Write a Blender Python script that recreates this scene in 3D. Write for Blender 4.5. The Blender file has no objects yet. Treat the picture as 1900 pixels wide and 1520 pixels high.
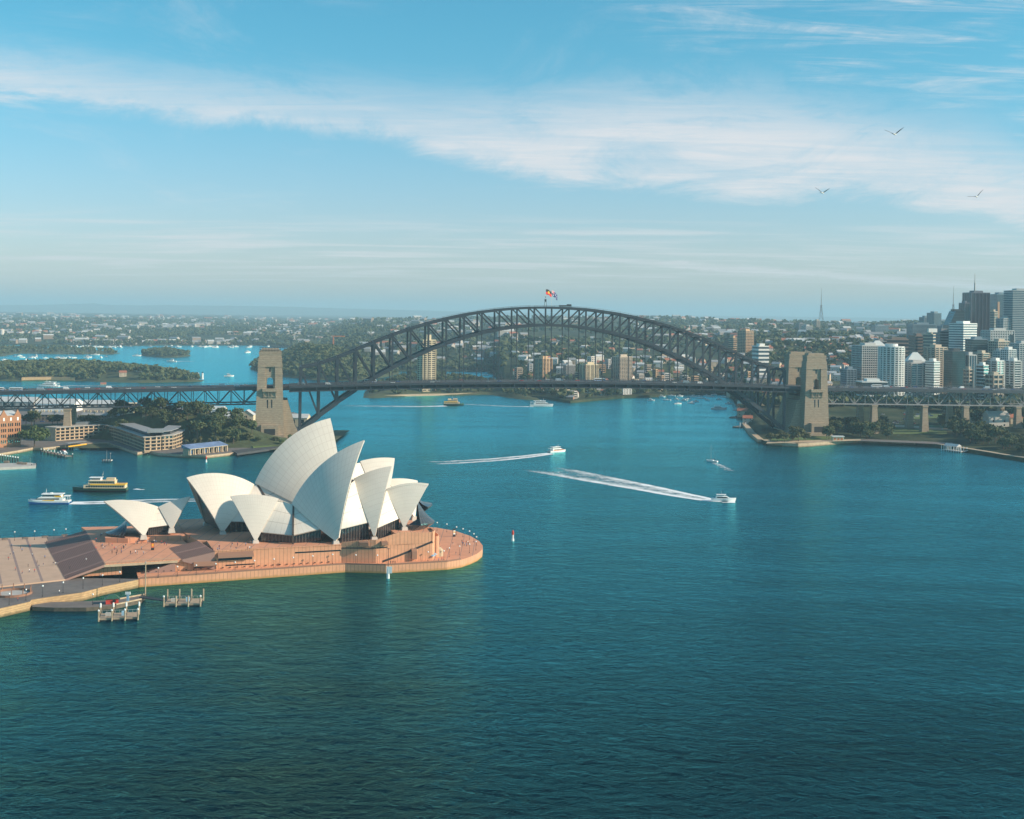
import bpy, bmesh, math, random
from math import sin, cos, pi, sqrt, radians, atan2
from mathutils import Vector, Matrix, noise as mnoise

random.seed(11)
scn = bpy.context.scene
COL = scn.collection

# ------------------------------------------------------------------ camera
FOC, HCAM, YH, ROLL = 2400.0, 126.8, 583.0, 0.012      # focal length in photo pixels, height, horizon row, roll
cam_d = bpy.data.cameras.new("camera")
cam = bpy.data.objects.new("camera", cam_d)
COL.objects.link(cam)
cam.location = (0, 0, HCAM)
cam.rotation_euler = (Matrix.Rotation(radians(90), 4, 'X') @ Matrix.Rotation(ROLL, 4, 'Z')).to_euler()
cam_d.sensor_width = 36.0
cam_d.lens = 36.0 * FOC / 1900.0
cam_d.shift_y = -(760.0 - YH) / 1900.0
cam_d.clip_start = 1.0
cam_d.clip_end = 120000.0
scn.camera = cam

# ------------------------------------------------------------------ sun and sky
SUN_AZ, SUN_EL = radians(-9.0), radians(25.0)          # azimuth counter-clockwise from +X
sun_dir = Vector((cos(SUN_AZ) * cos(SUN_EL), sin(SUN_AZ) * cos(SUN_EL), sin(SUN_EL)))
sun_d = bpy.data.lights.new("sun", 'SUN')
sun_d.energy = 5.0
sun_d.angle = radians(0.5)
sun_d.color = (1.0, 0.82, 0.62)
sun = bpy.data.objects.new("sun", sun_d)
COL.objects.link(sun)
sun.rotation_euler = sun_dir.to_track_quat('Z', 'Y').to_euler()

world = bpy.data.worlds.new("World")
scn.world = world
world.use_nodes = True
scn.view_settings.view_transform = 'Standard'
scn.view_settings.look = 'None'
scn.view_settings.exposure = 0.45
scn.view_settings.gamma = 1.0
scn.cycles.use_denoising = True
scn.cycles.max_bounces = 6
scn.cycles.volume_bounces = 1
scn.cycles.transparent_max_bounces = 12
scn.cycles.use_adaptive_sampling = False


def make_world():
    nt = world.node_tree
    N, L = nt.nodes, nt.links
    N.clear()

    def nd(t, **k):
        n = N.new(t)
        for a, b in k.items():
            setattr(n, a, b)
        return n

    def math_(op, a, b=None, c=None, clamp=False):
        n = nd('ShaderNodeMath', operation=op)
        n.use_clamp = clamp
        for i, v in enumerate((a, b, c)):
            if v is None:
                continue
            if isinstance(v, (int, float)):
                n.inputs[i].default_value = v
            else:
                L.new(v, n.inputs[i])
        return n.outputs[0]

    def smooth(v, a, b):
        n = nd('ShaderNodeMapRange', interpolation_type='SMOOTHSTEP')
        L.new(v, n.inputs[0])
        n.inputs[1].default_value, n.inputs[2].default_value = a, b
        return n.outputs[0]

    tc = nd('ShaderNodeTexCoord')
    sep = nd('ShaderNodeSeparateXYZ')
    L.new(tc.outputs['Generated'], sep.inputs[0])
    dx, dy, dz = sep.outputs
    sky = nd('ShaderNodeTexSky', sky_type='NISHITA')
    sky.sun_disc = False
    sky.sun_elevation = SUN_EL
    sky.sun_rotation = radians(90) - SUN_AZ
    sky.altitude = 100
    sky.air_density = 1.0
    sky.dust_density = SKY_DUST
    sky.ozone_density = 2.0
    tint = nd('ShaderNodeMix', data_type='RGBA', blend_type='MULTIPLY')
    tint.inputs[0].default_value = 1.0
    L.new(sky.outputs[0], tint.inputs[6])
    # clouds: high cirrus on a plane far above, laid out by compass bearing and height above the horizon
    az = math_('DIVIDE', dx, math_('MAXIMUM', dy, 0.05))          # tangent of the bearing from +Y
    el = math_('DIVIDE', dz, math_('MAXIMUM', dy, 0.05))          # tangent of the height
    tm = nd('ShaderNodeMix', data_type='RGBA')
    L.new(smooth(el, 0.0, 0.24), tm.inputs[0])
    tm.inputs[6].default_value = (*SKY_TINT_LOW, 1); tm.inputs[7].default_value = (*SKY_TINT, 1)
    L.new(tm.outputs[2], tint.inputs[7])
    zc = math_('MAXIMUM', math_('ADD', dz, 0.06), 0.03)
    px = math_('DIVIDE', dx, zc)
    py = math_('DIVIDE', dy, zc)
    comb = nd('ShaderNodeCombineXYZ')
    L.new(px, comb.inputs[0])
    L.new(py, comb.inputs[1])

    def nz(scale, rot, sx, sy, detail=8, rough=0.6, dist=0.0, loc=(0, 0, 0)):
        m = nd('ShaderNodeMapping')
        m.inputs['Rotation'].default_value = (0, 0, rot)
        m.inputs['Scale'].default_value = (sx, sy, 1)
        m.inputs['Location'].default_value = loc
        L.new(comb.outputs[0], m.inputs[0])
        t = nd('ShaderNodeTexNoise')
        t.inputs['Scale'].default_value = scale
        t.inputs['Detail'].default_value = detail
        t.inputs['Roughness'].default_value = rough
        t.inputs['Distortion'].default_value = dist
        L.new(m.outputs[0], t.inputs[0])
        return t.outputs[0]

    n1 = nz(1.5, 0.5, 1.0, 0.5, 14, 0.70, 0.6)
    n2 = nz(3.4, -0.62, 0.42, 1.7, 10, 0.68, 0.9, (3, 1, 0))
    n3 = nz(2.2, 0.1, 0.35, 1.2, 9, 0.62, 0.4, (7, 2, 0))
    wob = math_('MULTIPLY', math_('SUBTRACT', n1, 0.5), 0.10)
    elw = math_('ADD', el, wob)

    # the long diagonal streak: height of its centre and half width both change with bearing
    def curve(pts):
        r = nd('ShaderNodeFloatCurve')
        c = r.mapping.curves[0]
        while len(c.points) > 2:
            c.points.remove(c.points[1])
        for i, (x, y) in enumerate(pts):
            if i == 0:
                c.points[0].location = (x, y)
            elif i == len(pts) - 1:
                c.points[len(c.points) - 1].location = (x, y)
            else:
                c.points.new(x, y)
        r.mapping.update()
        t = math_('ADD', math_('DIVIDE', az, 0.9), 0.5, clamp=True)
        L.new(t, r.inputs[1])
        return r.outputs[0]

    def pxpt(px_, py_):
        return ((px_ - 950) / FOC / 0.9 + 0.5, (YH + ROLL * (px_ - 950) - py_) / FOC)
    top = curve([(0, .23)] + [pxpt(*p) for p in ((0, 62), (300, 118), (600, 150), (900, 165), (1250, 140), (1600, 190), (1900, 270))] + [(1, .10)])
    bot = curve([(0, .17)] + [pxpt(*p) for p in ((0, 182), (300, 212), (600, 238), (760, 272), (950, 318), (1250, 350), (1600, 372), (1900, 415))] + [(1, .05)])
    m_top = math_('SUBTRACT', 1.0, smooth(math_('SUBTRACT', elw, top), -0.045, 0.018))
    m_bot = smooth(math_('SUBTRACT', math_('ADD', el, math_('MULTIPLY', wob, 0.45)), bot), -0.010, 0.008)
    band = math_('MULTIPLY', m_top, m_bot)
    band = math_('MULTIPLY', band, smooth(n1, 0.21, 0.58))
    band = math_('MULTIPLY', band, math_('ADD', 0.62, math_('MULTIPLY', smooth(n2, 0.30, 0.70), 0.38)))
    # upper right streaks
    m2 = smooth(math_('ADD', elw, math_('MULTIPLY', az, 0.30)), 0.225, 0.30)
    m2 = math_('MULTIPLY', m2, smooth(az, -0.05, 0.22))
    m2 = math_('MULTIPLY', m2, smooth(n2, 0.40, 0.72))
    m2 = math_('MULTIPLY', m2, smooth(n1, 0.30, 0.62))
    m2 = math_('MULTIPLY', m2, 0.85)
    # thin veil low over the horizon
    lowb = math_('MULTIPLY', smooth(el, 0.012, 0.035), math_('SUBTRACT', 1.0, smooth(el, 0.055, 0.085)))
    lowb = math_('MULTIPLY', lowb, smooth(n3, 0.42, 0.72))
    lowb = math_('MULTIPLY', lowb, 0.75)
    # thin line right of the middle and small puffs at left
    ln = math_('ADD', el, math_('MULTIPLY', az, 0.062))
    d_ = math_('ABSOLUTE', math_('SUBTRACT', math_('ADD', ln, math_('MULTIPLY', wob, 0.12)), 0.0478))
    line = math_('MULTIPLY', math_('SUBTRACT', 1.0, smooth(d_, 0.0010, 0.0040)), smooth(az, 0.06, 0.14))
    line = math_('MULTIPLY', line, math_('ADD', .35, math_('MULTIPLY', smooth(n2, 0.35, 0.65), 0.55)))
    # wide faint mottling everywhere
    veil = math_('MULTIPLY', smooth(n1, 0.50, 0.80), 0.22)
    cov = math_('MAXIMUM', band, m2)
    cov = math_('MAXIMUM', cov, lowb)
    cov = math_('MAXIMUM', cov, line)
    cov = math_('MAXIMUM', cov, veil)
    cov = math_('MULTIPLY', cov, CLOUD_OPAC, clamp=True)
    mix = nd('ShaderNodeMix', data_type='RGBA')
    L.new(cov, mix.inputs[0])
    L.new(tint.outputs[2], mix.inputs[6])
    mix.inputs[7].default_value = (*CLOUD_COL, 1)
    bg = nd('ShaderNodeBackground')
    bg.inputs[1].default_value = SKY_STRENGTH
    L.new(mix.outputs[2], bg.inputs[0])
    out = nd('ShaderNodeOutputWorld')
    L.new(bg.outputs[0], out.inputs[0])


SKY_STRENGTH = 0.09
SKY_TINT = (0.47, 1.20, 1.24)
SKY_TINT_LOW = (1.06, 1.06, 1.26)
SKY_DUST = 0.6
CLOUD_COL = (6.9, 6.75, 6.85)
CLOUD_OPAC = 0.95
make_world()
HAZE_DENSITY, HAZE_COL = 7.6e-5, (0.50, 0.75, 0.90)


# ------------------------------------------------------------------ picture <-> place
CR, SR = cos(ROLL), sin(ROLL)


def ray(px, py):
    du, dv = px - 950.0, py - YH
    return Vector(((du * CR + dv * SR) / FOC, 1.0, -(-du * SR + dv * CR) / FOC))


def G(px, py, z=0.0):
    """point of the place at height z that the photo shows at this pixel"""
    d = ray(px, py)
    return Vector((0, 0, HCAM)) + d * ((z - HCAM) / d.z)


def AT(px, py, Y):
    return Vector((0, 0, HCAM)) + ray(px, py) * Y


def on_plane(px, py, o, n):
    d = ray(px, py)
    C = Vector((0, 0, HCAM))
    return C + d * ((o - C).dot(n) / d.dot(n))


def V(*a):
    return Vector(a)


def lerp(a, b, t):
    return a + (b - a) * t


def interp(tab, x):
    if x <= tab[0][0]:
        return tab[0][1]
    for (x0, y0), (x1, y1) in zip(tab, tab[1:]):
        if x <= x1:
            return y0 + (y1 - y0) * (x - x0) / (x1 - x0)
    return tab[-1][1]


def sstep(t):
    t = max(0.0, min(1.0, t))
    return t * t * (3 - 2 * t)


# ------------------------------------------------------------------ materials
MATS = {}


def new_mat(name):
    m = bpy.data.materials.new(name)
    m.use_nodes = True
    nt = m.node_tree
    return m, nt, nt.nodes, nt.links, nt.nodes['Principled BSDF']


def mat(name, col, rough=0.6, metal=0.0, var=0.12, scale=0.5, bump=0.0, spec=0.5, col2=None, stretch=(1, 1, 1), detail=6):
    """plain material with broken-up colour"""
    if name in MATS:
        return MATS[name]
    m, nt, N, L, b = new_mat(name)
    b.inputs['Roughness'].default_value = rough
    b.inputs['Metallic'].default_value = metal
    b.inputs['Specular IOR Level'].default_value = spec
    tc = N.new('ShaderNodeTexCoord')
    mp = N.new('ShaderNodeMapping')
    mp.inputs['Scale'].default_value = stretch
    L.new(tc.outputs['Object'], mp.inputs[0])
    t = N.new('ShaderNodeTexNoise')
    t.inputs['Scale'].default_value = scale
    t.inputs['Detail'].default_value = detail
    t.inputs['Roughness'].default_value = 0.65
    L.new(mp.outputs[0], t.inputs[0])
    r = N.new('ShaderNodeMapRange')
    r.inputs[1].default_value, r.inputs[2].default_value = 0.3, 0.7
    L.new(t.outputs[0], r.inputs[0])
    mx = N.new('ShaderNodeMix')
    mx.data_type = 'RGBA'
    L.new(r.outputs[0], mx.inputs[0])
    c2 = col2 or tuple(min(1, c * (1 + var)) for c in col)
    c1 = col if col2 else tuple(c * (1 - var) for c in col)
    mx.inputs[6].default_value = (*c1, 1)
    mx.inputs[7].default_value = (*c2, 1)
    L.new(mx.outputs[2], b.inputs['Base Color'])
    if bump:
        bp = N.new('ShaderNodeBump')
        bp.inputs['Strength'].default_value = bump
        bp.inputs['Distance'].default_value = 0.3
        L.new(t.outputs[0], bp.inputs['Height'])
        L.new(bp.outputs[0], b.inputs['Normal'])
    MATS[name] = m
    return m


def add_lines(m, axis_scale, width, dark, coord='UV', offs=(0, 0), ax=(0, 1)):
    """thin joint lines over a material; axis_scale = lines per unit in u and v of the coordinate"""
    nt = m.node_tree
    N, L = nt.nodes, nt.links
    b = N['Principled BSDF']
    src = b.inputs['Base Color'].links[0].from_socket
    tc = N.new('ShaderNodeTexCoord')
    sp = N.new('ShaderNodeSeparateXYZ')
    L.new(tc.outputs[coord], sp.inputs[0])
    acc = None
    for i in (0, 1):
        if not axis_scale[i]:
            continue
        a = N.new('ShaderNodeMath'); a.operation = 'MULTIPLY_ADD'
        L.new(sp.outputs[ax[i]], a.inputs[0]); a.inputs[1].default_value = axis_scale[i]; a.inputs[2].default_value = offs[i]
        f = N.new('ShaderNodeMath'); f.operation = 'FRACT'
        L.new(a.outputs[0], f.inputs[0])
        g = N.new('ShaderNodeMath'); g.operation = 'LESS_THAN'
        L.new(f.outputs[0], g.inputs[0]); g.inputs[1].default_value = width[i]
        if acc is None:
            acc = g.outputs[0]
        else:
            mm = N.new('ShaderNodeMath'); mm.operation = 'MAXIMUM'
            L.new(acc, mm.inputs[0]); L.new(g.outputs[0], mm.inputs[1]); acc = mm.outputs[0]
    mx = N.new('ShaderNodeMix'); mx.data_type = 'RGBA'
    L.new(acc, mx.inputs[0]); L.new(src, mx.inputs[6])
    mx.inputs[7].default_value = (*dark, 1)
    L.new(mx.outputs[2], b.inputs['Base Color'])
    return m


# ------------------------------------------------------------------ mesh builder
class MB:
    def __init__(self):
        self.v, self.f, self.m, self.uv = [], [], [], []

    def add(self, verts, faces, mi=0, uvs=None):
        o = len(self.v)
        self.v.extend([tuple(p) for p in verts])
        for k, f in enumerate(faces):
            self.f.append([i + o for i in f])
            self.m.append(mi)
            self.uv.append(uvs[k] if uvs else None)
        return self

    def quad(self, a, b, c, d, mi=0, uv=None):
        return self.add([a, b, c, d], [(0, 1, 2, 3)], mi, [uv] if uv else None)

    def box(self, c, s, rz=0.0, mi=0):
        """c = centre of the base, s = size"""
        cr, sr = cos(rz), sin(rz)
        vs = []
        for z in (0, s[2]):
            for x, y in ((-.5, -.5), (.5, -.5), (.5, .5), (-.5, .5)):
                X, Y = x * s[0], y * s[1]
                vs.append((c[0] + X * cr - Y * sr, c[1] + X * sr + Y * cr, c[2] + z))
        return self.add(vs, [(3, 2, 1, 0), (4, 5, 6, 7), (0, 1, 5, 4), (1, 2, 6, 5), (2, 3, 7, 6), (3, 0, 4, 7)], mi)

    def frustum(self, c, s0, s1, h, rz=0.0, mi=0):
        cr, sr = cos(rz), sin(rz)
        vs = []
        for z, s in ((0, s0), (h, s1)):
            for x, y in ((-.5, -.5), (.5, -.5), (.5, .5), (-.5, .5)):
                X, Y = x * s[0], y * s[1]
                vs.append((c[0] + X * cr - Y * sr, c[1] + X * sr + Y * cr, c[2] + z))
        return self.add(vs, [(3, 2, 1, 0), (4, 5, 6, 7), (0, 1, 5, 4), (1, 2, 6, 5), (2, 3, 7, 6), (3, 0, 4, 7)], mi)

    def prism(self, poly, z0, z1, mi=0, cap=None):
        """vertical prism over a ground polygon; z0/z1 numbers or lists"""
        n = len(poly)
        a = sum(poly[i][0] * poly[(i + 1) % n][1] - poly[(i + 1) % n][0] * poly[i][1] for i in range(n))
        if a < 0:
            poly = poly[::-1]
            if isinstance(z0, (list, tuple)): z0 = z0[::-1]
            if isinstance(z1, (list, tuple)): z1 = z1[::-1]
        za = z0 if isinstance(z0, (list, tuple)) else [z0] * n
        zb = z1 if isinstance(z1, (list, tuple)) else [z1] * n
        vs = [(p[0], p[1], za[i]) for i, p in enumerate(poly)] + [(p[0], p[1], zb[i]) for i, p in enumerate(poly)]
        acc = 0.0
        fs, uv = [], []
        for i in range(n):
            j = (i + 1) % n
            l = math.hypot(poly[j][0] - poly[i][0], poly[j][1] - poly[i][1])
            fs.append((i, j, j + n, i + n))
            uv.append([(acc, za[i]), (acc + l, za[j]), (acc + l, zb[j]), (acc, zb[i])])
            acc += l
        self.add(vs, fs, mi, uv)
        from mathutils.geometry import tessellate_polygon
        tri = tessellate_polygon([[Vector((p[0], p[1], 0)) for p in poly]])
        top, uvt = [], []
        bot = []
        for t in tri:
            t = list(t)
            A = [poly[i] for i in t]
            s = (A[1][0] - A[0][0]) * (A[2][1] - A[0][1]) - (A[2][0] - A[0][0]) * (A[1][1] - A[0][1])
            if s < 0: t = t[::-1]
            top.append([i + n for i in t]); uvt.append([(poly[i][0], poly[i][1]) for i in t])
            bot.append(t[::-1])
        o = len(self.v) - 2 * n
        ci = mi if cap is None else cap
        for t, u in zip(top, uvt):
            self.f.append([i + o for i in t]); self.m.append(ci); self.uv.append(u)
        for t in bot:
            self.f.append([i + o for i in t]); self.m.append(mi); self.uv.append(None)
        return self

    def beam(self, p, q, w, h, mi=0, up=None):
        p, q = Vector(p), Vector(q)
        d = (q - p).normalized()
        u = Vector(up) if up is not None else (Vector((0, 0, 1)) if abs(d.z) < 0.95 else Vector((1, 0, 0)))
        s = d.cross(u).normalized() * (w / 2)
        t = s.cross(d).normalized() * (h / 2)
        vs = [p - s - t, p + s - t, p + s + t, p - s + t, q - s - t, q + s - t, q + s + t, q - s + t]
        return self.add(vs, [(0, 1, 2, 3), (7, 6, 5, 4), (0, 4, 5, 1), (1, 5, 6, 2), (2, 6, 7, 3), (3, 7, 4, 0)], mi)

    def tube(self, p, q, r0, r1=None, n=6, mi=0, caps=True):
        p, q = Vector(p), Vector(q)
        r1 = r0 if r1 is None else r1
        d = (q - p).normalized()
        u = Vector((0, 0, 1)) if abs(d.z) < 0.9 else Vector((1, 0, 0))
        s = d.cross(u).normalized(); t = s.cross(d)
        vs = []
        for P_, r in ((p, r0), (q, r1)):
            for i in range(n):
                a = 2 * pi * i / n
                vs.append(P_ + (s * cos(a) + t * sin(a)) * r)
        fs = [(i, i + n, (i + 1) % n + n, (i + 1) % n) for i in range(n)]
        if caps:
            fs += [tuple(range(n)), tuple(range(2 * n - 1, n - 1, -1))]
        return self.add(vs, fs, mi)

    def lathe(self, c, prof, n=10, mi=0):
        vs = []
        for r, z in prof:
            for i in range(n):
                a = 2 * pi * i / n
                vs.append((c[0] + r * cos(a), c[1] + r * sin(a), c[2] + z))
        fs = []
        for k in range(len(prof) - 1):
            for i in range(n):
                j = (i + 1) % n
                fs.append((k * n + i, k * n + j, (k + 1) * n + j, (k + 1) * n + i))
        fs.append(tuple(range(n))[::-1]); fs.append(tuple((len(prof) - 1) * n + i for i in range(n)))
        return self.add(vs, fs, mi)

    def grid(self, rows, mi=0, uv=None, flip=False):
        """rows: list of lists of points"""
        n, m_ = len(rows), len(rows[0])
        vs = [p for r in rows for p in r]
        fs, us = [], []
        for i in range(n - 1):
            for j in range(m_ - 1):
                q = [(i, j), (i, j + 1), (i + 1, j + 1), (i + 1, j)]
                if flip: q = q[::-1]
                fs.append([a * m_ + b for a, b in q])
                if uv: us.append([uv[a][b] for a, b in q])
        return self.add(vs, fs, mi, us if uv else None)

    def build(self, name, mats, parent=None, smooth=False, local=False):
        if not isinstance(mats, (list, tuple)): mats = [mats]
        me = bpy.data.meshes.new(name)
        vs = self.v
        if parent is not None and not local:
            o = world_loc(parent)
            vs = [(p[0] - o[0], p[1] - o[1], p[2] - o[2]) for p in vs]
        me.from_pydata(vs, [], self.f)
        for m in mats: me.materials.append(m)
        me.polygons.foreach_set('material_index', self.m)
        if any(u for u in self.uv):
            l = me.uv_layers.new(name='UVMap')
            k = 0
            flat = []
            for f, u in zip(self.f, self.uv):
                for i in range(len(f)):
                    flat.extend(u[i] if u else (0.0, 0.0))
            l.data.foreach_set('uv', flat)
        if smooth:
            me.polygons.foreach_set('use_smooth', [True] * len(me.polygons))
        me.update()
        ob = bpy.data.objects.new(name, me)
        COL.objects.link(ob)
        if parent is not None: ob.parent = parent
        return ob


def world_loc(o):
    p = Vector((0, 0, 0))
    while o is not None:
        p += o.location
        o = o.parent
    return p


def tag(o, label=None, cat=None, group=None, kind=None):
    if label: o['label'] = label
    if cat: o['category'] = cat
    if group: o['group'] = group
    if kind: o['kind'] = kind
    return o


def thing(name, label, cat, loc=(0, 0, 0), rz=0.0, group=None):
    o = bpy.data.objects.new(name, None)
    o.empty_display_size = 0.5
    COL.objects.link(o)
    o.location = loc
    o.rotation_euler = (0, 0, rz)
    return tag(o, label, cat, group)


KIDS = {}


def copy_tree(o, parent=None):
    c = o.copy()
    COL.objects.link(c)
    c.parent = parent
    for ch in list(o.children):
        copy_tree(ch, c)
    return c


def place(proto, loc, rz=0.0, label=None, group=None, first=[], s=None):
    """use the prototype itself the first time, then copies of it and its parts"""
    if proto.name in KIDS:
        o = copy_tree(proto)
    else:
        KIDS[proto.name] = 1
        o = proto
    o.location = loc
    o.rotation_euler = (0, 0, rz)
    if s: o.scale = (s, s, s) if isinstance(s, (int, float)) else s
    if label: o['label'] = label
    if group: o['group'] = group
    return o
# ------------------------------------------------------------------ named materials
M_TILE = mat('shell_tiles', (0.67, 0.61, 0.53), rough=0.38, var=0.05, scale=0.12)
M_RIM = mat('shell_concrete', (0.56, 0.50, 0.44), rough=0.7, var=0.10, scale=0.4)
M_GRANITE = mat('pink_granite', (0.64, 0.31, 0.175), rough=0.75, var=0.13, scale=0.22)
M_PAVE = mat('granite_paving', (0.62, 0.285, 0.165), rough=0.8, var=0.12, scale=0.16)
M_STAIR = mat('granite_steps', (0.20, 0.125, 0.105), rough=0.8, var=0.12, scale=0.3)
M_GLASS = mat('dark_glass', (0.012, 0.016, 0.02), rough=0.12, var=0.3, scale=0.3, spec=0.7)
M_BRONZE = mat('bronze_mullions', (0.10, 0.075, 0.06), rough=0.45, metal=0.3)
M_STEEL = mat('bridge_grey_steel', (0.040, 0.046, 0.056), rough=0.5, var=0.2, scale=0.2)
M_STEEL2 = mat('bridge_rail_steel', (0.125, 0.13, 0.14), rough=0.55, var=0.2, scale=0.3)
M_STONE = mat('tower_granite', (0.35, 0.27, 0.19), rough=0.85, var=0.2, scale=0.35, bump=0.4, stretch=(1, 1, 2.2))
M_ROAD = mat('asphalt', (0.055, 0.055, 0.058), rough=0.85, var=0.2, scale=0.2)
M_QUAYROAD = mat('grey_quay_paving', (0.15, 0.13, 0.12), rough=0.85, var=0.2, scale=0.14)
M_SAND = mat('sandstone', (0.44, 0.29, 0.15), rough=0.85, var=0.25, scale=0.5, bump=0.3, stretch=(1, 1, 2.5))
M_SANDL = mat('pale_sandstone', (0.46, 0.35, 0.235), rough=0.85, var=0.2, scale=0.4)
M_WHITE = mat('white_paint', (0.80, 0.80, 0.78), rough=0.45, var=0.05)
M_CREAM = mat('cream_paint', (0.68, 0.56, 0.38), rough=0.6, var=0.08)
M_BRICK = mat('red_brown_brick', (0.36, 0.17, 0.085), rough=0.85, var=0.2, scale=0.8)
M_YELLOW = mat('ochre_render', (0.58, 0.36, 0.12), rough=0.8, var=0.12, scale=0.5)
M_ROOFGREY = mat('grey_roofing', (0.27, 0.28, 0.29), rough=0.65, var=0.15, scale=0.3)
M_ROOFPALE = mat('pale_metal_roofing', (0.52, 0.53, 0.52), rough=0.5, var=0.15, scale=0.2)
M_ROOFRED = mat('terracotta_roofing', (0.36, 0.13, 0.075), rough=0.8, var=0.2, scale=0.4)
M_CONC = mat('pale_concrete', (0.42, 0.40, 0.37), rough=0.8, var=0.15, scale=0.3)
M_TIMBER = mat('grey_timber', (0.22, 0.17, 0.13), rough=0.85, var=0.3, scale=0.8)
M_DARK = mat('black_fender', (0.02, 0.02, 0.022), rough=0.7, var=0.2)
M_RED = mat('red_paint', (0.55, 0.05, 0.03), rough=0.5)
M_ORANGE = mat('orange_paint', (0.68, 0.19, 0.06), rough=0.5)
M_GREENP = mat('dark_green_paint', (0.03, 0.10, 0.065), rough=0.45)
M_FERRYCREAM = mat('ferry_cream_paint', (0.72, 0.53, 0.33), rough=0.5, var=0.06)
M_FERRYYEL = mat('ferry_yellow_paint', (0.80, 0.44, 0.03), rough=0.45, var=0.06)
M_BLUEP = mat('ferry_blue_paint', (0.03, 0.17, 0.45), rough=0.4, var=0.06)
M_NAVY = mat('navy_paint', (0.03, 0.04, 0.09), rough=0.5)
M_BLACKP = mat('black_cloth', (0.02, 0.02, 0.025), rough=0.7)
M_SKIN = mat('skin', (0.45, 0.26, 0.17), rough=0.6)
M_DENIM = mat('denim_cloth', (0.05, 0.07, 0.14), rough=0.8)
M_TRUNK = mat('bark', (0.11, 0.085, 0.065), rough=0.9, var=0.3, scale=1.5)
M_TILE_LINES = add_lines(M_TILE, (18, 13), (0.07, 0.05), (0.56, 0.49, 0.415))
add_lines(M_GRANITE, (0.55, 0), (0.09, 0), (0.27, 0.14, 0.09))
add_lines(M_STAIR, (1.4, 0), (0.36, 0), (0.10, 0.06, 0.05))


def leaf_mat(name, c1, c2):
    """foliage whose colour differs from clump to clump"""
    m, nt, N, L, b = new_mat(name)
    b.inputs['Roughness'].default_value = 0.75
    b.inputs['Specular IOR Level'].default_value = 0.25
    g = N.new('ShaderNodeNewGeometry')
    oi = N.new('ShaderNodeObjectInfo')
    ad = N.new('ShaderNodeMath'); ad.operation = 'MULTIPLY_ADD'
    L.new(g.outputs['Random Per Island'], ad.inputs[0]); ad.inputs[1].default_value = 0.65
    m2 = N.new('ShaderNodeMath'); m2.operation = 'MULTIPLY'
    L.new(oi.outputs['Random'], m2.inputs[0]); m2.inputs[1].default_value = 0.35
    L.new(m2.outputs[0], ad.inputs[2])
    mx = N.new('ShaderNodeMix'); mx.data_type = 'RGBA'
    L.new(ad.outputs[0], mx.inputs[0])
    mx.inputs[6].default_value = (*c1, 1); mx.inputs[7].default_value = (*c2, 1)
    L.new(mx.outputs[2], b.inputs['Base Color'])
    MATS[name] = m
    return m


M_LEAF = leaf_mat('fig_foliage', (0.026, 0.044, 0.018), (0.105, 0.12, 0.045))
M_LEAF2 = leaf_mat('olive_foliage', (0.050, 0.055, 0.020), (0.12, 0.115, 0.045))
M_LEAF3 = leaf_mat('bright_foliage', (0.055, 0.085, 0.025), (0.12, 0.15, 0.05))
M_GRASS = mat('lawn_grass', (0.085, 0.13, 0.03), rough=0.9, var=0.3, scale=0.12)

add_lines(M_STONE, (0.55, 0), (0.10, 0), (0.21, 0.15, 0.10), coord='Object', ax=(2, 0))

M_SEAGRAN = mat('sea_wall_granite', (0.64, 0.31, 0.175), rough=0.75, var=0.13, scale=0.22)
add_lines(M_SEAGRAN, (0.55, 0), (0.09, 0), (0.27, 0.14, 0.09))


def tide_mark(m, z0, z1, col):
    """stain of weed and rust along the waterline of a wall built in place"""
    N, L = m.node_tree.nodes, m.node_tree.links
    b = N['Principled BSDF']; src = b.inputs['Base Color'].links[0].from_socket
    tc = N.new('ShaderNodeTexCoord'); sp = N.new('ShaderNodeSeparateXYZ'); L.new(tc.outputs['Object'], sp.inputs[0])
    nz = N.new('ShaderNodeTexNoise'); nz.inputs['Scale'].default_value = .45; nz.inputs['Detail'].default_value = 5; L.new(tc.outputs['Object'], nz.inputs[0])
    a = N.new('ShaderNodeMath'); a.operation = 'MULTIPLY_ADD'; L.new(nz.outputs[0], a.inputs[0]); a.inputs[1].default_value = -1.6; L.new(sp.outputs[2], a.inputs[2])
    r = N.new('ShaderNodeMapRange'); L.new(a.outputs[0], r.inputs[0]); r.inputs[1].default_value = z0 - .8; r.inputs[2].default_value = z1 - .8; r.inputs[3].default_value = .85; r.inputs[4].default_value = 0
    mx = N.new('ShaderNodeMix'); mx.data_type = 'RGBA'; L.new(r.outputs[0], mx.inputs[0]); L.new(src, mx.inputs[6]); mx.inputs[7].default_value = (*col, 1)
    L.new(mx.outputs[2], b.inputs['Base Color'])


M_SEASTONE = mat('sea_wall_sandstone', (0.46, 0.35, 0.235), rough=0.85, var=0.25, scale=0.4, bump=.3, stretch=(1, 1, 2.5))
add_lines(M_SEASTONE, (0.9, 0), (0.10, 0), (0.22, 0.15, 0.09), coord='Object', ax=(2, 0))
add_lines(M_SAND, (1.1, 0), (0.12, 0), (0.22, 0.13, 0.06), coord='Object', ax=(2, 0))
tide_mark(M_SEAGRAN, .2, 1.3, (.42, .21, .05))
tide_mark(M_SAND, .4, 1.4, (.10, .075, .03))
tide_mark(M_SEASTONE, .4, 1.5, (.12, .09, .045))
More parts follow.
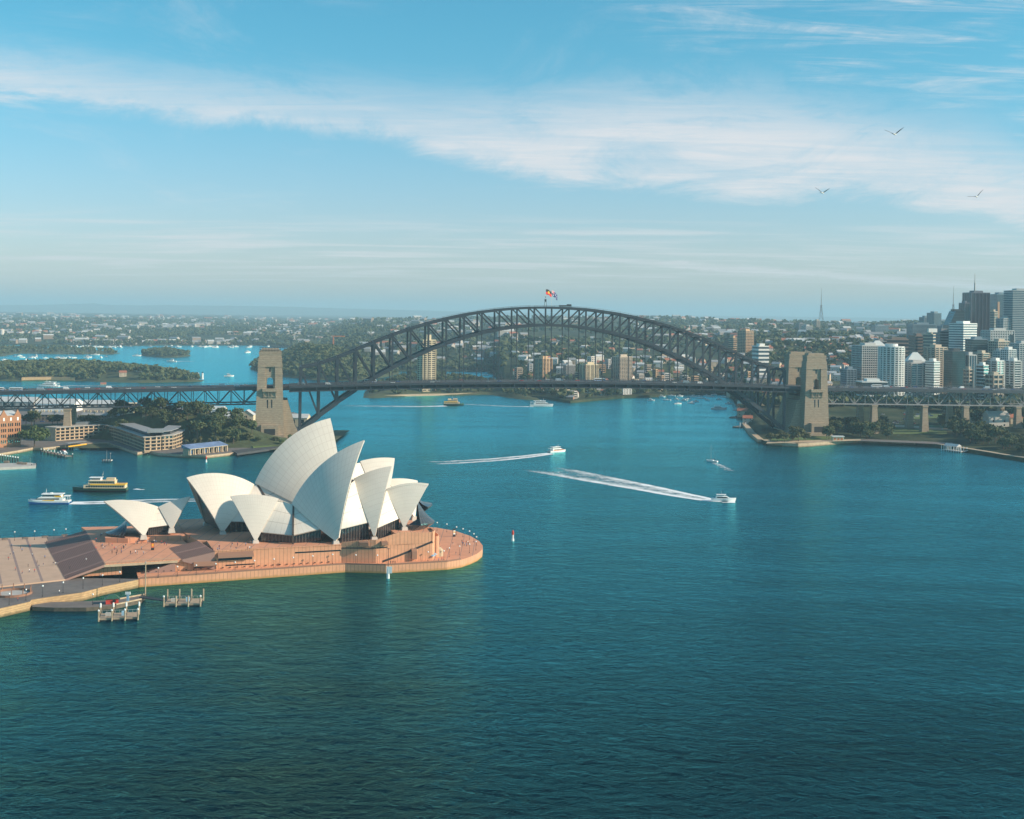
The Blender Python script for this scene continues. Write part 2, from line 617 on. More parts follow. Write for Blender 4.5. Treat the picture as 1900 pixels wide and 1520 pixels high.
# ------------------------------------------------------------------ water
def make_water():
    m, nt, N, L, b = new_mat('harbour_water')
    b.inputs['Roughness'].default_value = 0.10
    b.inputs['IOR'].default_value = 1.33

    b.inputs['Specular IOR Level'].default_value = 0.5
    tc = N.new('ShaderNodeTexCoord')

    def nz(scale, rot, sx, sy, detail, rough=0.6, dist=0.0):
        mp = N.new('ShaderNodeMapping')
        mp.inputs['Rotation'].default_value = (0, 0, rot)
        mp.inputs['Scale'].default_value = (sx, sy, 1)
        L.new(tc.outputs['Object'], mp.inputs[0])
        t = N.new('ShaderNodeTexNoise')
        t.inputs['Scale'].default_value = scale
        t.inputs['Detail'].default_value = detail
        t.inputs['Roughness'].default_value = rough
        t.inputs['Distortion'].default_value = dist
        L.new(mp.outputs[0], t.inputs[0])
        return t.outputs[0]

    def mul_add(a, k, c=0.0):
        n = N.new('ShaderNodeMath'); n.operation = 'MULTIPLY_ADD'
        L.new(a, n.inputs[0]); n.inputs[1].default_value = k
        if isinstance(c, (int, float)): n.inputs[2].default_value = c
        else: L.new(c, n.inputs[2])
        return n.outputs[0]
    w1 = nz(0.20, 0.45, 0.80, 1.2, 6, 0.62, 0.8)      # chop, a few metres
    w2 = nz(0.06, 0.3, 0.7, 1.3, 4, 0.6, 0.7)        # swell
    w3 = nz(0.013, 0.15, 0.35, 1.6, 5, 0.6, 0.3)      # wind patches
    h = mul_add(w1, WAVE_A, 0.0)
    h = mul_add(w2, WAVE_B, h)
    bp = N.new('ShaderNodeBump')
    bp.inputs['Strength'].default_value = 1.0
    bp.inputs['Distance'].default_value = 1.0
    L.new(h, bp.inputs['Height'])
    L.new(bp.outputs[0], b.inputs['Normal'])
    mx = N.new('ShaderNodeMix'); mx.data_type = 'RGBA'
    r = N.new('ShaderNodeMapRange'); r.inputs[1].default_value = 0.33; r.inputs[2].default_value = 0.68
    L.new(w3, r.inputs[0])
    L.new(r.outputs[0], mx.inputs[0])
    mx.inputs[6].default_value = (*WATER_C1, 1); mx.inputs[7].default_value = (*WATER_C2, 1)
    L.new(mx.outputs[2], b.inputs['Base Color'])
    rr = N.new('ShaderNodeMapRange'); rr.inputs[1].default_value = 0.3; rr.inputs[2].default_value = 0.7
    rr.inputs[3].default_value = 0.10; rr.inputs[4].default_value = 0.20
    L.new(w3, rr.inputs[0]); L.new(rr.outputs[0], b.inputs['Roughness'])
    # deep water seen through the surface, plus the surface's own reflection
    df = N.new('ShaderNodeBsdfDiffuse'); L.new(mx.outputs[2], df.inputs['Color']); L.new(bp.outputs[0], df.inputs['Normal'])
    gl = N.new('ShaderNodeBsdfGlossy'); gl.inputs['Color'].default_value = (*WATER_REFL, 1); L.new(rr.outputs[0], gl.inputs['Roughness']); L.new(bp.outputs[0], gl.inputs['Normal'])
    f1 = N.new('ShaderNodeFresnel'); f1.inputs[0].default_value = 1.33
    f2 = N.new('ShaderNodeFresnel'); f2.inputs[0].default_value = 1.33; L.new(bp.outputs[0], f2.inputs['Normal'])
    fm = N.new('ShaderNodeMix'); fm.data_type = 'FLOAT'; fm.inputs[0].default_value = 0.50
    L.new(f1.outputs[0], fm.inputs[2]); L.new(f2.outputs[0], fm.inputs[3])
    ms = N.new('ShaderNodeMixShader'); fk = N.new('ShaderNodeMath'); fk.operation = 'MULTIPLY_ADD'; fk.use_clamp = True; L.new(fm.outputs[0], fk.inputs[0]); fk.inputs[1].default_value = 2.5; fk.inputs[2].default_value = -0.31; L.new(fk.outputs[0], ms.inputs[0]); L.new(df.outputs[0], ms.inputs[1]); L.new(gl.outputs[0], ms.inputs[2])
    L.new(ms.outputs[0], N['Material Output'].inputs[0])
    N.remove(b)
    MATS['water'] = m
    mb = MB()
    xs = [-40000, -4000, -600, 0, 600, 4000, 40000]
    ys = [-3000, 0, 300, 700, 1500, 4000, 60000]
    mb.grid([[(x, y, 0.0) for x in xs] for y in ys])
    o = mb.build('water', m)
    tag(o, kind='structure')


WAVE_A, WAVE_B = 1.45, 1.5
WATER_REFL = (0.21, 0.86, 0.93)
WATER_C1, WATER_C2 = (0.0001, 0.007, 0.015), (0.0003, 0.014, 0.026)
make_water()


# ------------------------------------------------------------------ far country: two big terrains and the mountains
def fbm(x, y, s, o=4):
    return mnoise.fractal(Vector((x / s, y / s, 3.7)), 1.0, 2.0, o)


def terrain_mat():
    m, nt, N, L, b = new_mat('wooded_country')
    b.inputs['Roughness'].default_value = 0.9
    b.inputs['Specular IOR Level'].default_value = 0.1
    tc = N.new('ShaderNodeTexCoord')

    def nz(s, d=5):
        t = N.new('ShaderNodeTexNoise'); t.inputs['Scale'].default_value = s; t.inputs['Detail'].default_value = d
        t.inputs['Roughness'].default_value = 0.7
        L.new(tc.outputs['Object'], t.inputs[0]); return t.outputs[0]
    r = N.new('ShaderNodeValToRGB')
    e = r.color_ramp.elements
    e[0].position, e[0].color = 0.36, (0.020, 0.034, 0.018, 1)
    e[1].position, e[1].color = 0.66, (0.085, 0.090, 0.050, 1)
    x = e.new(0.5); x.color = (0.042, 0.056, 0.028, 1)
    L.new(nz(0.022, 8), r.inputs[0])
    r2 = N.new('ShaderNodeValToRGB')
    e = r2.color_ramp.elements
    e[0].position, e[0].color = 0.60, (0, 0, 0, 1)
    e[1].position, e[1].color = 0.70, (1, 1, 1, 1)
    L.new(nz(0.0035, 6), r2.inputs[0])
    mx = N.new('ShaderNodeMix'); mx.data_type = 'RGBA'
    L.new(r2.outputs[0], mx.inputs[0]); L.new(r.outputs[0], mx.inputs[6])
    mx.inputs[7].default_value = (0.070, 0.072, 0.050, 1)
    L.new(mx.outputs[2], b.inputs['Base Color'])
    MATS['terrain'] = m
    return m


M_TERRAIN = terrain_mat()

SHORE_N = [(560, 690), (690, 690), (700, 689), (905, 690), (925, 700), (935, 734), (1000, 739), (1060, 748), (1095, 745), (1160, 739),
           (1225, 737), (1240, 733), (1345, 733), (1362, 742), (1372, 764), (1384, 790), (1398, 808), (1415, 822), (1424, 826),
           (1480, 830), (1500, 829), (1560, 824), (1600, 822), (1700, 826), (1750, 832), (1830, 845), (1870, 852), (1905, 857), (2050, 880)]
SHORE_W = [(-140, 638), (0, 640), (120, 641), (230, 642), (300, 641), (480, 641), (520, 645), (700, 650), (760, 655)]


def shore_Y(tab, px):
    y = interp(tab, px)
    return G(px, y, 0).y


def h_north(px, Y, Ys):
    d = Y - Ys
    X = (px - 950) / FOC * Y
    park = sstep((px - 1380) / 40)                       # the park and the approach side
    base = 3.2
    r1 = 34 * sstep((d - 15) / 420) + 44 * sstep((d - 350) / 1900) + 22 * sstep((d - 2200) / 2500)
    r2 = 4 * sstep((d - 25) / 120) + 10 * sstep((d - 120) / 350) + 56 * sstep((d - 380) / 1100) + 26 * sstep((d - 1600) / 2600)
    h = base + r1 * (1 - park) + r2 * park
    h += 9 * fbm(X, Y, 500, 3) * sstep(d / 500)
    h += 16 * fbm(X + 900, Y, 2200, 3) * sstep((d - 1500) / 1500)
    left = 1 - sstep((px - 640) / 320)
    h -= left * 22 * sstep((d - 300) / 1500)
    h -= 45 * sstep((Y - 6000) / 7000)
    h *= sstep((px - 562) / 110)
    return max(2.6, h)


def h_west(px, Y, Ys):
    d = Y - Ys
    X = (px - 950) / FOC * Y
    h = 2.5 + 16 * sstep(d / 500) + 22 * sstep((d - 600) / 2500) + 16 * sstep((d - 4000) / 6000)
    h += 9 * fbm(X, Y, 900, 3) * sstep(d / 800) + 14 * fbm(X + 5000, Y, 3000, 3) * sstep((d - 1500) / 2500)
    return max(1.5, h)


def make_terrain(name, tab, hf, px0, px1, step, yfar, growth):
    mb = MB()
    cols = []
    px = px0
    while px <= px1:
        cols.append(px); px += step
    rows = []
    near = [shore_Y(tab, p) for p in cols]
    K = int(math.log(yfar / min(near)) / math.log(1 + growth))
    ts = [0.0]
    # offsets behind each column's own shore
    d = 0.0; ds = [-0.01, 0.0]
    inc = 8.0
    while d < yfar:
        d += inc; inc = max(8.0, (d + 1200) * growth); ds.append(d)
    for d in ds:
        row = []
        for p, ys in zip(cols, near):
            Y = ys + d
            z = -2.0 if d < 0 else hf(p, Y, ys)
            if d > 60:                                      # tree canopy lumps
                X = (p - 950) / FOC * Y
                k = min(1.0, d / 900)
                z += k * (2.2 + Y / 3500.0) * mnoise.noise(Vector((X / (14 + Y / 320), Y / (26 + Y / 120), 1.3)))
            row.append(((p - 950) / FOC * Y, Y, z))
        rows.append(row)
    mb.grid(rows)
    o = mb.build(name, M_TERRAIN)
    tag(o, kind='structure')
    return o


make_terrain('north_shore_terrain', SHORE_N, h_north, 560, 2060, 4, 13000, 0.014)
make_terrain('western_terrain', SHORE_W, h_west, -160, 780, 4, 20000, 0.014)


def make_mountains():
    mb = MB()
    prof = [(-200, 568), (60, 566), (140, 564), (175, 562.5), (200, 566), (240, 566), (262, 567), (300, 566), (330, 566.5), (420, 567.5), (480, 568),
            (560, 570), (620, 572), (700, 574), (800, 577), (950, 580), (1100, 583), (1180, 585), (1250, 585.5), (1400, 587), (1500, 588), (1700, 591), (1900, 594), (2100, 597)]
    rows = [[], [], [], []]
    px = -180
    while px < 2090:
        y = interp(prof, px) - 0.7 * mnoise.noise(Vector((px / 37.0, 0, 0)))
        p = AT(px, y, 30000 + 1500 * mnoise.noise(Vector((px / 300.0, 5, 0))))
        rows[0].append((p.x * 0.9, p.y * 0.9, -5)); rows[1].append((p.x * 0.95, p.y * 0.95, p.z * 0.55))
        rows[2].append(tuple(p)); rows[3].append((p.x * 1.15, p.y * 1.15, -5))
        px += 8
    mb.grid(rows)
    tag(mb.build('mountains', M_TERRAIN), kind='structure')


make_mountains()


def make_haze():
    m = bpy.data.materials.new('haze_air')
    m.use_nodes = True
    N, L = m.node_tree.nodes, m.node_tree.links
    N.clear()
    out = N.new('ShaderNodeOutputMaterial')
    pv = N.new('ShaderNodeVolumePrincipled')
    pv.inputs['Density'].default_value = HAZE_DENSITY
    pv.inputs['Color'].default_value = (*HAZE_COL, 1)
    pv.inputs['Anisotropy'].default_value = 0.0
    L.new(pv.outputs[0], out.inputs['Volume'])
    mb = MB()
    mb.box((0, 24000, -40), (60000, 60000, 40 + 420))
    o = mb.build('haze', m)
    tag(o, kind='stuff')


make_haze()
# ------------------------------------------------------------------ the steel arch bridge
BO = Vector((40.3, 1317.0, 0.0))
BTH = 0.1806
BA = Vector((cos(BTH), sin(BTH), 0)); BN = Vector((-sin(BTH), cos(BTH), 0))
PAN = 503.0 / 28


def BP(s, off, z):
    return BO + BA * s + BN * off + Vector((0, 0, z))


def deck_z(s):
    """road level along the bridge"""
    if abs(s) <= 285:
        return 58.6 - 5.4 * (s / 285.0) ** 2
    if s < 0:
        return 53.2 - 0.020 * (-s - 285)
    return 53.2 - 0.012 * (s - 285)


def zlow(i):
    return 9 + 107 * (1 - ((i - 14) / 14) ** 2)


TOPZ = {14: 134, 13: 133.7, 12: 132.6, 11: 130.8, 10: 128.3, 9: 125, 8: 121, 7: 116.2, 6: 110.6, 5: 104.2, 4: 97.0, 3: 89.2, 2: 81.6, 1: 75.2, 0: 71.5}


def ztop(i):
    return TOPZ[min(i, 28 - i)]


def make_bridge():
    root = thing('arch_bridge', 'grey steel arch bridge with stone towers spanning the harbour', 'bridge', tuple(BP(0, 15, 0)))
    def _seg(m, a, b, o0, o1, z0, z1): m.add([BP(s_, o_, deck_z(s_) + z_) for o_ in (o0, o1) for s_, z_ in ((a, z0), (b, z0), (b, z1), (a, z1))], [(0, 1, 2, 3), (7, 6, 5, 4), (0, 4, 5, 1), (1, 5, 6, 2), (2, 6, 7, 3), (3, 7, 4, 0)])
    for k_ in (-1, 1):
        dl = MB()
        a_, b_ = sorted((k_ * 262.2, k_ * 298))
        _seg(dl, a_, b_, 0.2, 29.8, -4.5, 0)
        dl.build('deck_between_towers', M_ROAD, root)
    for off in (0, 30):
        t = MB()
        for i in range(28):
            for z, w, h in ((ztop, 2.6, 2.4), (zlow, 2.6, 2.6 if abs(i - 13.5) < 6 else 3.4)):
                t.beam(BP((i - 14) * PAN, off, z(i)), BP((i - 13) * PAN, off, z(i + 1)), w, h)
        arch = thing('arch_truss', None, None, (0, 0, 0)); arch.parent = root
        tc = MB(); lc = MB()
        for i in range(28):
            tc.beam(BP((i - 14) * PAN - .4, off, ztop(i)), BP((i - 13) * PAN + .4, off, ztop(i + 1)), 2.6, 2.3)
            lc.beam(BP((i - 14) * PAN - .4, off, zlow(i)), BP((i - 13) * PAN + .4, off, zlow(i + 1)), 2.6, 2.5 + 1.3 * abs(i - 13.5) / 14)
        # walkway rails along the top chord
        for dz in (2.2,):
            for i in range(28):
                tc.beam(BP((i - 14) * PAN, off - 1.2, ztop(i) + dz), BP((i - 13) * PAN, off - 1.2, ztop(i + 1) + dz), .16, .16)
        for i in range(0, 57):
            a = i / 2; k = int(a)
            z = lerp(ztop(min(k, 28)), ztop(min(k + 1, 28)), a - k)
            tc.beam(BP((a - 14) * PAN, off - 1.2, z + 1), BP((a - 14) * PAN, off - 1.2, z + 2.3), .14, .14)
        tc.build('top_chord', M_STEEL, arch); lc.build('bottom_chord', M_STEEL, arch)
        for i in range(29):
            p = MB(); x = (i - 14) * PAN
            w = 1.5 + .9 * abs(i - 14) / 14
            p.beam(BP(x, off, zlow(i)), BP(x, off, ztop(i)), w, w, up=BN)
            p.build('post', M_STEEL, arch)
            if zlow(i) > deck_z(x) + 4:
                h = MB(); h.beam(BP(x, off, deck_z(x) - 1), BP(x, off, zlow(i) - 1), .75, .75, up=BN)
                h.beam(BP(x, off, zlow(i) - 5), BP(x, off, zlow(i)), .95, .95, up=BN)
                h.build('hanger', M_STEEL, arch)
        for i in range(28):
            d = MB()
            a, b = (i, i + 1) if i < 14 else (i + 1, i)
            w = 1.2 + .5 * abs(i - 13.5) / 14
            d.beam(BP((a - 14) * PAN, off, ztop(a)), BP((b - 14) * PAN, off, zlow(b)), w, w, up=BN)
            d.build('diagonal', M_STEEL, arch)
    for nm, zf, dz in (('top_bracing', ztop, 0), ('bottom_bracing', zlow, 0)):
        m = MB()
        for i in range(29):
            x = (i - 14) * PAN
            if nm == 'bottom_bracing' and abs(zf(i) - deck_z(x)) < 6: continue
            m.beam(BP(x, 0, zf(i)), BP(x, 30, zf(i)), .9, 1.1)
            if i < 28:
                m.beam(BP(x, 0, zf(i)), BP(x + PAN, 30, zf(i + 1)), .5, .6)
                m.beam(BP(x, 30, zf(i)), BP(x + PAN, 0, zf(i + 1)), .5, .6)
        m.build(nm, M_STEEL, root)
    for e in (0, 28):                                     # portal frame over the road at each end
        m = MB(); x = (e - 14) * PAN; s = 1 if e == 0 else -1
        m.beam(BP(x, 0, ztop(e)), BP(x, 30, ztop(e)), 1.6, 2.4)
        for off in (0, 30):
            k = 1 if off == 0 else -1
            m.beam(BP(x, off, ztop(e) - 9), BP(x, off + k * 6, ztop(e) - 1), .8, .8)
            m.beam(BP(x, off, ztop(e)), BP(x + s * 5, off, ztop(e) - 10), .9, .9, up=BN)
        m.build('end_portal', M_STEEL, root)
    # deck through the arch
    S = [-262 + 524 * k / 40 for k in range(41)]
    sl = MB(); rd = MB(); rl = MB()
    for a, b in zip(S, S[1:]):
        za, zb = deck_z(a), deck_z(b)
        rd.quad(BP(a, -8.2, za + .02), BP(b, -8.2, zb + .02), BP(b, 38.2, zb + .02), BP(a, 38.2, za + .02))
        for off in (-9.2, 39.2):
            sl.beam(BP(a, off, za - 1.0), BP(b, off, zb - 1.0), .8, 2.2)
            sl.beam(BP(a, off * .98 + .2, za - 5.6), BP(b, off * .98 + .2, zb - 5.6), .8, 1.0)
        for off in (0, 30):
            sl.beam(BP(a, off, za - 3.5), BP(b, off, zb - 3.5), .7, 4.6)
        sl.beam(BP(a, -9.2, za - .5), BP(a, 39.2, za - .5), .6, 1.0)
        sl.beam(BP(a, -9.2, za - 3.4), BP(a, 39.2, za - 3.4), 1.0, 5.0)
        sl.beam(BP(a, -9.2, za - 6), BP(a, -9.2, za), .45, .45, up=BN)
        sl.quad(BP(a, -9.2, za - .6), BP(a, 39.2, za - .6), BP(b, 39.2, zb - .6), BP(b, -9.2, zb - .6))
        for off in (-9.3, -8.1, 38.1, 39.3):
            rl.beam(BP(a, off, za + 2.4), BP(b, off, zb + 2.4), .14, .18)
            rl.beam(BP(a, off, za + 1.2), BP(b, off, zb + 1.2), .10, .12)
            for k in range(6):
                s = lerp(a, b, k / 6); rl.beam(BP(s, off, deck_z(s)), BP(s, off, deck_z(s) + 2.4), .16, .16)
    sl.build('deck_girder', M_STEEL, root); rd.build('roadway', M_ROAD, root); rl.build('railing', M_STEEL2, root)
    lm = MB()
    for k in range(-5, 6):
        s = k * 46
        for off in (3, 27):
            lm.tube(BP(s, off, deck_z(s)), BP(s, off, deck_z(s) + 8), .14, .1, 5)
            lm.beam(BP(s, off, deck_z(s) + 8), BP(s, 15 + (off - 15) * .75, deck_z(s) + 8.4), .2, .15)
    lm.build('road_lamps', M_STEEL2, root)
    # aviation light frame and maintenance crane at the crown
    m = MB()
    c = BP(-4, 12, 135)
    for dx, dy in ((-1, -1), (1, -1), (1, 1), (-1, 1)):
        m.beam(c + Vector((dx, dy, 0)), c + Vector((dx * .7, dy * .7, 8)), .3, .3)
    m.box(c + Vector((0, 0, 5)), (1.8, 1.8, 2.6)); m.box(c + Vector((0, 0, 9)), (.6, .6, 1.4))
    m.beam(c + V(0, 0, 3) + V(-1, -1, 0), c + V(1, -1, 6), .2, .2)
    m.build('beacon_frame', M_STEEL, root)
    m = MB(); m.box(BP(15, 4, 135.2), (12, 6, 1.4), BTH); m.box(BP(19, 4, 136.6), (4, 4, 1.0), BTH); m.build('maintenance_crane', M_STEEL, root)
    # granite towers
    for end, s0 in ((-1, -281.0), (1, 281.0)):
        for side, off in ((-1, -8.5), (1, 38.5)):
            make_tower(root, s0, off, side)
    # abutment blocks under the deck between the towers
    for s0 in (-281, 281):
        m = MB()
        k = 1 if s0 < 0 else -1
        m.add([BP(s0 + u, o, z) for o in (-1, 31) for u, z in ((-13, 2), (13, 2), (13, 44), (-13, 44))],
              [(0, 1, 2, 3), (7, 6, 5, 4), (0, 4, 5, 1), (1, 5, 6, 2), (2, 6, 7, 3), (3, 7, 4, 0)])
        # stepped skewback toward the water
        m.add([BP(s0 + k * u, o, z) for o in (-6, 36) for u, z in ((12, 2), (30, 2), (24, 16), (17, 40), (12, 40))],
              [(0, 1, 2, 3, 4), (9, 8, 7, 6, 5), (0, 5, 6, 1), (1, 6, 7, 2), (2, 7, 8, 3), (3, 8, 9, 4), (4, 9, 5, 0)])
        m.build('abutment', M_STONE, root)
    return root


def make_tower(root, s0, off, side):
    """one granite tower: battered shaft with a recessed arched niche through it, balcony, stepped top"""
    t = thing('tower', None, None, (0, 0, 0)); t.parent = root
    dz = deck_z(s0)
    W0, W1, D0, D1 = 28.5, 22.5, 16.0, 12.5
    ZT = 82.0

    def w(z): return lerp(W0, W1, z / ZT) / 2
    def d(z): return lerp(D0, D1, z / ZT) / 2

    def pt(u, v, z): return BP(s0 + u, off + v, z)
    m = MB()

    def slab(u0f, u1f, z0, z1, steps=1, v0f=None, v1f=None):
        v0f = v0f or (lambda z: -d(z)); v1f = v1f or (lambda z: d(z))
        vs = [pt(u0f(z0), v0f(z0), z0), pt(u1f(z0), v0f(z0), z0), pt(u1f(z0), v1f(z0), z0), pt(u0f(z0), v1f(z0), z0),
              pt(u0f(z1), v0f(z1), z1), pt(u1f(z1), v0f(z1), z1), pt(u1f(z1), v1f(z1), z1), pt(u0f(z1), v1f(z1), z1)]
        m.add(vs, [(3, 2, 1, 0), (4, 5, 6, 7), (0, 1, 5, 4), (1, 2, 6, 5), (2, 3, 7, 6), (3, 0, 4, 7)])
    zb = dz - 2.2                                        # balcony level
    slab(lambda z: -w(z), lambda z: w(z), 2, zb)         # shaft below the balcony
    nw = 4.7                                             # half width of the niche
    slab(lambda z: -w(z), lambda z: -nw, zb, ZT - 9)
    slab(lambda z: nw, lambda z: w(z), zb, ZT - 9)
    slab(lambda z: -nw, lambda z: nw, zb + 12, ZT - 9, v0f=lambda z: -d(z) + 1.3, v1f=lambda z: d(z) - 1.3)
    # arch jambs and head of the walkway opening
    aw = 3.0
    slab(lambda z: -nw, lambda z: -aw, zb, zb + 12, v0f=lambda z: -d(z) + 1.3, v1f=lambda z: d(z) - 1.3)
    slab(lambda z: aw, lambda z: nw, zb, zb + 12, v0f=lambda z: -d(z) + 1.3, v1f=lambda z: d(z) - 1.3)
    for k in range(8):                                   # round head
        a0, a1 = pi * k / 8, pi * (k + 1) / 8
        x0, x1 = aw * cos(a0), aw * cos(a1); z0, z1 = zb + 8.5 + aw * sin(a0), zb + 8.5 + aw * sin(a1)
        va, vb = -d(zb) + 1.35, d(zb) - 1.35
        q = [pt(x1, va, z1), pt(x0, va, z0), pt(x0, va, zb + 12.01), pt(x1, va, zb + 12.01)]
        r = [pt(x1, vb, z1), pt(x0, vb, z0), pt(x0, vb, zb + 12.01), pt(x1, vb, zb + 12.01)]
        m.add(q + r, [(0, 1, 2, 3), (7, 6, 5, 4), (1, 0, 4, 5), (0, 3, 7, 4), (2, 1, 5, 6), (3, 2, 6, 7)])
    slab(lambda z: -w(z), lambda z: w(z), ZT - 9, ZT - 1)
    m.build('shaft', M_STONE, t)
    # stone bands and stepped cap
    m = MB()
    for z0, h, ex in ((dz + 11.5, 1.2, .25), (ZT - 9.2, 0.8, .35)):
        for sgn in (-1, 1):
            a, b = (-w(z0) - ex, -nw - .05) if sgn < 0 else (nw + .05, w(z0) + ex)
            for v0, v1 in ((-d(z0) - ex, d(z0) + ex),):
                vs = [pt(u, v, z) for z in (z0, z0 + h) for u, v in ((a, v0), (b, v0), (b, v1), (a, v1))]
                m.add(vs, [(3, 2, 1, 0), (4, 5, 6, 7), (0, 1, 5, 4), (1, 2, 6, 5), (2, 3, 7, 6), (3, 0, 4, 7)])
    for z0, z1, k0, k1 in ((ZT - 1, ZT + 3, .95, .93), (ZT + 3, ZT + 5.4, .97, .97), (ZT + 5.4, ZT + 7.6, .80, .78)):
        vs = [pt(u * k, v * k, z) for z, k in ((z0, k0), (z1, k1)) for u, v in ((-w(z0), -d(z0)), (w(z0), -d(z0)), (w(z0), d(z0)), (-w(z0), d(z0)))]
        m.add(vs, [(3, 2, 1, 0), (4, 5, 6, 7), (0, 1, 5, 4), (1, 2, 6, 5), (2, 3, 7, 6), (3, 0, 4, 7)])
    m.build('cornice', M_STONE, t)
    if s0 < 0 and side < 0:                                # lookout fence on the roof
        m = MB(); k = .9; z0 = ZT + 5.4
        cs = [(-w(z0) * k, -d(z0) * k), (w(z0) * k, -d(z0) * k), (w(z0) * k, d(z0) * k), (-w(z0) * k, d(z0) * k)]
        for a, b in zip(cs, cs[1:] + cs[:1]):
            for zz in (2.0, 4.2): m.beam(pt(a[0], a[1], z0 + zz), pt(b[0], b[1], z0 + zz), .25, .25)
            for j in range(7):
                u, v = lerp(a[0], b[0], j / 7), lerp(a[1], b[1], j / 7); m.beam(pt(u, v, z0), pt(u, v, z0 + 4.2), .2, .2)
        m.build('lookout_fence', M_STEEL, t)
    for sg in (-1, 1):
        m = MB()
        v = sg * d(zb)
        m.add([pt(u, v + sg * q, z) for q in (-.2, 3.2) for u, z in ((-7.2, zb - 2.2), (7.2, zb - 2.2), (7.2, zb + .8), (-7.2, zb + .8))],
              [(0, 1, 2, 3), (7, 6, 5, 4), (0, 4, 5, 1), (1, 5, 6, 2), (2, 6, 7, 3), (3, 7, 4, 0)])
        for u in (-5.6, -1.2, 1.2, 5.6):
            m.add([pt(u + du, v + sg * q, z) for du in (-.55, .55) for q, z in ((-.3, zb - 8.6), (.8, zb - 8.0), (2.6, zb - 2.15), (-.3, zb - 2.15))],
                  [(0, 1, 2, 3), (7, 6, 5, 4), (0, 4, 5, 1), (1, 5, 6, 2), (2, 6, 7, 3), (3, 7, 4, 0)])
        m.add([pt(u, v + sg * q, z) for q in (-.25, 1.0) for u, z in ((-5, zb - 7.4), (5, zb - 7.4), (5, zb - 2.15), (-5, zb - 2.15))],
              [(0, 1, 2, 3), (7, 6, 5, 4), (0, 4, 5, 1), (1, 5, 6, 2), (2, 6, 7, 3), (3, 7, 4, 0)])
        m.build('balcony', M_STONE, t)
        m = MB()
        for u in (-2.0, 2.0):                                # slit windows under the balcony
            vv = sg * (d(zb - 14) + .06)
            m.add([pt(u + du, vv + sg * q, z) for q in (-.4, .04) for du, z in ((-.5, zb - 18), (.5, zb - 18), (.5, zb - 10), (-.5, zb - 10))],
                  [(0, 1, 2, 3), (7, 6, 5, 4), (0, 4, 5, 1), (1, 5, 6, 2), (2, 6, 7, 3), (3, 7, 4, 0)])
        vv = sg * (d(ZT - 12) - 1.22)
        m.add([pt(du, vv + sg * q, z) for q in (-.4, .04) for du, z in ((-.7, zb + 17), (.7, zb + 17), (.7, ZT - 10), (-.7, ZT - 10))],
              [(0, 1, 2, 3), (7, 6, 5, 4), (0, 4, 5, 1), (1, 5, 6, 2), (2, 6, 7, 3), (3, 7, 4, 0)])
        m.build('slit_windows', M_GLASS, t)
    # low entrance block at the foot, on the side away from the deck
    if side < 0:
        m = MB()
        v = -d(6)
        m.add([pt(u, v + q, z) for q in (.2, -5.5) for u, z in ((-8, 2), (8.5, 2), (8.5, 17), (-8, 17))],
              [(0, 1, 2, 3), (7, 6, 5, 4), (0, 4, 5, 1), (1, 5, 6, 2), (2, 6, 7, 3), (3, 7, 4, 0)])
        m.add([pt(u, v + q, z) for q in (.2, -8.5) for u, z in ((-13, 2), (14, 2), (14, 7.5), (-13, 7.5))],
              [(0, 1, 2, 3), (7, 6, 5, 4), (0, 4, 5, 1), (1, 5, 6, 2), (2, 6, 7, 3), (3, 7, 4, 0)])
        m.build('entrance_block', M_STONE, t)
        m = MB()
        m.add([pt(u, v + q, z) for q in (-5.3, -5.56) for u, z in ((-5, 7.6), (5.5, 7.6), (5.5, 13.5), (-5, 13.5))],
              [(0, 1, 2, 3), (7, 6, 5, 4), (0, 4, 5, 1), (1, 5, 6, 2), (2, 6, 7, 3), (3, 7, 4, 0)])
        m.build('doorway', M_DARK, t)


bridge = make_bridge()


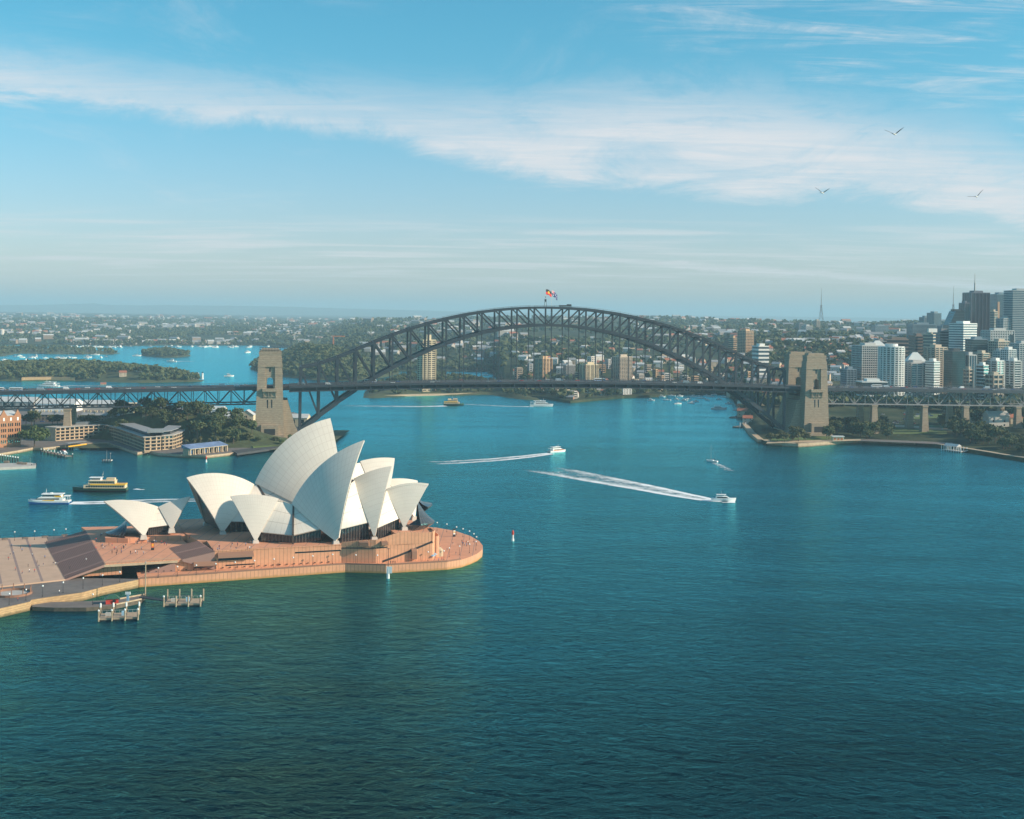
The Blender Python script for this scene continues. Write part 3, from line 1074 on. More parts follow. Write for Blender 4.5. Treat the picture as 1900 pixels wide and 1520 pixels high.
def make_approach(name, label, sgn, s_start, s_end, piers, chord_col):
    """truss girder spans between a tower and the land, on stone piers; carries the road on"""
    root = thing(name, label, 'viaduct', tuple(BP(s_start, 15, 0)))
    L_ = abs(s_end - s_start); n = int(L_ / 12)
    S = [s_start + sgn * L_ * k / n for k in range(n + 1)]
    rd = MB(); rl = MB(); sl = MB()
    for a, b in zip(S, S[1:]):
        if sgn < 0: a, b = b, a
        za, zb = deck_z(a), deck_z(b)
        rd.quad(BP(a, -6.6, za + .02), BP(b, -6.6, zb + .02), BP(b, 36.6, zb + .02), BP(a, 36.6, za + .02))
        for off in (-7.4, 37.4):
            sl.beam(BP(a, off, za - 1.5), BP(b, off, zb - 1.5), .8, 3.2)
            rl.beam(BP(a, off, za + 1.7), BP(b, off, zb + 1.7), .16, .22); rl.beam(BP(a, off, za + .9), BP(b, off, zb + .9), .10, .12)
            for k in range(5):
                s = lerp(a, b, k / 5); rl.beam(BP(s, off, deck_z(s)), BP(s, off, deck_z(s) + 1.9), .22, .22)
        sl.quad(BP(a, -7.4, za - .7), BP(a, 37.4, za - .7), BP(b, 37.4, zb - .7), BP(b, -7.4, zb - .7))
        sl.beam(BP(a, -7.4, za - 2), BP(a, 37.4, za - 2), .7, 2.4)
    rd.build('roadway', M_ROAD, root); rl.build('railing', M_STEEL2, root); sl.build('deck_girder', M_STEEL, root)
    D = 17.0
    for off in (-1.5, 31.5):
        tr = MB()
        for k, (a, b) in enumerate(zip(S, S[1:])):
            za, zb = deck_z(a) - 3, deck_z(b) - 3
            tr.beam(BP(a, off, za), BP(b, off, zb), .9, 1.0)
            tr.beam(BP(a, off, za - D + 3), BP(b, off, zb - D + 3), 1.0, 1.3, mi=1)
            tr.beam(BP(a, off, za), BP(a, off, za - D + 3), .6, .6, up=BN)
            tr.beam(BP(a, off, za if k % 2 == 0 else za - D + 3), BP(b, off, zb - D + 3 if k % 2 == 0 else zb), .85, .85, up=BN)
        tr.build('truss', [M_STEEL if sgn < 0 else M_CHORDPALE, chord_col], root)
    cb = MB()
    for k, (a, b) in enumerate(zip(S, S[1:])):
        cb.beam(BP(a, -1.5, deck_z(a) - D), BP(b, 31.5, deck_z(b) - D), .4, .4)
        cb.beam(BP(a, -1.5, deck_z(a) - D), BP(a, 31.5, deck_z(a) - D), .5, .6)
    cb.build('cross_bracing', M_STEEL, root)
    for s in piers:
        zt = deck_z(s) - D - .8
        for off in (-1.5, 31.5):
            m = MB()
            m.frustum(tuple(BP(s, off, 2.5)), (8.4, 7.0), (5.6, 4.8), zt - 4.0, BTH)
            m.box(tuple(BP(s, off, zt - 1.5)), (6.8, 6.0, 1.5), BTH)
            m.build('pier', M_STONE, root)
    return root


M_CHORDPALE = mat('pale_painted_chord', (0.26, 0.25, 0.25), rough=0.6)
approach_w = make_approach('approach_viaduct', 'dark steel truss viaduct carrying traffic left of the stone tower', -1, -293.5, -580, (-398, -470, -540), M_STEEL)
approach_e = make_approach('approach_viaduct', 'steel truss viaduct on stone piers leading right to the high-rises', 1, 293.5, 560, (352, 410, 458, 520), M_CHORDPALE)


# flags on the crown
def flag_mat(name, kind):
    m, nt, N, L, b = new_mat(name)
    b.inputs['Roughness'].default_value = 0.8
    tc = N.new('ShaderNodeTexCoord'); sp = N.new('ShaderNodeSeparateXYZ'); L.new(tc.outputs['UV'], sp.inputs[0])
    u, v = sp.outputs[0], sp.outputs[1]

    def mt(op, a, c, d=None):
        n = N.new('ShaderNodeMath'); n.operation = op
        for i, x in enumerate((a, c, d)):
            if x is None: continue
            if isinstance(x, (int, float)): n.inputs[i].default_value = x
            else: L.new(x, n.inputs[i])
        return n.outputs[0]

    def mix(f, a, c):
        n = N.new('ShaderNodeMix'); n.data_type = 'RGBA'
        L.new(f, n.inputs[0])
        for i, x in ((6, a), (7, c)):
            if isinstance(x, tuple): n.inputs[i].default_value = (*x, 1)
            else: L.new(x, n.inputs[i])
        return n.outputs[2]

    def disc(cx, cy, r):                                   # v is scaled so that the cloth is 2 : 1
        dx, dy = mt('MULTIPLY', mt('SUBTRACT', u, cx), 1.6), mt('SUBTRACT', v, cy)
        return mt('LESS_THAN', mt('ADD', mt('MULTIPLY', dx, dx), mt('MULTIPLY', dy, dy)), r * r)
    if kind == 0:
        c = mix(mt('GREATER_THAN', v, 0.5), (0.75, 0.03, 0.02), (0.012, 0.012, 0.014))
        c = mix(disc(.5, .5, .25), c, (0.85, 0.50, 0.02))
    else:
        blue = (0.012, 0.025, 0.14)
        c = mix(disc(.25, .22, .13), blue, (0.8, 0.8, 0.8))
        for x, y, r in ((.75, .82, .07), (.64, .55, .07), (.86, .62, .07), (.75, .18, .08), (.79, .44, .04)):
            c = mix(disc(x, y, r), c, (0.8, 0.8, 0.8))
        can = mt('MULTIPLY', mt('LESS_THAN', u, .5), mt('GREATER_THAN', v, .5))
        a = mt('MULTIPLY', mt('SUBTRACT', u, .25), 2.0); d = mt('MULTIPLY', mt('SUBTRACT', v, .75), 2.0)
        dg = mt('MINIMUM', mt('ABSOLUTE', mt('SUBTRACT', a, d), None), mt('ABSOLUTE', mt('ADD', a, d), None))
        cr = mt('MINIMUM', mt('ABSOLUTE', a, None), mt('ABSOLUTE', d, None))
        k = mix(mt('LESS_THAN', dg, .16), blue, (.8, .8, .8)); k = mix(mt('LESS_THAN', dg, .06), k, (.6, .02, .04))
        k = mix(mt('LESS_THAN', cr, .17), k, (.8, .8, .8)); k = mix(mt('LESS_THAN', cr, .10), k, (.6, .02, .04))
        c = mix(can, c, k)
    L.new(c, b.inputs['Base Color'])
    return m


def make_flag(off, s, ztop_, m_, label, dirv, droop):
    base = BP(s, off, ztop(14) + 1.1)
    t = thing('flag', label, 'flag', tuple(base), group='flags flying on top of the arch')
    p = MB(); p.tube(base, Vector((base.x, base.y, ztop_)), .16, .10, 6); p.build('pole', M_WHITE, t)
    c = MB(); rows, uv = [], []
    for i in range(15):
        a = i / 14
        r, q = [], []
        for j in range(8):
            b = j / 7
            p_ = Vector((base.x, base.y, ztop_ - 5.5 * (1 - b) - .2)) + dirv * (7.6 * a)
            p_.z -= droop * a * a + .5 * sin(a * 9 + b) * a
            p_ += Vector((0.2, 1, 0)) * (.7 * sin(a * 8.5 + .8 * b)) * a
            r.append(tuple(p_)); q.append((a, b))
        rows.append(r); uv.append(q)
    c.grid(rows, uv=uv)
    ob = c.build('cloth', m_, t, smooth=True)
    sol = ob.modifiers.new('thickness', 'SOLIDIFY'); sol.thickness = 0.05
    return t


make_flag(30, 0, 153.5, flag_mat('black_red_flag', 0), 'black and red flag with a yellow disc, on the left pole of the arch', Vector((.80, .55, -.10)), 2.0)
make_flag(0, 0, 152.0, flag_mat('blue_flag', 1), 'blue flag with white stars, on the right pole of the arch', Vector((.74, .52, -.36)), 2.2)
# ------------------------------------------------------------------ the shell-roofed concert house on its granite podium
PO = G(640, 1062, 0)
PTH = radians(20)
PA = Vector((cos(PTH), sin(PTH), 0)); PE = Vector((sin(PTH), -cos(PTH), 0))     # along the podium, toward the near water


def PU(u, v, z):
    return PO + PA * u + PE * v + Vector((0, 0, z))


def uv_of(p):
    d = p - PO
    return d.dot(PA), d.dot(PE)


Z_BW, Z_FC, Z_TE, Z_PD = 3.8, 4.4, 9.6, 12.4
add_lines(M_PAVE, (0.16, 0.0), (0.05, 0.0), (0.30, 0.18, 0.15), coord='UV')


def poly_uv(pts):
    return [tuple(PU(u, v, 0)[:2]) for u, v in pts]


# ground the building stands on: quay, broadwalk, forecourt
def make_quays():
    m = MB()
    near = [G(*p, Z_BW) for p in ((257, 1075.5), (192, 1088.6), (151.6, 1099.5), (79.6, 1109.5), (58, 1113), (55.6, 1116.4), (0, 1129), (-70, 1146))]
    far = [PU(-300, -40, 0), PU(-300, -125, 0), PU(-128, -121.5, 0), PU(-128, -60, 0), PU(-97, -20, 0)]
    m.prism([(p.x, p.y) for p in near + far], -3, Z_BW, mi=0, cap=1)
    tag(m.build('quay', [M_SAND, M_QUAYROAD]), kind='structure')
    m = MB()
    out = [(-97, 6.8), (-62, 4.4), (0, 0), (18.4, 8.2), (49.7, 8.0), (58, 4.6), (65, -2), (71, -9), (77, -19), (81, -30), (83.5, -43), (84, -60), (81, -78), (74, -92), (60, -104), (30, -112), (-128, -121.4), (-127, -5)]
    m.prism(poly_uv(out), -3, Z_BW, mi=0, cap=1)
    # parapet along the water
    for a, b in zip(out[:16], out[1:16]):
        A, B = PU(*a, Z_BW), PU(*b, Z_BW)
        c = (A + B) / 2
        A += (PU(0, -40, 0) - c).normalized() * .3; B += (PU(0, -40, 0) - c).normalized() * .3
        if a[0] < 58 : m.beam(A + V(0, 0, .35), B + V(0, 0, .35), .45, .75)
    tag(m.build('broadwalk', [M_SEAGRAN, M_PAVE]), kind='structure')
    m = MB()
    fc = [(-128.9, 1.0), (-136.8, -118), (-300, -124), (-300, 30), (-200, 16), (-156, 8.6)]
    m.prism(poly_uv(fc), Z_BW - 1, Z_FC, mi=0, cap=0)
    # darker inlaid bands across the forecourt
    for k in range(1, 16):
        u = -129.5 - 8.6 * k
        a, b = PU(u - .6, 3, Z_FC + .004), PU(u - 8.6, -116, Z_FC + .004)
        e = PA * .55
        m.quad(a - e, a + e, b + e, b - e, 1)
    tag(m.build('forecourt', [M_FCPAVE, M_BAND]), kind='structure')


M_FCPAVE = mat('forecourt_paving', (0.50, 0.34, 0.24), rough=0.85, var=0.10, scale=0.15)
M_BAND = mat('forecourt_bands', (0.27, 0.19, 0.17), rough=0.85, var=0.1)
make_quays()

opera = thing('concert_house', 'white tiled shell-roofed concert house on a pink granite podium', 'building', tuple(PU(-30, -50, Z_BW)))


def make_podium():
    m = MB()
    body = [(-62, -5), (-0.8, -5), (15, 1), (44, 1), (47, -5), (48, -16), (46, -44), (38, -75), (18, -98), (-60, -106), (-70, -106), (-70, -62), (-66, -36), (-62, -35)]
    m.prism(poly_uv(body), Z_BW - .5, Z_PD, mi=0, cap=1)
    # raised north part
    m.prism(poly_uv([(27, 0), (43.5, 0.5), (46.4, -5), (47.4, -16), (45.4, -44), (36, -70), (27, -70)]), Z_PD - .2, 16.6, mi=0, cap=1)
    # parapet walls of changing height
    par = [((-62, -5), 12.8), ((-0.8, -5), 12.8), ((-0.8, -5), 13.7), ((9, -1), 15.0), ((15, 1), 15.2), ((16, 1), 15.3), ((27.5, 1), 18.6), ((40, 1), 17.6), ((44, 1), 17.7), ((47, -5), 17.6), ((48, -16), 17.2)]
    for (a, za), (b, zb) in zip(par, par[1:]):
        if a == b: continue
        A, B = Vector(a + (0,)), Vector(b + (0,))
        n = Vector((-(B - A).y, (B - A).x, 0)).normalized() * 0.7
        if n.y > 0: n = -n
        if abs(A.x - B.x) < 4 and A.x > 40: n = Vector((-.7, 0, 0))
        m.prism([tuple(PU(a[0], a[1], 0)[:2]), tuple(PU(b[0], b[1], 0)[:2]), tuple(PU(b[0] + n.x, b[1] + n.y, 0)[:2]), tuple(PU(a[0] + n.x, a[1] + n.y, 0)[:2])],
                [Z_PD - .3] * 4, [za, zb, zb, za], mi=0)
    m.build('podium', [M_GRANITE, M_PAVE], opera)
    # terrace with the open concourse under its near edge
    m = MB()
    m.prism(poly_uv([(-111.5, -3), (-77, -5), (-77, -36), (-69, -36.5), (-72, -62), (-70.5, -105), (-119, -112), (-117, -100)]), Z_TE - 1.3, Z_TE, mi=0, cap=1)
    m.prism(poly_uv([(-112.5, -24), (-79, -24), (-79, -36), (-72, -40), (-71.5, -104), (-118, -111), (-116.5, -99)]), Z_BW - .4, Z_TE - 1.31, mi=0)
    m.prism(poly_uv([(-80, -6.0), (-62, -5.0), (-62, -35), (-80, -36)]), Z_BW - .4, Z_TE - 1.32, mi=0)
    m.prism(poly_uv([(-80, -5.6), (-77, -5.0), (-77, -36), (-80, -36)]), Z_TE - 1.4, Z_TE - .01, mi=0, cap=1)
    # wall under the great stair
    m.prism(poly_uv([(-125, -6), (-104, -6), (-104, -10), (-125, -10)]), Z_BW, [5.0, Z_TE - 1.4, Z_TE - 1.4, 5.0], mi=0)
    m.build('terrace', [M_GRANITE, M_PAVE], opera)
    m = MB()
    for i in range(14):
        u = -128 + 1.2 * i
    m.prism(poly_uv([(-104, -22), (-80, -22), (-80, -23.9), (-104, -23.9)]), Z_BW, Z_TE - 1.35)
    m.build('concourse_shade', M_DARK, opera)  # black back wall; the concourse's deep shade is put into its colour
    m = MB()
    m.beam(PU(-112, -2.9, Z_TE + 1.0), PU(-79, -4.6, Z_TE + 1.0), .10, .10); m.beam(PU(-112, -2.9, Z_TE + .5), PU(-79, -4.6, Z_TE + .5), .06, .06)
    m.beam(PU(-112, -2.7, Z_TE - .9), PU(-79, -4.4, Z_TE - .9), .5, 1.0)
    for k in range(18): m.beam(PU(-112 + k * 1.9, -2.9 - k * .1, Z_TE), PU(-112 + k * 1.9, -2.9 - k * .1, Z_TE + 1), .08, .08)
    m.build('terrace_rail', M_SANDL, opera)


make_podium()


def stair(a0, a1, b0, b1, z0, z1, bands, nm='stair', n=26, under=None):
    """flight whose bottom edge runs a0-a1 and top edge b0-b1 (podium u,v); bands = light landings as fractions of its width"""
    m = MB()
    cuts = [0.0]
    for c, w in bands: cuts += [c - w / 2, c + w / 2]
    cuts.append(1.0)
    for k in range(len(cuts) - 1):
        f0, f1 = cuts[k], cuts[k + 1]
        mi = k % 2
        for i in range(n):
            t0, t1 = i / n, (i + 1) / n
            z = z0 + (z1 - z0) * (i + 1) / n

            def q(t, f):
                u = lerp(lerp(a0[0], a1[0], f), lerp(b0[0], b1[0], f), t); v = lerp(lerp(a0[1], a1[1], f), lerp(b0[1], b1[1], f), t)
                return u, v
            if mi == 0:
                A, B, C_, D = q(t0, f0), q(t0, f1), q(t1, f1), q(t1, f0)
                zl = z - (z1 - z0) / n
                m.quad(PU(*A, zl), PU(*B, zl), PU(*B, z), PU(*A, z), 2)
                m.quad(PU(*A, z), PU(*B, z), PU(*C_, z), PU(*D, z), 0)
        if mi == 1:
            c0 = [PU(*_q(a0, a1, b0, b1, t, f), z0 + (z1 - z0) * t + .25) for t, f in ((0, f0), (0, f1), (1, f1), (1, f0))]
            m.quad(*c0, 1)
            for f in (f0, f1):
                p0, p1 = PU(*_q(a0, a1, b0, b1, 0, f), z0 - .5), PU(*_q(a0, a1, b0, b1, 1, f), z1 - .8)
                m.quad(p0, p1, p1 + V(0, 0, 1.05), p0 + V(0, 0, .75), 1)
    for f in (0, 1):                                      # cheeks
        p0, p1 = PU(*_q(a0, a1, b0, b1, 0, f), z0), PU(*_q(a0, a1, b0, b1, 1, f), z1)
        s = PE * (.4 if f == 0 else -.4)
        d = 1.3 if under else (z1 - Z_BW)
        lo0 = p0 - V(0, 0, .9); lo1 = p1 - V(0, 0, d)
        m.add([p0, p1, lo1, lo0, p0 + s, p1 + s, lo1 + s, lo0 + s], [(0, 1, 2, 3), (7, 6, 5, 4), (0, 4, 5, 1), (1, 5, 6, 2), (2, 6, 7, 3), (3, 7, 4, 0)], 1)
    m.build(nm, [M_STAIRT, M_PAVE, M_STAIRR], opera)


def _q(a0, a1, b0, b1, t, f):
    return (lerp(lerp(a0[0], a1[0], f), lerp(b0[0], b1[0], f), t), lerp(lerp(a0[1], a1[1], f), lerp(b0[1], b1[1], f), t))


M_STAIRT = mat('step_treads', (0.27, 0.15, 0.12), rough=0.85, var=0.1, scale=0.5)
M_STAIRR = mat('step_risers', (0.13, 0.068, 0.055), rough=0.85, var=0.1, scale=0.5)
stair((-129, 0.5), (-137.5, -100), (-111.4, -3), (-117, -100), Z_FC - .05, Z_TE + .02, ((.075, .02), (.40, .022), (.64, .022)), 'great_stair', 26, True)
stair((-77, -4.6), (-80, -36), (-61.9, -4.6), (-65.8, -36), Z_TE, Z_PD + .02, ((.50, .05),), 'upper_stair', 18)
stair((-95, -5), (-95, -16), (-80, -5), (-80, -16), Z_BW, Z_TE - 1.3, ((.5, .09),), 'side_stair', 20)


# ---- roof shells: each half is a triangle cut from a sphere 75 m in radius
def sphere_centre(T, R, P, rad):
    a, b = R - T, P - T
    nn = a.cross(b)
    cc = T + (b * a.dot(a) - a * b.dot(b)).cross(nn) / (2 * nn.dot(nn))
    h = sqrt(max(0, rad ** 2 - (cc - T).length_squared))
    nn.normalize()
    c1, c2 = cc + nn * h, cc - nn * h
    return c1 if c1.z < c2.z else c2


class Shell:
    def __init__(s, T, R, P, o, E, rad=75.0):
        s.T, s.R, s.P, s.o, s.E, s.rad = T, R, P, o, E, rad
        s.C = sphere_centre(T, R, P, rad)
        d = (o - s.C).dot(E); s.q = s.C + E * d; s.rr = sqrt(rad * rad - d * d)
        s.v0, s.v1 = (R - s.q) / s.rr, (T - s.q) / s.rr
        s.om = math.acos(max(-1, min(1, s.v0.dot(s.v1))))

    def pt(s, t, w, side=1, inset=0.0):
        rg = s.q + (s.v0 * sin((1 - t) * s.om) + s.v1 * sin(t * s.om)) * (s.rr / sin(s.om))
        a, b = (s.P - s.C) / s.rad, (rg - s.C) / s.rad
        om = math.acos(max(-1, min(1, a.dot(b))))
        p = s.C + (a * sin((1 - w) * om) + b * sin(w * om)) * ((s.rad - inset) / sin(om))
        if side < 0:
            p = p - s.E * (2 * (p - s.o).dot(s.E))
        return p

    def build(s, name='roof_shell', w0=0.045):
        m = MB()
        NT, NS = 36, 30
        for side in (1, -1):
            ts = [i / NT for i in range(NT + 1)]
            ws = [w0 + (1 - w0) * (j / NS) for j in range(NS + 1)]
            O_ = [[s.pt(t, w, side) for w in ws] for t in ts]
            I_ = [[s.pt(t, w, side, 1.7 - .7 * w) for w in ws] for t in ts]
            for row in I_:                               # the two halves meet under the ridge instead of crossing it
                e = (row[-1] - s.o).dot(s.E) * side
                row[-1] = row[-1] - s.E * (side * e)
            uv = [[(t, w) for w in ws] for t in ts]
            fl = side > 0
            m.grid(O_, 0, uv, flip=not fl); m.grid(I_, 1, None, flip=fl)
            m.grid([O_[-1], I_[-1]], 1, None, flip=not fl)
            m.grid([O_[0], I_[0]], 1, None, flip=fl)
            m.grid([[r[0] for r in O_], [r[0] for r in I_]], 1, None, flip=fl)
        ob = m.build(name, [M_TILE, M_RIM], opera, smooth=True)
        k = MB()
        for side in (1, -1):
            p = s.pt(.5, w0 * 1.6, side)
            k.frustum((p.x, p.y, min(p.z, s.P.z) - 1.2), (3.6, 3.6), (2.6, 2.6), 2.2, PTH)
        k.build('pedestal', M_RIM, ob)
        return ob


def axis_frame(deg):
    a = radians(deg)
    return Vector((cos(a), sin(a), 0)), Vector((sin(a), -cos(a), 0))


P1 = G(627, 1007.7, 13)
A_N, E_N = axis_frame(10); O_N = P1 - E_N * 20
A_C, E_C = axis_frame(29); O_C = P1 - axis_frame(17)[1] * 69
SH = {}


def shell(key, tip, rb, ped, zp, o, E, rad=75.0, Pfix=None):
    T = on_plane(*tip, o, E); R = on_plane(*rb, o, E)
    P = Pfix if Pfix is not None else G(*ped, zp)
    SH[key] = Shell(T, R, P, o, E, rad)


shell('A1n', (675.9, 816.7), (540.4, 935.2), (627, 1007.7), 13, O_N, E_N, 80)
shell('A2n', (727, 864.8), (655.9, 888.6), (695, 1000.5), 14, O_N, E_N)
shell('A3n', (795.5, 897.7), (716.1, 907.8), (749.8, 981.5), 17.2, O_N, E_N, 85)
shell('A4n', (427.4, 920.9), (517.5, 925.5), (474.4, 1006.5), 12.8, O_N, E_N)
shell('A1c', (612.9, 775.9), (472.5, 896.8), None, 13, O_C, E_C, 75, O_C + A_C * 6 + E_C * 25 + V(0, 0, 13 - O_C.z))
shell('A2c', (732.5, 850.3), (668.2, 855.8), None, 13, O_C, E_C, 75, O_C + A_C * 29 + E_C * 20 + V(0, 0, 13 - O_C.z))
shell('A3c', (775, 892), (715, 890), None, 13, O_C, E_C, 75, O_C + A_C * 52 + E_C * 14 + V(0, 0, 13 - O_C.z))
shell('A4c', (346, 886.4), (472, 899), (413, 990), 12.8, O_C, E_C, 63)
A_R, E_R = axis_frame(17); O_R = G(268, 996.5, 12.2) - E_R * 12
shell('R1', (192.4, 930), (294, 940.6), (268, 996.5), 12.2, O_R, E_R, 70)
z_ = 9.0
while (G(318, 984, z_) - O_R).dot(E_R) < 7.5: z_ += .1
shell('R2', (353, 921.6), (294, 940.6), (318, 984), z_, O_R, E_R, 75)
for k in SH: SH[k].build()


def ruled(name, fa, fb, n, k, mats, uvs=(1, 1), parent=None, bulge=0.0, thick=0.0):
    """surface strung between two edge curves fa(w), fb(w), w in 0..1"""
    m = MB()
    rows, uv = [], []
    for i in range(n + 1):
        w = i / n
        a, b = fa(w), fb(w)
        rows.append([a.lerp(b, j / k) + V(0, 0, bulge * sin(pi * j / k)) for j in range(k + 1)]); uv.append([(j / k * uvs[0], w * uvs[1]) for j in range(k + 1)])
    m.grid(rows, 0, uv)
    ob = m.build(name, mats, parent or opera)
    if thick:
        s = ob.modifiers.new('thickness', 'SOLIDIFY'); s.thickness = thick; s.offset = 0
    return ob


M_GLASSW = add_lines(mat('foyer_glass', (0.016, 0.018, 0.022), rough=0.15, var=0.3, scale=0.3, spec=0.7), (1, 1), (0.30, 0.05), (0.085, 0.07, 0.062))


def infill(A, tA, B, tB, wlo, fin=None, side=1):
    """tiled side wall between the back edges of two shells, glass below it down to the podium"""
    w0A, w0B = wlo
    hiB = 0.985
    if tB > .5:                                           # stop at the height of the smaller shell's ridge
        while hiB > .3 and B.pt(tB, hiB, side, .9).z > A.R.z - .3: hiB -= .01

    def fa(w): return A.pt(tA, lerp(w0A, 0.985, w), side, 0.9)

    def fb(w): return B.pt(tB, lerp(w0B, hiB, w), side, 0.9)
    ruled('side_wall', fa, fb, 12, 8, [M_SIDE], (5, 3), thick=.6)
    a, b = fa(0), fb(0)
    zf = min(A.P.z, B.P.z) - .6
    a2, b2 = Vector((a.x, a.y, zf)), Vector((b.x, b.y, zf))
    inn = -A.E * side * 1.0
    ruled('foyer_glass', lambda w: a2.lerp(a, w) + inn, lambda w: b2.lerp(b, w) + inn, 2, 4, [M_GLASSW], (10, 1))


M_SIDE = add_lines(mat('side_wall_tiles', (0.68, 0.62, 0.54), rough=0.45, var=0.05, scale=0.15), (1, 1), (0.03, 0.04), (0.42, 0.36, 0.30))
for side in (1, -1):
    # fold in the middle of the side wall between the south and main shells, with a bronze fin
    for a4, a1, fpx in (('A4n', 'A1n', (543.5, 994.5)), ('A4c', 'A1c', None)):
        A, B = SH[a4], SH[a1]
        top = B.pt(0, .97, side, .8)
        E = A.E * side
        if fpx and side > 0:
            bot = G(*fpx, 16.2)
        else:
            bot = top.lerp((A.P + B.P) / 2 if side > 0 else (A.pt(0, .05, side) + B.pt(0, .05, side)) / 2, .85); bot.z = 16.2
        fin = lambda w, bot=bot, top=top: bot.lerp(top, w)
        wa, wb = .22, .34
        ruled('side_wall', lambda w: A.pt(0, lerp(wa, .985, w), side, .9), fin, 12, 8, [M_SIDE], (5, 3), thick=.5)
        ruled('side_wall', fin, lambda w: B.pt(0, lerp(wb, .985, w), side, .9), 12, 8, [M_SIDE], (5, 3), thick=.5)
        zf = Z_PD - .1
        pa, pb = A.pt(0, wa, side, .9), B.pt(0, wb, side, .9)
        i2 = -E * 1.2
        for p, q in ((pa, bot), (bot, pb)):
            p2, q2 = Vector((p.x, p.y, zf)), Vector((q.x, q.y, zf))
            ruled('foyer_glass', lambda w, p=p, p2=p2: p2.lerp(p, w) + i2, lambda w, q=q, q2=q2: q2.lerp(q, w) + i2, 2, 4, [M_GLASSW], (9, 1))
        m = MB()
        f0 = bot + E * .9; f0.z = zf
        fm = bot + E * 1.2 + V(0, 0, .5)
        m.beam(f0, fm, .9, 2.2, up=E); m.beam(fm, top + V(0, 0, -.5), .9, 1.4, up=E)
        m.build('fin', M_BRONZE, opera)
    infill(SH['A2n'], 0.0, SH['A1n'], 1.0, (.26, .12), side=side)
    infill(SH['A3n'], 0.0, SH['A2n'], 1.0, (.26, .14), side=side)
    infill(SH['A2c'], 0.0, SH['A1c'], 1.0, (.26, .14), side=side)
    infill(SH['A3c'], 0.0, SH['A2c'], 1.0, (.26, .14), side=side)
    infill(SH['R1'], 0.0, SH['R2'], 0.0, (.30, .22), side=side)


def mouth(S, t, w0, nm='glass_wall', n=14):
    ruled(nm, lambda w: S.pt(t, lerp(w0, .97, w), 1, 1.4), lambda w: S.pt(t, lerp(w0, .97, w), -1, 1.4), n, 14, [M_GLASSW], (22, 7))


for k, t in (('A4n', .93), ('A4c', .92), ('A1n', .90), ('A1c', .90), ('A2n', .92), ('A2c', .92), ('A3n', .93), ('A3c', .93), ('R1', .92), ('R2', .93)):
    mouth(SH[k], t, .05)


def beak(S, out, zlip, half, w_top=.62, mat_=None):
    """folded glass nose of a foyer hanging out below a shell's mouth"""
    A_ = (S.T - S.R); A_.z = 0; A_.normalize()
    base = (S.pt(1, .1, 1) + S.pt(1, .1, -1)) / 2
    lip = []
    for k in range(9):
        f = k / 8 * 2 - 1
        p = base + A_ * (out * (1 - .55 * f * f)) + S.E * (half * f); p.z = zlip
        lip.append(p)
    top = []
    for k in range(9):
        f = k / 8
        p = S.pt(.93, w_top, 1, 1.5).lerp(S.pt(.93, w_top, -1, 1.5), 1 - f)
        top.append(p)
    m = MB(); rows = []; uv = []
    for i in range(7):
        w = i / 6
        rows.append([top[k].lerp(lip[k], w) + V(0, 0, -2.2 * sin(pi * w) * .6) for k in range(9)]); uv.append([(k * 2.2, w * 3) for k in range(9)])
    rows.append([p + V(0, 0, -.8) for p in lip]); uv.append([(k * 2.2, 3.2) for k in range(9)])
    inner = [p - A_ * 5 + V(0, 0, -4) for p in lip]; rows.append(inner); uv.append([(k * 2.2, 3.6) for k in range(9)])
    m.grid(rows, 0, uv)
    m.build('foyer_nose', [mat_ or M_GLASSN], opera)


M_GLASSN = add_lines(mat('nose_glass', (0.05, 0.062, 0.072), rough=0.12, var=0.3, scale=0.3, spec=0.8), (1, 1), (0.14, 0.04), (0.13, 0.11, 0.10))
beak(SH['A3n'], 15, 20.0, 10)
beak(SH['A3c'], 15, 19.0, 14)
beak(SH['R1'], 17, 13.2, 12, .45, mat_=M_GLASSW)


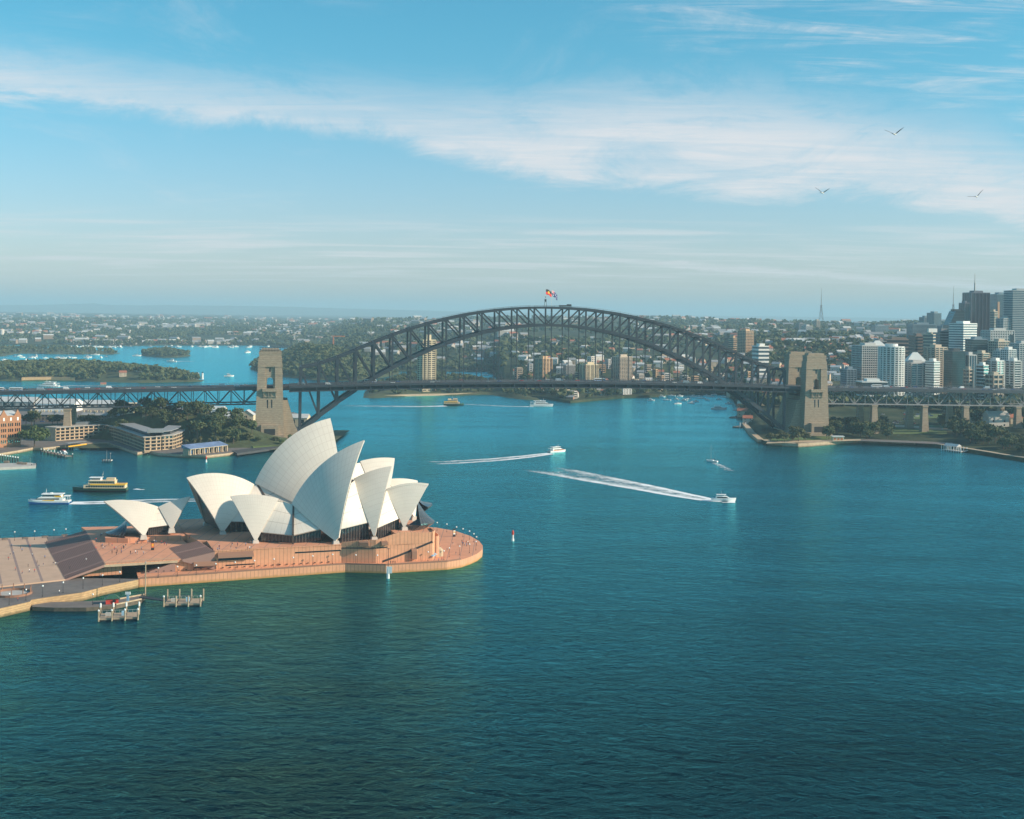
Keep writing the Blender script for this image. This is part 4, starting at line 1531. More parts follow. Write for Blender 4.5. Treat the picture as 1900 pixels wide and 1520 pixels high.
def make_podium_openings():
    def win(u0, u1, z0, z1, hood=True, v=-5.0):
        m = MB()
        m.box(tuple(PU((u0 + u1) / 2, v + .02, z0)), (u1 - u0, .3, z1 - z0), PTH)
        w = m.build('window', M_GLASS, opera)
        if hood:
            h = MB()
            a, b = PU(u0 - .4, v, z1), PU(u1 + .4, v, z1)
            h.add([a, b, b + PE * 2.6, a + PE * 2.6, a + V(0, 0, 2.4), b + V(0, 0, 2.4), b + PE * 2.4 + V(0, 0, .9), a + PE * 2.4 + V(0, 0, .9)],
                  [(3, 2, 1, 0), (4, 5, 6, 7), (0, 1, 5, 4), (1, 2, 6, 5), (2, 3, 7, 6), (3, 0, 4, 7)])
            h.build('window_hood', M_GRANITE, w)
    def u_at(px, py): return uv_of(on_plane(px, py, PO + PE * -5, PE))[0]
    win(u_at(405, 1040), u_at(468, 1036), 7.9, 9.5)
    win(u_at(360, 1060), u_at(400, 1057), 4.9, 6.2)
    win(u_at(419, 1053), u_at(472, 1050), 5.3, 5.8, False)
    win(u_at(548, 1027), u_at(632, 1021), 9.6, 10.2, False)
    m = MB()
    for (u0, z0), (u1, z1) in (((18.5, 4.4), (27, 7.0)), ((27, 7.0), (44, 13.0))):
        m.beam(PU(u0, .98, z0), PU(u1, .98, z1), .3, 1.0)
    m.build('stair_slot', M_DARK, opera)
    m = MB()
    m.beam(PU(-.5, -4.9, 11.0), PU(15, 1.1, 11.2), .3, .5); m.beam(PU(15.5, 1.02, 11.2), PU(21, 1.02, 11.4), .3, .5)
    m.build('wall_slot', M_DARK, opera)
    for u, z, w, h in ((7, 12.2, 4.2, 2.6), (17.5, 12.6, 3.2, 2.0), (33.0, 5.0, 2.6, 5.2)):
        m = MB()
        vv = (-5 + (u + .8) * 6 / 15.8) if u < 15 else 1.0
        a, b = PU(u, vv, z), PU(u + w, vv + (w * .38 if u < 12 else 0), z)
        m.add([a, b, b + PE * 1.8, a + PE * 1.8, a + V(0, 0, h), b + V(0, 0, h), b + PE * 1.8 + V(0, 0, h * .75), a + PE * 1.8 + V(0, 0, h * .75)],
              [(3, 2, 1, 0), (4, 5, 6, 7), (0, 1, 5, 4), (1, 2, 6, 5), (2, 3, 7, 6), (3, 0, 4, 7)])
        m.build('wall_bay', M_GRANITE, opera)
    # rounded stair drum and curved ramp wall at the north end
    m = MB()
    p = PU(50, -9, Z_BW)
    m.lathe(tuple(p), [(2.6, 0), (2.6, 3.2), (1.2, 4.4), (.1, 4.5)], 14)
    m.build('stair_drum', M_SANDL, opera)
    m = MB()
    pts = [PU(48 + 3.2 * sin(a), -5 - 12 * (1 - cos(a)), 0) for a in [k * pi / 2 / 8 for k in range(9)]]
    for a, b in zip(pts, pts[1:]):
        m.prism([tuple(a[:2]), tuple(b[:2]), tuple((b - PA * .6)[:2]), tuple((a - PA * .6)[:2])], Z_BW, 14.5)
    m.build('curved_ramp_wall', M_GRANITE, opera)
    m = MB()
    for k in range(26):
        u = -92 + k * 3.4
        if u < -1: m.box(tuple(PU(u, -4.75, Z_BW + .6)), (.7, .5, .35), PTH)
    m.build('wall_lights', M_DARK, opera)




make_podium_openings()
# plinth under the small shells
m = MB()
q = [SH['R1'].o + A_R * u + E_R * v for u, v in ((-19, -18), (25, -18), (25, 9), (-8, 13), (-19, 9))]
m.prism([tuple(p[:2]) for p in q], Z_TE - .3, 12.0)
m.build('plinth', M_PAVE, opera)
# ------------------------------------------------------------------ kit of repeatable things
def clump(m, c, r, rng, mi=0):
    """one leaf clump: a squashed, jittered eight-sided lump"""
    ax = Vector((rng.uniform(-1, 1), rng.uniform(-1, 1), rng.uniform(.2, 1))).normalized()
    u = ax.orthogonal().normalized(); w = ax.cross(u)
    k = rng.uniform(.35, .6)
    P_ = [c + u * r * rng.uniform(.7, 1.2), c + w * r * rng.uniform(.7, 1.2), c - u * r * rng.uniform(.7, 1.2), c - w * r * rng.uniform(.7, 1.2), c + ax * r * k, c - ax * r * k]
    m.add(P_, [(0, 1, 4), (1, 2, 4), (2, 3, 4), (3, 0, 4), (1, 0, 5), (2, 1, 5), (3, 2, 5), (0, 3, 5)], mi)


def crown_mesh(seed, rx, rz, n, size, zc, lobes=8):
    rng = random.Random(seed)
    L_ = []
    for i in range(lobes):
        a = 2 * pi * i / lobes + rng.uniform(-.4, .4); q = rng.uniform(.35, .75)
        L_.append((Vector((rx * q * cos(a), rx * q * sin(a), zc + rz * rng.uniform(-.35, .45))), rng.uniform(.38, .6)))
    L_.append((Vector((0, 0, zc + rz * .45)), .55))
    m = MB()
    for i in range(n):
        c, q = L_[i % len(L_)]
        d = Vector((rng.gauss(0, 1), rng.gauss(0, 1), rng.gauss(0, 1))).normalized() * (rng.random() ** .4)
        p = c + Vector((d.x * rx * q, d.y * rx * q, d.z * rz * q * .95))
        clump(m, p, size * rng.uniform(.65, 1.3), rng)
    return m


def make_tree(seed, h, rx, leaf, size=1.0, n=130, trunk=True):
    t = thing('tree', 'tree', 'tree')
    rng = random.Random(seed * 7 + 1)
    if trunk:
        m = MB()
        m.tube((0, 0, -1.5), (0, 0, h * .45), h * .035, h * .02, 6)
        for i in range(4):
            a = i * 1.6 + rng.random(); m.tube((0, 0, h * (.28 + .04 * i)), (cos(a) * rx * .55, sin(a) * rx * .55, h * .68), h * .017, h * .008, 5)
        m.build('trunk', M_TRUNK, t, local=True)
    crown_mesh(seed, rx, h * .38, n, size, h * .62).build('crown', leaf, t, local=True)
    return t


def make_palm(seed, h):
    t = thing('palm_tree', 'palm', 'palm tree')
    m = MB(); m.tube((0, 0, -1), (.2, 0, h), .32, .2, 6); m.build('trunk', M_TRUNK, t, local=True)
    rng = random.Random(seed); m = MB()
    for i in range(18):
        a = 2 * pi * i / 18 + rng.uniform(-.1, .1); el = rng.uniform(-.1, 1.1); L_ = rng.uniform(2.6, 3.4)
        d = Vector((cos(a), sin(a), 0)); s = Vector((-sin(a), cos(a), 0))
        pts = [Vector((.2, 0, h)) + d * (L_ * q * cos(el * (1 - q * .5))) + V(0, 0, L_ * (q * sin(el) - 1.0 * q * q)) for q in (0, .35, .7, 1)]
        ws = (.15, .55, .45, .08)
        for p, q, w0, w1 in zip(pts, pts[1:], ws, ws[1:]):
            m.add([p - s * w0, p + s * w0, q + s * w1, q - s * w1, p + V(0, 0, .08), q + V(0, 0, .08)], [(0, 4, 5, 3), (4, 1, 2, 5), (1, 0, 3, 2)])
    m.build('crown', M_LEAF2, t, local=True)
    return t


FIGS = [make_tree(s, h, r, M_LEAF, 1.25, 150) for s, h, r in ((1, 13, 6.2), (2, 11, 5.6), (3, 15, 6.6), (4, 12, 5.0))]
OLIVES = [make_tree(s, h, r, M_LEAF2, 1.15, 130) for s, h, r in ((11, 10, 5.2), (12, 12, 5.6), (13, 9, 4.6))]
BRIGHTS = [make_tree(s, h, r, M_LEAF3, 1.0, 110) for s, h, r in ((21, 8, 4.0), (22, 9.5, 4.6))]
PALMS = [make_palm(5, 9.0), make_palm(6, 7.2)]


def plant(protos, loc, label, group, s=1.0):
    p = random.choice(protos)
    return place(p, loc, random.uniform(0, 6.28), label, group, s=s * random.uniform(.82, 1.2))


# ---- people: one continuous body each
def make_person(seed, top, leg, pose):
    nodes = {  # name: (x, y, z, radius)
        'pelvis': (0, 0, .95, .15), 'chest': (0, 0, 1.32, .17), 'neck': (0, .01, 1.50, .06), 'head': (0, .02, 1.64, .105), 'crown': (0, 0, 1.73, .085),
        'lk': (-.10, .03 + pose * .16, .50, .075), 'lf': (-.10, -.02 + pose * .10, .06, .05), 'lt': (-.10, .14 + pose * .12, .03, .045),
        'rk': (.10, .03 - pose * .06, .50, .075), 'rf': (.10, -.04 - pose * .24, .08, .05), 'rt': (.10, .10 - pose * .22, .03, .045),
        'ls': (-.20, 0, 1.40, .07), 'le': (-.26, -.03 - pose * .08, 1.14, .05), 'lh': (-.25, .08 - pose * .06, .90, .045),
        'rs': (.20, 0, 1.40, .07), 're': (.26, -.02 + pose * .10, 1.14, .05), 'rh': (.24, .10 + pose * .12, .92, .045)}
    edges = [('pelvis', 'chest'), ('chest', 'neck'), ('neck', 'head'), ('head', 'crown'), ('pelvis', 'lk'), ('lk', 'lf'), ('lf', 'lt'), ('pelvis', 'rk'), ('rk', 'rf'), ('rf', 'rt'),
             ('chest', 'ls'), ('ls', 'le'), ('le', 'lh'), ('chest', 'rs'), ('rs', 're'), ('re', 'rh')]
    ks = list(nodes); ix = {k: i for i, k in enumerate(ks)}
    me = bpy.data.meshes.new('person_rig')
    me.from_pydata([nodes[k][:3] for k in ks], [(ix[a], ix[b]) for a, b in edges], [])
    ob = bpy.data.objects.new('person_rig', me); COL.objects.link(ob)
    md = ob.modifiers.new('skin', 'SKIN'); md.use_smooth_shade = True
    for i, k in enumerate(ks):
        sv = me.skin_vertices[0].data[i]; r = nodes[k][3]; sv.radius = (r, r * .8 if k in ('chest', 'pelvis') else r); sv.use_root = (k == 'pelvis')
    ob.modifiers.new('sub', 'SUBSURF').levels = 1
    dg = bpy.context.evaluated_depsgraph_get()
    body = bpy.data.meshes.new_from_object(ob.evaluated_get(dg))
    bpy.data.objects.remove(ob)
    body.materials.clear()
    for m in (M_SKIN, top, leg, M_BLACKP): body.materials.append(m)
    for p in body.polygons:
        z = p.center.z; x = abs(p.center.x)
        p.material_index = 3 if (z > 1.66 or z < .09 or (z > 1.56 and p.center.y < 0)) else 0 if z > 1.47 or (x > .2 and z < 1.05) else 1 if z > .93 else 2
    o = bpy.data.objects.new('person', body); COL.objects.link(o)
    tag(o, 'person', 'person')
    return o


PEOPLE = [make_person(1, M_WHITE, M_DENIM, 1.0), make_person(2, M_BLACKP, M_BLACKP, .2), make_person(3, M_RED, M_DENIM, .8), make_person(4, M_NAVY, M_CONC, 1.2), make_person(5, M_BLUEP, M_BLACKP, .0)]


# ---- road vehicles, small in the picture
def car_mesh(name, col, L_=4.5, W=1.8, H=1.45, van=False):
    m = MB()
    prof = [(-.5, .28), (-.5, .62), (-.46, .72), (.46, .68), (.5, .58), (.5, .28)] if not van else [(-.5, .16), (-.5, .55), (.36, .55), (.5, .36), (.5, .16)]
    for a, h, mi in ((prof, 1, 0),):
        n = len(a); vs = []
        for sy in (-W / 2, W / 2):
            vs += [(x * L_, sy, z * H) for x, z in a]
        m.add(vs, [tuple(range(n))[::-1], tuple(range(n, 2 * n))] + [(i, (i + 1) % n, (i + 1) % n + n, i + n) for i in range(n)], mi)
    cab = [(-.38, .70), (-.28, 1.0), (.10, 1.0), (.26, .69)] if not van else [(-.495, .54), (-.48, 1.0), (.22, 1.0), (.37, .54)]
    n = 4; vs = []
    for sy, k in ((-W / 2, 1), (W / 2, 1)):
        vs += [(x * L_, sy * (.82 if z > .9 else .97), z * H) for x, z in cab]
    m.add(vs, [(3, 2, 1, 0), (4, 5, 6, 7), (0, 1, 5, 4), (2, 3, 7, 6)], 0 if van else 1)
    m.add(vs, [(1, 2, 6, 5)], 0)
    for x in (-.3, .3):
        for sy in (-1, 1):
            m.tube((x * L_, sy * W * .40, .32), (x * L_, sy * W * .51, .32), .32, .32, 10, 2)
    me_o = m.build(name, [col, M_GLASS, M_DARK])
    tag(me_o, name, 'car' if not van else 'van')
    return me_o


M_CARS = [mat('car_white', (.75, .75, .74), .3), mat('car_silver', (.42, .43, .45), .3, .5), mat('car_black', (.02, .02, .025), .25), mat('car_red', (.45, .03, .03), .3), mat('car_blue', (.04, .09, .28), .3)]
CARS = [car_mesh('car', c) for c in M_CARS]
VANS = [car_mesh('van', M_CARS[0], 5.6, 2.1, 2.4, True), car_mesh('van', M_CARS[1], 7.5, 2.3, 3.0, True)]


def make_bus():
    t = thing('bus', 'bus', 'bus')
    m = MB(); m.box((0, 0, .5), (12, 2.5, 2.5)); m.box((0, 0, 3.0), (10, 2.2, .2)); m.build('body', M_WHITE, t, local=True)
    m = MB()
    for s in (-1, 1): m.box((0, s * 1.26, 1.6), (11.2, .04, 1.0))
    m.box((6.01, 0, 1.3), (.04, 2.2, 1.4)); m.build('window', M_GLASS, t, local=True)
    m = MB(); m.box((0, 0, .52), (12.04, 2.54, .5)); m.build('skirt', M_BLUEP, t, local=True)
    for x in (-3.6, 3.8):
        for s in (-1, 1):
            m = MB(); m.tube((x, s * .95, .5), (x, s * 1.28, .5), .5, .5, 12); m.build('wheel', M_DARK, t, local=True)
    return t


BUS = make_bus()


# ---- lamps with a white globe
def make_lamp(h=4.2):
    t = thing('street_lamp', 'lamp', 'street lamp')
    m = MB(); m.tube((0, 0, 0), (0, 0, h), .09, .06, 6); m.lathe((0, 0, 0), [(.22, 0), (.22, .25), (.1, .35)], 8); m.build('pole', M_DARK, t, local=True)
    m = MB(); m.lathe((0, 0, h - .1), [(.12, 0), (.36, .2), (.40, .42), (.28, .68), (.05, .78)], 10); m.build('lamp_globe', M_WHITE, t, local=True, smooth=True)
    return t


LAMP = make_lamp()


# ---- hulls and boats
def hull(m, L_, B, D, mi=0, bow=1.0, stern=.75, sheer=.35, mi_top=None, draft=.4, n=12, flare=.80):
    """pointed hull along +X, deck edge at height D, bottom just under water"""
    rows = []
    for i in range(n + 1):
        t = i / n
        x = (t - .5) * L_
        w = B / 2 * (stern + (1 - stern) * sstep(t / .45)) * (1 - max(0, (t - .55) / .45) ** 2.1) if t > 0 else B / 2 * stern
        w = max(w, .02)
        z = D + sheer * D * max(0, (t - .35) / .65) ** 1.8
        rake = bow * .10 * L_ * max(0, (t - .8) / .2)
        rows.append([(x - rake * .6, -w * flare * .85, -draft), (x - rake * .3, -w * flare, .25), (x, -w, z), (x, w, z), (x - rake * .3, w * flare, .25), (x - rake * .6, w * flare * .85, -draft)])
    m.grid(rows, mi)
    m.add(rows[0], [(0, 1, 2, 3, 4, 5)], mi)
    o = [r[2] for r in rows] + [r[3] for r in rows][::-1]
    m.add([(p[0], p[1] * .98, p[2] - .12) for p in o], [tuple(range(len(o)))[::-1]], mi if mi_top is None else mi_top)


def deck_house(m, x0, x1, w, z, h, mi=0, slope0=.0, slope1=.0, tw=.92):
    """cabin block with raked ends"""
    vs = [(x0, -w / 2, z), (x1, -w / 2, z), (x1, w / 2, z), (x0, w / 2, z),
          (x0 + slope0, -w / 2 * tw, z + h), (x1 - slope1, -w / 2 * tw, z + h), (x1 - slope1, w / 2 * tw, z + h), (x0 + slope0, w / 2 * tw, z + h)]
    m.add(vs, [(3, 2, 1, 0), (4, 5, 6, 7), (0, 1, 5, 4), (1, 2, 6, 5), (2, 3, 7, 6), (3, 0, 4, 7)], mi)


def yacht_boat():
    t = thing('sailing_yacht', 'yacht', 'boat')
    m = MB(); hull(m, 11, 3.4, 1.1); m.build('hull', M_WHITE, t, local=True)
    m = MB(); deck_house(m, -1.5, 2.2, 1.9, 1.05, .6, 0, .3, .8); m.build('cabin', M_WHITE, t, local=True)
    m = MB(); m.tube((1, 0, 1), (1, 0, 15), .10, .05, 6); m.tube((1, 0, 2.3), (-3.6, 0, 2.2), .08, .06, 5); m.tube((5.3, 0, 1.4), (1, 0, 14), .02, .02, 4); m.tube((-5, 0, 1.2), (1, 0, 14.8), .02, .02, 4); m.build('mast', M_CONC, t, local=True)
    m = MB(); m.tube((.6, 0, 2.55), (-3.4, 0, 2.45), .22, .16, 6); m.build('furled_sail', M_NAVY, t, local=True)
    return t


def motor_boat(name='motor_boat', L_=9.5):
    t = thing(name, 'boat', 'boat')
    m = MB(); hull(m, L_, L_ * .33, 1.2); m.build('hull', M_WHITE, t, local=True)
    m = MB(); deck_house(m, -L_ * .22, L_ * .22, L_ * .26, 1.1, 1.3, 0, .2, 1.2); deck_house(m, -L_ * .25, L_ * .05, L_ * .25, 2.75, .14, 0); m.build('cabin', M_WHITE, t, local=True)
    m = MB()
    for s in (-1, 1): m.add([(-L_ * .2, s * L_ * .131, 1.75), (L_ * .15, s * L_ * .131, 1.75), (L_ * .09, s * L_ * .124, 2.3), (-L_ * .2, s * L_ * .124, 2.3)], [(0, 1, 2, 3)])
    m.build('window', M_GLASS, t, local=True)
    m = MB()
    for s in (-1, 1): m.tube((-L_ * .2, s * L_ * .1, 2.2), (-L_ * .2, s * L_ * .1, 2.8), .05, .05, 5)
    m.tube((-L_ * .1, 0, 2.8), (-L_ * .1, 0, 4.2), .05, .03, 5); m.build('mast', M_CONC, t, local=True)
    return t


YACHT, MOTOR = yacht_boat(), motor_boat()


# ---- buildings
def box_win(mb, a, b, z0, z1, out, th=.12):
    """a pane standing slightly proud of a wall between ground points a and b"""
    o = out * th
    mb.add([a + V(0, 0, z0) - o, b + V(0, 0, z0) - o, b + V(0, 0, z1) - o, a + V(0, 0, z1) - o, a + V(0, 0, z0) + o, b + V(0, 0, z0) + o, b + V(0, 0, z1) + o, a + V(0, 0, z1) + o],
           [(0, 1, 2, 3), (7, 6, 5, 4), (0, 4, 5, 1), (1, 5, 6, 2), (2, 6, 7, 3), (3, 7, 4, 0)])


def gable_house(t, w, d, h, rh, wall, roof, windows=True, chim=True, local=True):
    m = MB()
    m.add([(-w / 2, -d / 2, -2), (w / 2, -d / 2, -2), (w / 2, d / 2, -2), (-w / 2, d / 2, -2), (-w / 2, -d / 2, h), (w / 2, -d / 2, h), (w / 2, d / 2, h), (-w / 2, d / 2, h), (-w / 2, 0, h + rh), (w / 2, 0, h + rh)],
          [(0, 1, 5, 4), (1, 2, 6, 9, 5), (2, 3, 7, 6), (3, 0, 4, 8, 7), (3, 2, 1, 0)])
    m.build('wall', wall, t, local=True)
    m = MB(); e = .5
    for s in (-1, 1):
        y0 = s * (d / 2 + e); z0 = h - e * rh / (d / 2)
        m.add([(-w / 2 - e, y0, z0), (w / 2 + e, y0, z0), (w / 2 + e, 0, h + rh + .02), (-w / 2 - e, 0, h + rh + .02), (-w / 2 - e, y0, z0 + .25), (w / 2 + e, y0, z0 + .25), (w / 2 + e, 0, h + rh + .27), (-w / 2 - e, 0, h + rh + .27)],
              [(0, 1, 2, 3), (7, 6, 5, 4), (0, 4, 5, 1), (1, 5, 6, 2), (3, 7, 4, 0)])
    r = m.build('roof', roof, t, local=True)
    if chim:
        m = MB(); m.box((w * .28, d * .12, h + rh * .3), (.9, .9, rh + .9)); m.build('chimney', M_BRICK, r, local=True)
    if windows:
        for x in (-w * .27, w * .27):
            for z in ((.9, 2.2),) if h < 5 else ((.9, 2.2), (3.9, 5.2)):
                m = MB(); box_win(m, V(x - .6, -d / 2, 0), V(x + .6, -d / 2, 0), z[0], z[1], V(0, -1, 0), .06); m.build('window', M_GLASS, t, local=True)


def tower_block(name, label, cat, poly, z0, z1, floors, glass, band, style, top=None, colm=None, group=None, parapet=1.2, plant=True, band_h=1.15, fin_step=4.0):
    """high-rise over a ground polygon: glass body, one slab edge per storey, piers, roof plant"""
    n = len(poly)
    c = sum((Vector((p[0], p[1], 0)) for p in poly), Vector()) / n
    a = sum(poly[i][0] * poly[(i + 1) % n][1] - poly[(i + 1) % n][0] * poly[i][1] for i in range(n))
    if a < 0: poly = poly[::-1]
    t = thing(name, label, cat, (c.x, c.y, z0), group=group)
    pv = [Vector((p[0], p[1], 0)) for p in poly]

    def off(k): return [(c + (p - c) * (1 + k / max(1, (p - c).length))) for p in pv]
    m = MB(); m.prism([tuple(p[:2]) for p in off(-.35)], z0 - 3, z1 - .1); m.build('glass_wall', glass, t)
    fh = (z1 - z0) / floors
    m = MB()
    if style in ('bands', 'grid', 'balcony', 'punched'):
        ex = .9 if style == 'balcony' else .15
        bh = band_h * fh / 3.2 if style != 'punched' else fh * .5
        for k in range(floors):
            z = z0 + k * fh
            m.prism([tuple(p[:2]) for p in off(ex)], z, z + bh)
        m.build('floor_bands', band, t)
    elif style == 'glass':
        for k in range(1, floors):
            z = z0 + k * fh; m.prism([tuple(p[:2]) for p in off(.02)], z, z + .35)
        m.build('floor_bands', band, t)
    if style in ('grid', 'punched', 'fins'):
        m = MB(); fw = {'grid': .5, 'punched': 1.5, 'fins': .55}[style]
        for i in range(n):
            p, q = pv[i], pv[(i + 1) % n]
            l = (q - p).length; k = max(1, int(l / fin_step))
            nrm = Vector(((q - p).y, -(q - p).x, 0)).normalized()
            for j in range(k + 1):
                b = p.lerp(q, j / k) - nrm * .1
                m.box((b.x, b.y, z0), (fw, .9, z1 - z0 - .02), atan2((q - p).y, (q - p).x))
        m.build('piers', colm or band, t)
    if style == 'balcony':
        m = MB()
        for i in range(n):
            p, q = pv[i], pv[(i + 1) % n]; l = (q - p).length; k = max(1, int(l / (fin_step * 1.7)))
            for j in range(k + 1):
                b = p.lerp(q, j / k); m.box((b.x, b.y, z0), (1.5, 1.5, z1 - z0), atan2((q - p).y, (q - p).x))
        m.build('piers', colm or band, t)
    m = MB()
    m.prism([tuple(p[:2]) for p in off(.25)], z1 - .3, z1 + parapet)
    if plant:
        q = [c + (p - c) * .5 + Vector((.06, 0, 0)) for p in pv]; m.prism([tuple(p[:2]) for p in q], z1 + parapet + .003, z1 + parapet + 3.4)
    m.build('roof', top or band, t)
    return t


def px_poly(x0, x1, Y, depth, ang=0.0, yref=700):
    """ground rectangle whose front spans photo columns x0..x1 at distance Y; ang turns it (positive = right side goes back)"""
    a = AT(x0, yref, Y); b = AT(x1, yref, Y)
    w = (b.x - a.x)
    cs, sn = cos(ang), sin(ang)
    # silhouette width of a turned box seen from the camera
    W = w / (cs + depth / max(w, 1) * abs(sn)) if ang else w
    D = depth / max(w, 1) * W if ang else depth
    ctr = Vector(((a.x + b.x) / 2, Y + D / 2, 0))
    pts = []
    for u, v in ((-.5, -.5), (.5, -.5), (.5, .5), (-.5, .5)):
        pts.append((ctr.x + u * W * cs - v * D * sn, ctr.y + u * W * sn + v * D * cs))
    return pts


def zpx(px, y, Y):
    return AT(px, y, Y).z


# ---- foam behind boats
def foam_mat():
    m, nt, N, L, b = new_mat('foam')
    b.inputs['Base Color'].default_value = (.80, .84, .86, 1); b.inputs['Roughness'].default_value = .8
    tc = N.new('ShaderNodeTexCoord'); mp = N.new('ShaderNodeMapping'); mp.inputs['Scale'].default_value = (1, 1, 1)
    L.new(tc.outputs['UV'], mp.inputs[0])
    t = N.new('ShaderNodeTexNoise'); t.inputs['Scale'].default_value = 1.0; t.inputs['Detail'].default_value = 7; t.inputs['Roughness'].default_value = .7
    mp.inputs['Scale'].default_value = (.16, .50, 1)
    L.new(mp.outputs[0], t.inputs[0])
    at = N.new('ShaderNodeAttribute'); at.attribute_name = 'foam'
    a = N.new('ShaderNodeMath'); a.operation = 'ADD'; L.new(t.outputs[0], a.inputs[0]); L.new(at.outputs['Fac'], a.inputs[1])
    r = N.new('ShaderNodeMapRange'); r.inputs[1].default_value = .80; r.inputs[2].default_value = 1.20; L.new(a.outputs[0], r.inputs[0])
    tr = N.new('ShaderNodeBsdfTransparent'); mx = N.new('ShaderNodeMixShader')
    L.new(r.outputs[0], mx.inputs[0]); L.new(tr.outputs[0], mx.inputs[1]); L.new(b.outputs[0], mx.inputs[2])
    L.new(mx.outputs[0], N['Material Output'].inputs[0])
    return m


M_FOAM = foam_mat()


def wake(label, pts, w0, w1, power=.8, end=.25, arms=True, name='wake'):
    """foam trail on the water: pts are ground points from the boat backwards"""
    n = 40
    L_ = [0]
    for a, b in zip(pts, pts[1:]): L_.append(L_[-1] + (b - a).length)

    def at(d):
        for i in range(len(pts) - 1):
            if d <= L_[i + 1]: return pts[i].lerp(pts[i + 1], (d - L_[i]) / max(1e-6, L_[i + 1] - L_[i]))
        return pts[-1]
    m = MB(); rows, uv, fo = [], [], []
    K = 22
    for i in range(n + 1):
        t = i / n; d = t * L_[-1]
        p = at(d); q = at(min(L_[-1], d + 2)); dr = (q - p) if (q - p).length > 1e-4 else (p - at(d - 2)); dr.normalize()
        s = Vector((-dr.y, dr.x, 0)); w = lerp(w0, w1, t ** .62)
        r, u = [], []
        for j in range(K + 1):
            f = j / K * 2 - 1
            r.append((p.x + s.x * w * f, p.y + s.y * w * f, .06)); u.append((d, f * w * 2))
            k = lerp(power, end, t ** .7)
            edge = (1 - abs(f) ** 3)
            prof = ((.55 + .38 * math.exp(-((abs(f) - .70) / .26) ** 2) * (1.12 if f > 0 else .9)) if arms and t > .06 else 1 - .3 * abs(f)) * (1 if abs(f) < .95 else .3)
            prof *= 1 + .38 * mnoise.noise(Vector((d / 9, f * 2, w0)))
            fo.append(k * prof * (1 - sstep((t - .75) / .25)))
        rows.append(r); uv.append(u)
    m.grid(rows, 0, uv)
    o = m.build(name, M_FOAM)
    at_ = o.data.attributes.new('foam', 'FLOAT', 'POINT')
    at_.data.foreach_set('value', fo)
    tag(o, label, None, None, 'stuff')
    return o
# ------------------------------------------------------------------ the near west shore: cove, hotel, wooded hill
def gpoly(pts, z=0):
    return [tuple(G(x, y, z)[:2]) for x, y in pts]


SHORE_L = [(-120, 868), (0, 847), (35, 841), (61, 835.8), (80, 836.5), (104, 834), (128, 831), (160, 827.5), (200, 826.5), (220, 833), (255, 845.5), (274, 841), (294, 846.5), (335, 849),
           (382, 851), (419, 847), (452, 842), (508, 833), (545, 822), (575, 806), (586, 792), (572, 778), (545, 769), (500, 766), (440, 768), (380, 762), (300, 758), (200, 757), (60, 762), (-120, 776)]
Z_L = 2.6


def make_left_ground():
    m = MB(); m.prism(gpoly(SHORE_L), -3, Z_L, 0, 1)
    tag(m.build('west_shore', [M_SEASTONE, M_QUAYROAD]), kind='structure')
    # wooded hill and lawn
    bumps = [(305, 1238, 19, 58, 34), (372, 1222, 13, 46, 30), (430, 1216, 6, 40, 26), (240, 1262, 13, 60, 34), (120, 1300, 9, 120, 40), (500, 1218, 3.5, 36, 24)]
    bb = [(AT(px, 790, Y).x, Y, h, rx, ry) for px, Y, h, rx, ry in bumps]

    def hz(x, y):
        q = (x / y * FOC + 950)
        k = 1.0 if q > 368 else sstep((y - (1222 if q > 200 else 1235)) / 26)
        return Z_L - .8 + k * sum(h * math.exp(-((x - cx) / rx) ** 2 - ((y - cy) / ry) ** 2) for cx, cy, h, rx, ry in bb) + .4 * mnoise.noise(Vector((x / 13, y / 13, 0)))
    m = MB(); rows = []
    for j in range(46):
        y = 1165 + j * 4.5
        rows.append([(x, y, hz(x, y)) for x in [-560 + i * 6 for i in range(66)]])
    m.grid(rows)
    tag(m.build('hill', M_GRASSD, smooth=True), kind='structure')
    return hz


M_GRASSD = mat('rough_grass', (0.055, 0.07, 0.025), rough=.95, var=.4, scale=.15)
hill_z = make_left_ground()


def left_lawn():
    m = MB()
    pts = [G(px, y, 3.5) for px, y in ((455, 818), (470, 812), (500, 815), (530, 812), (540, 818), (520, 826), (470, 830))]
    m.prism([tuple(p[:2]) for p in pts], 1, 3.6)
    tag(m.build('lawn', M_GRASS), kind='structure')
    m = MB()                                              # grey road behind the hotel
    m.prism([tuple(p[:2]) for p in [G(x, y, 9.5) for x, y in ((-20, 790), (120, 786), (232, 785), (236, 776), (120, 776), (-20, 781))]], 2, 9.5)
    m.prism([tuple(p[:2]) for p in [G(x, y, 3) for x, y in ((430, 836), (505, 826), (540, 814), (545, 818), (512, 831), (440, 841))]], 1, 2.9)
    tag(m.build('road', M_ROAD), kind='structure')


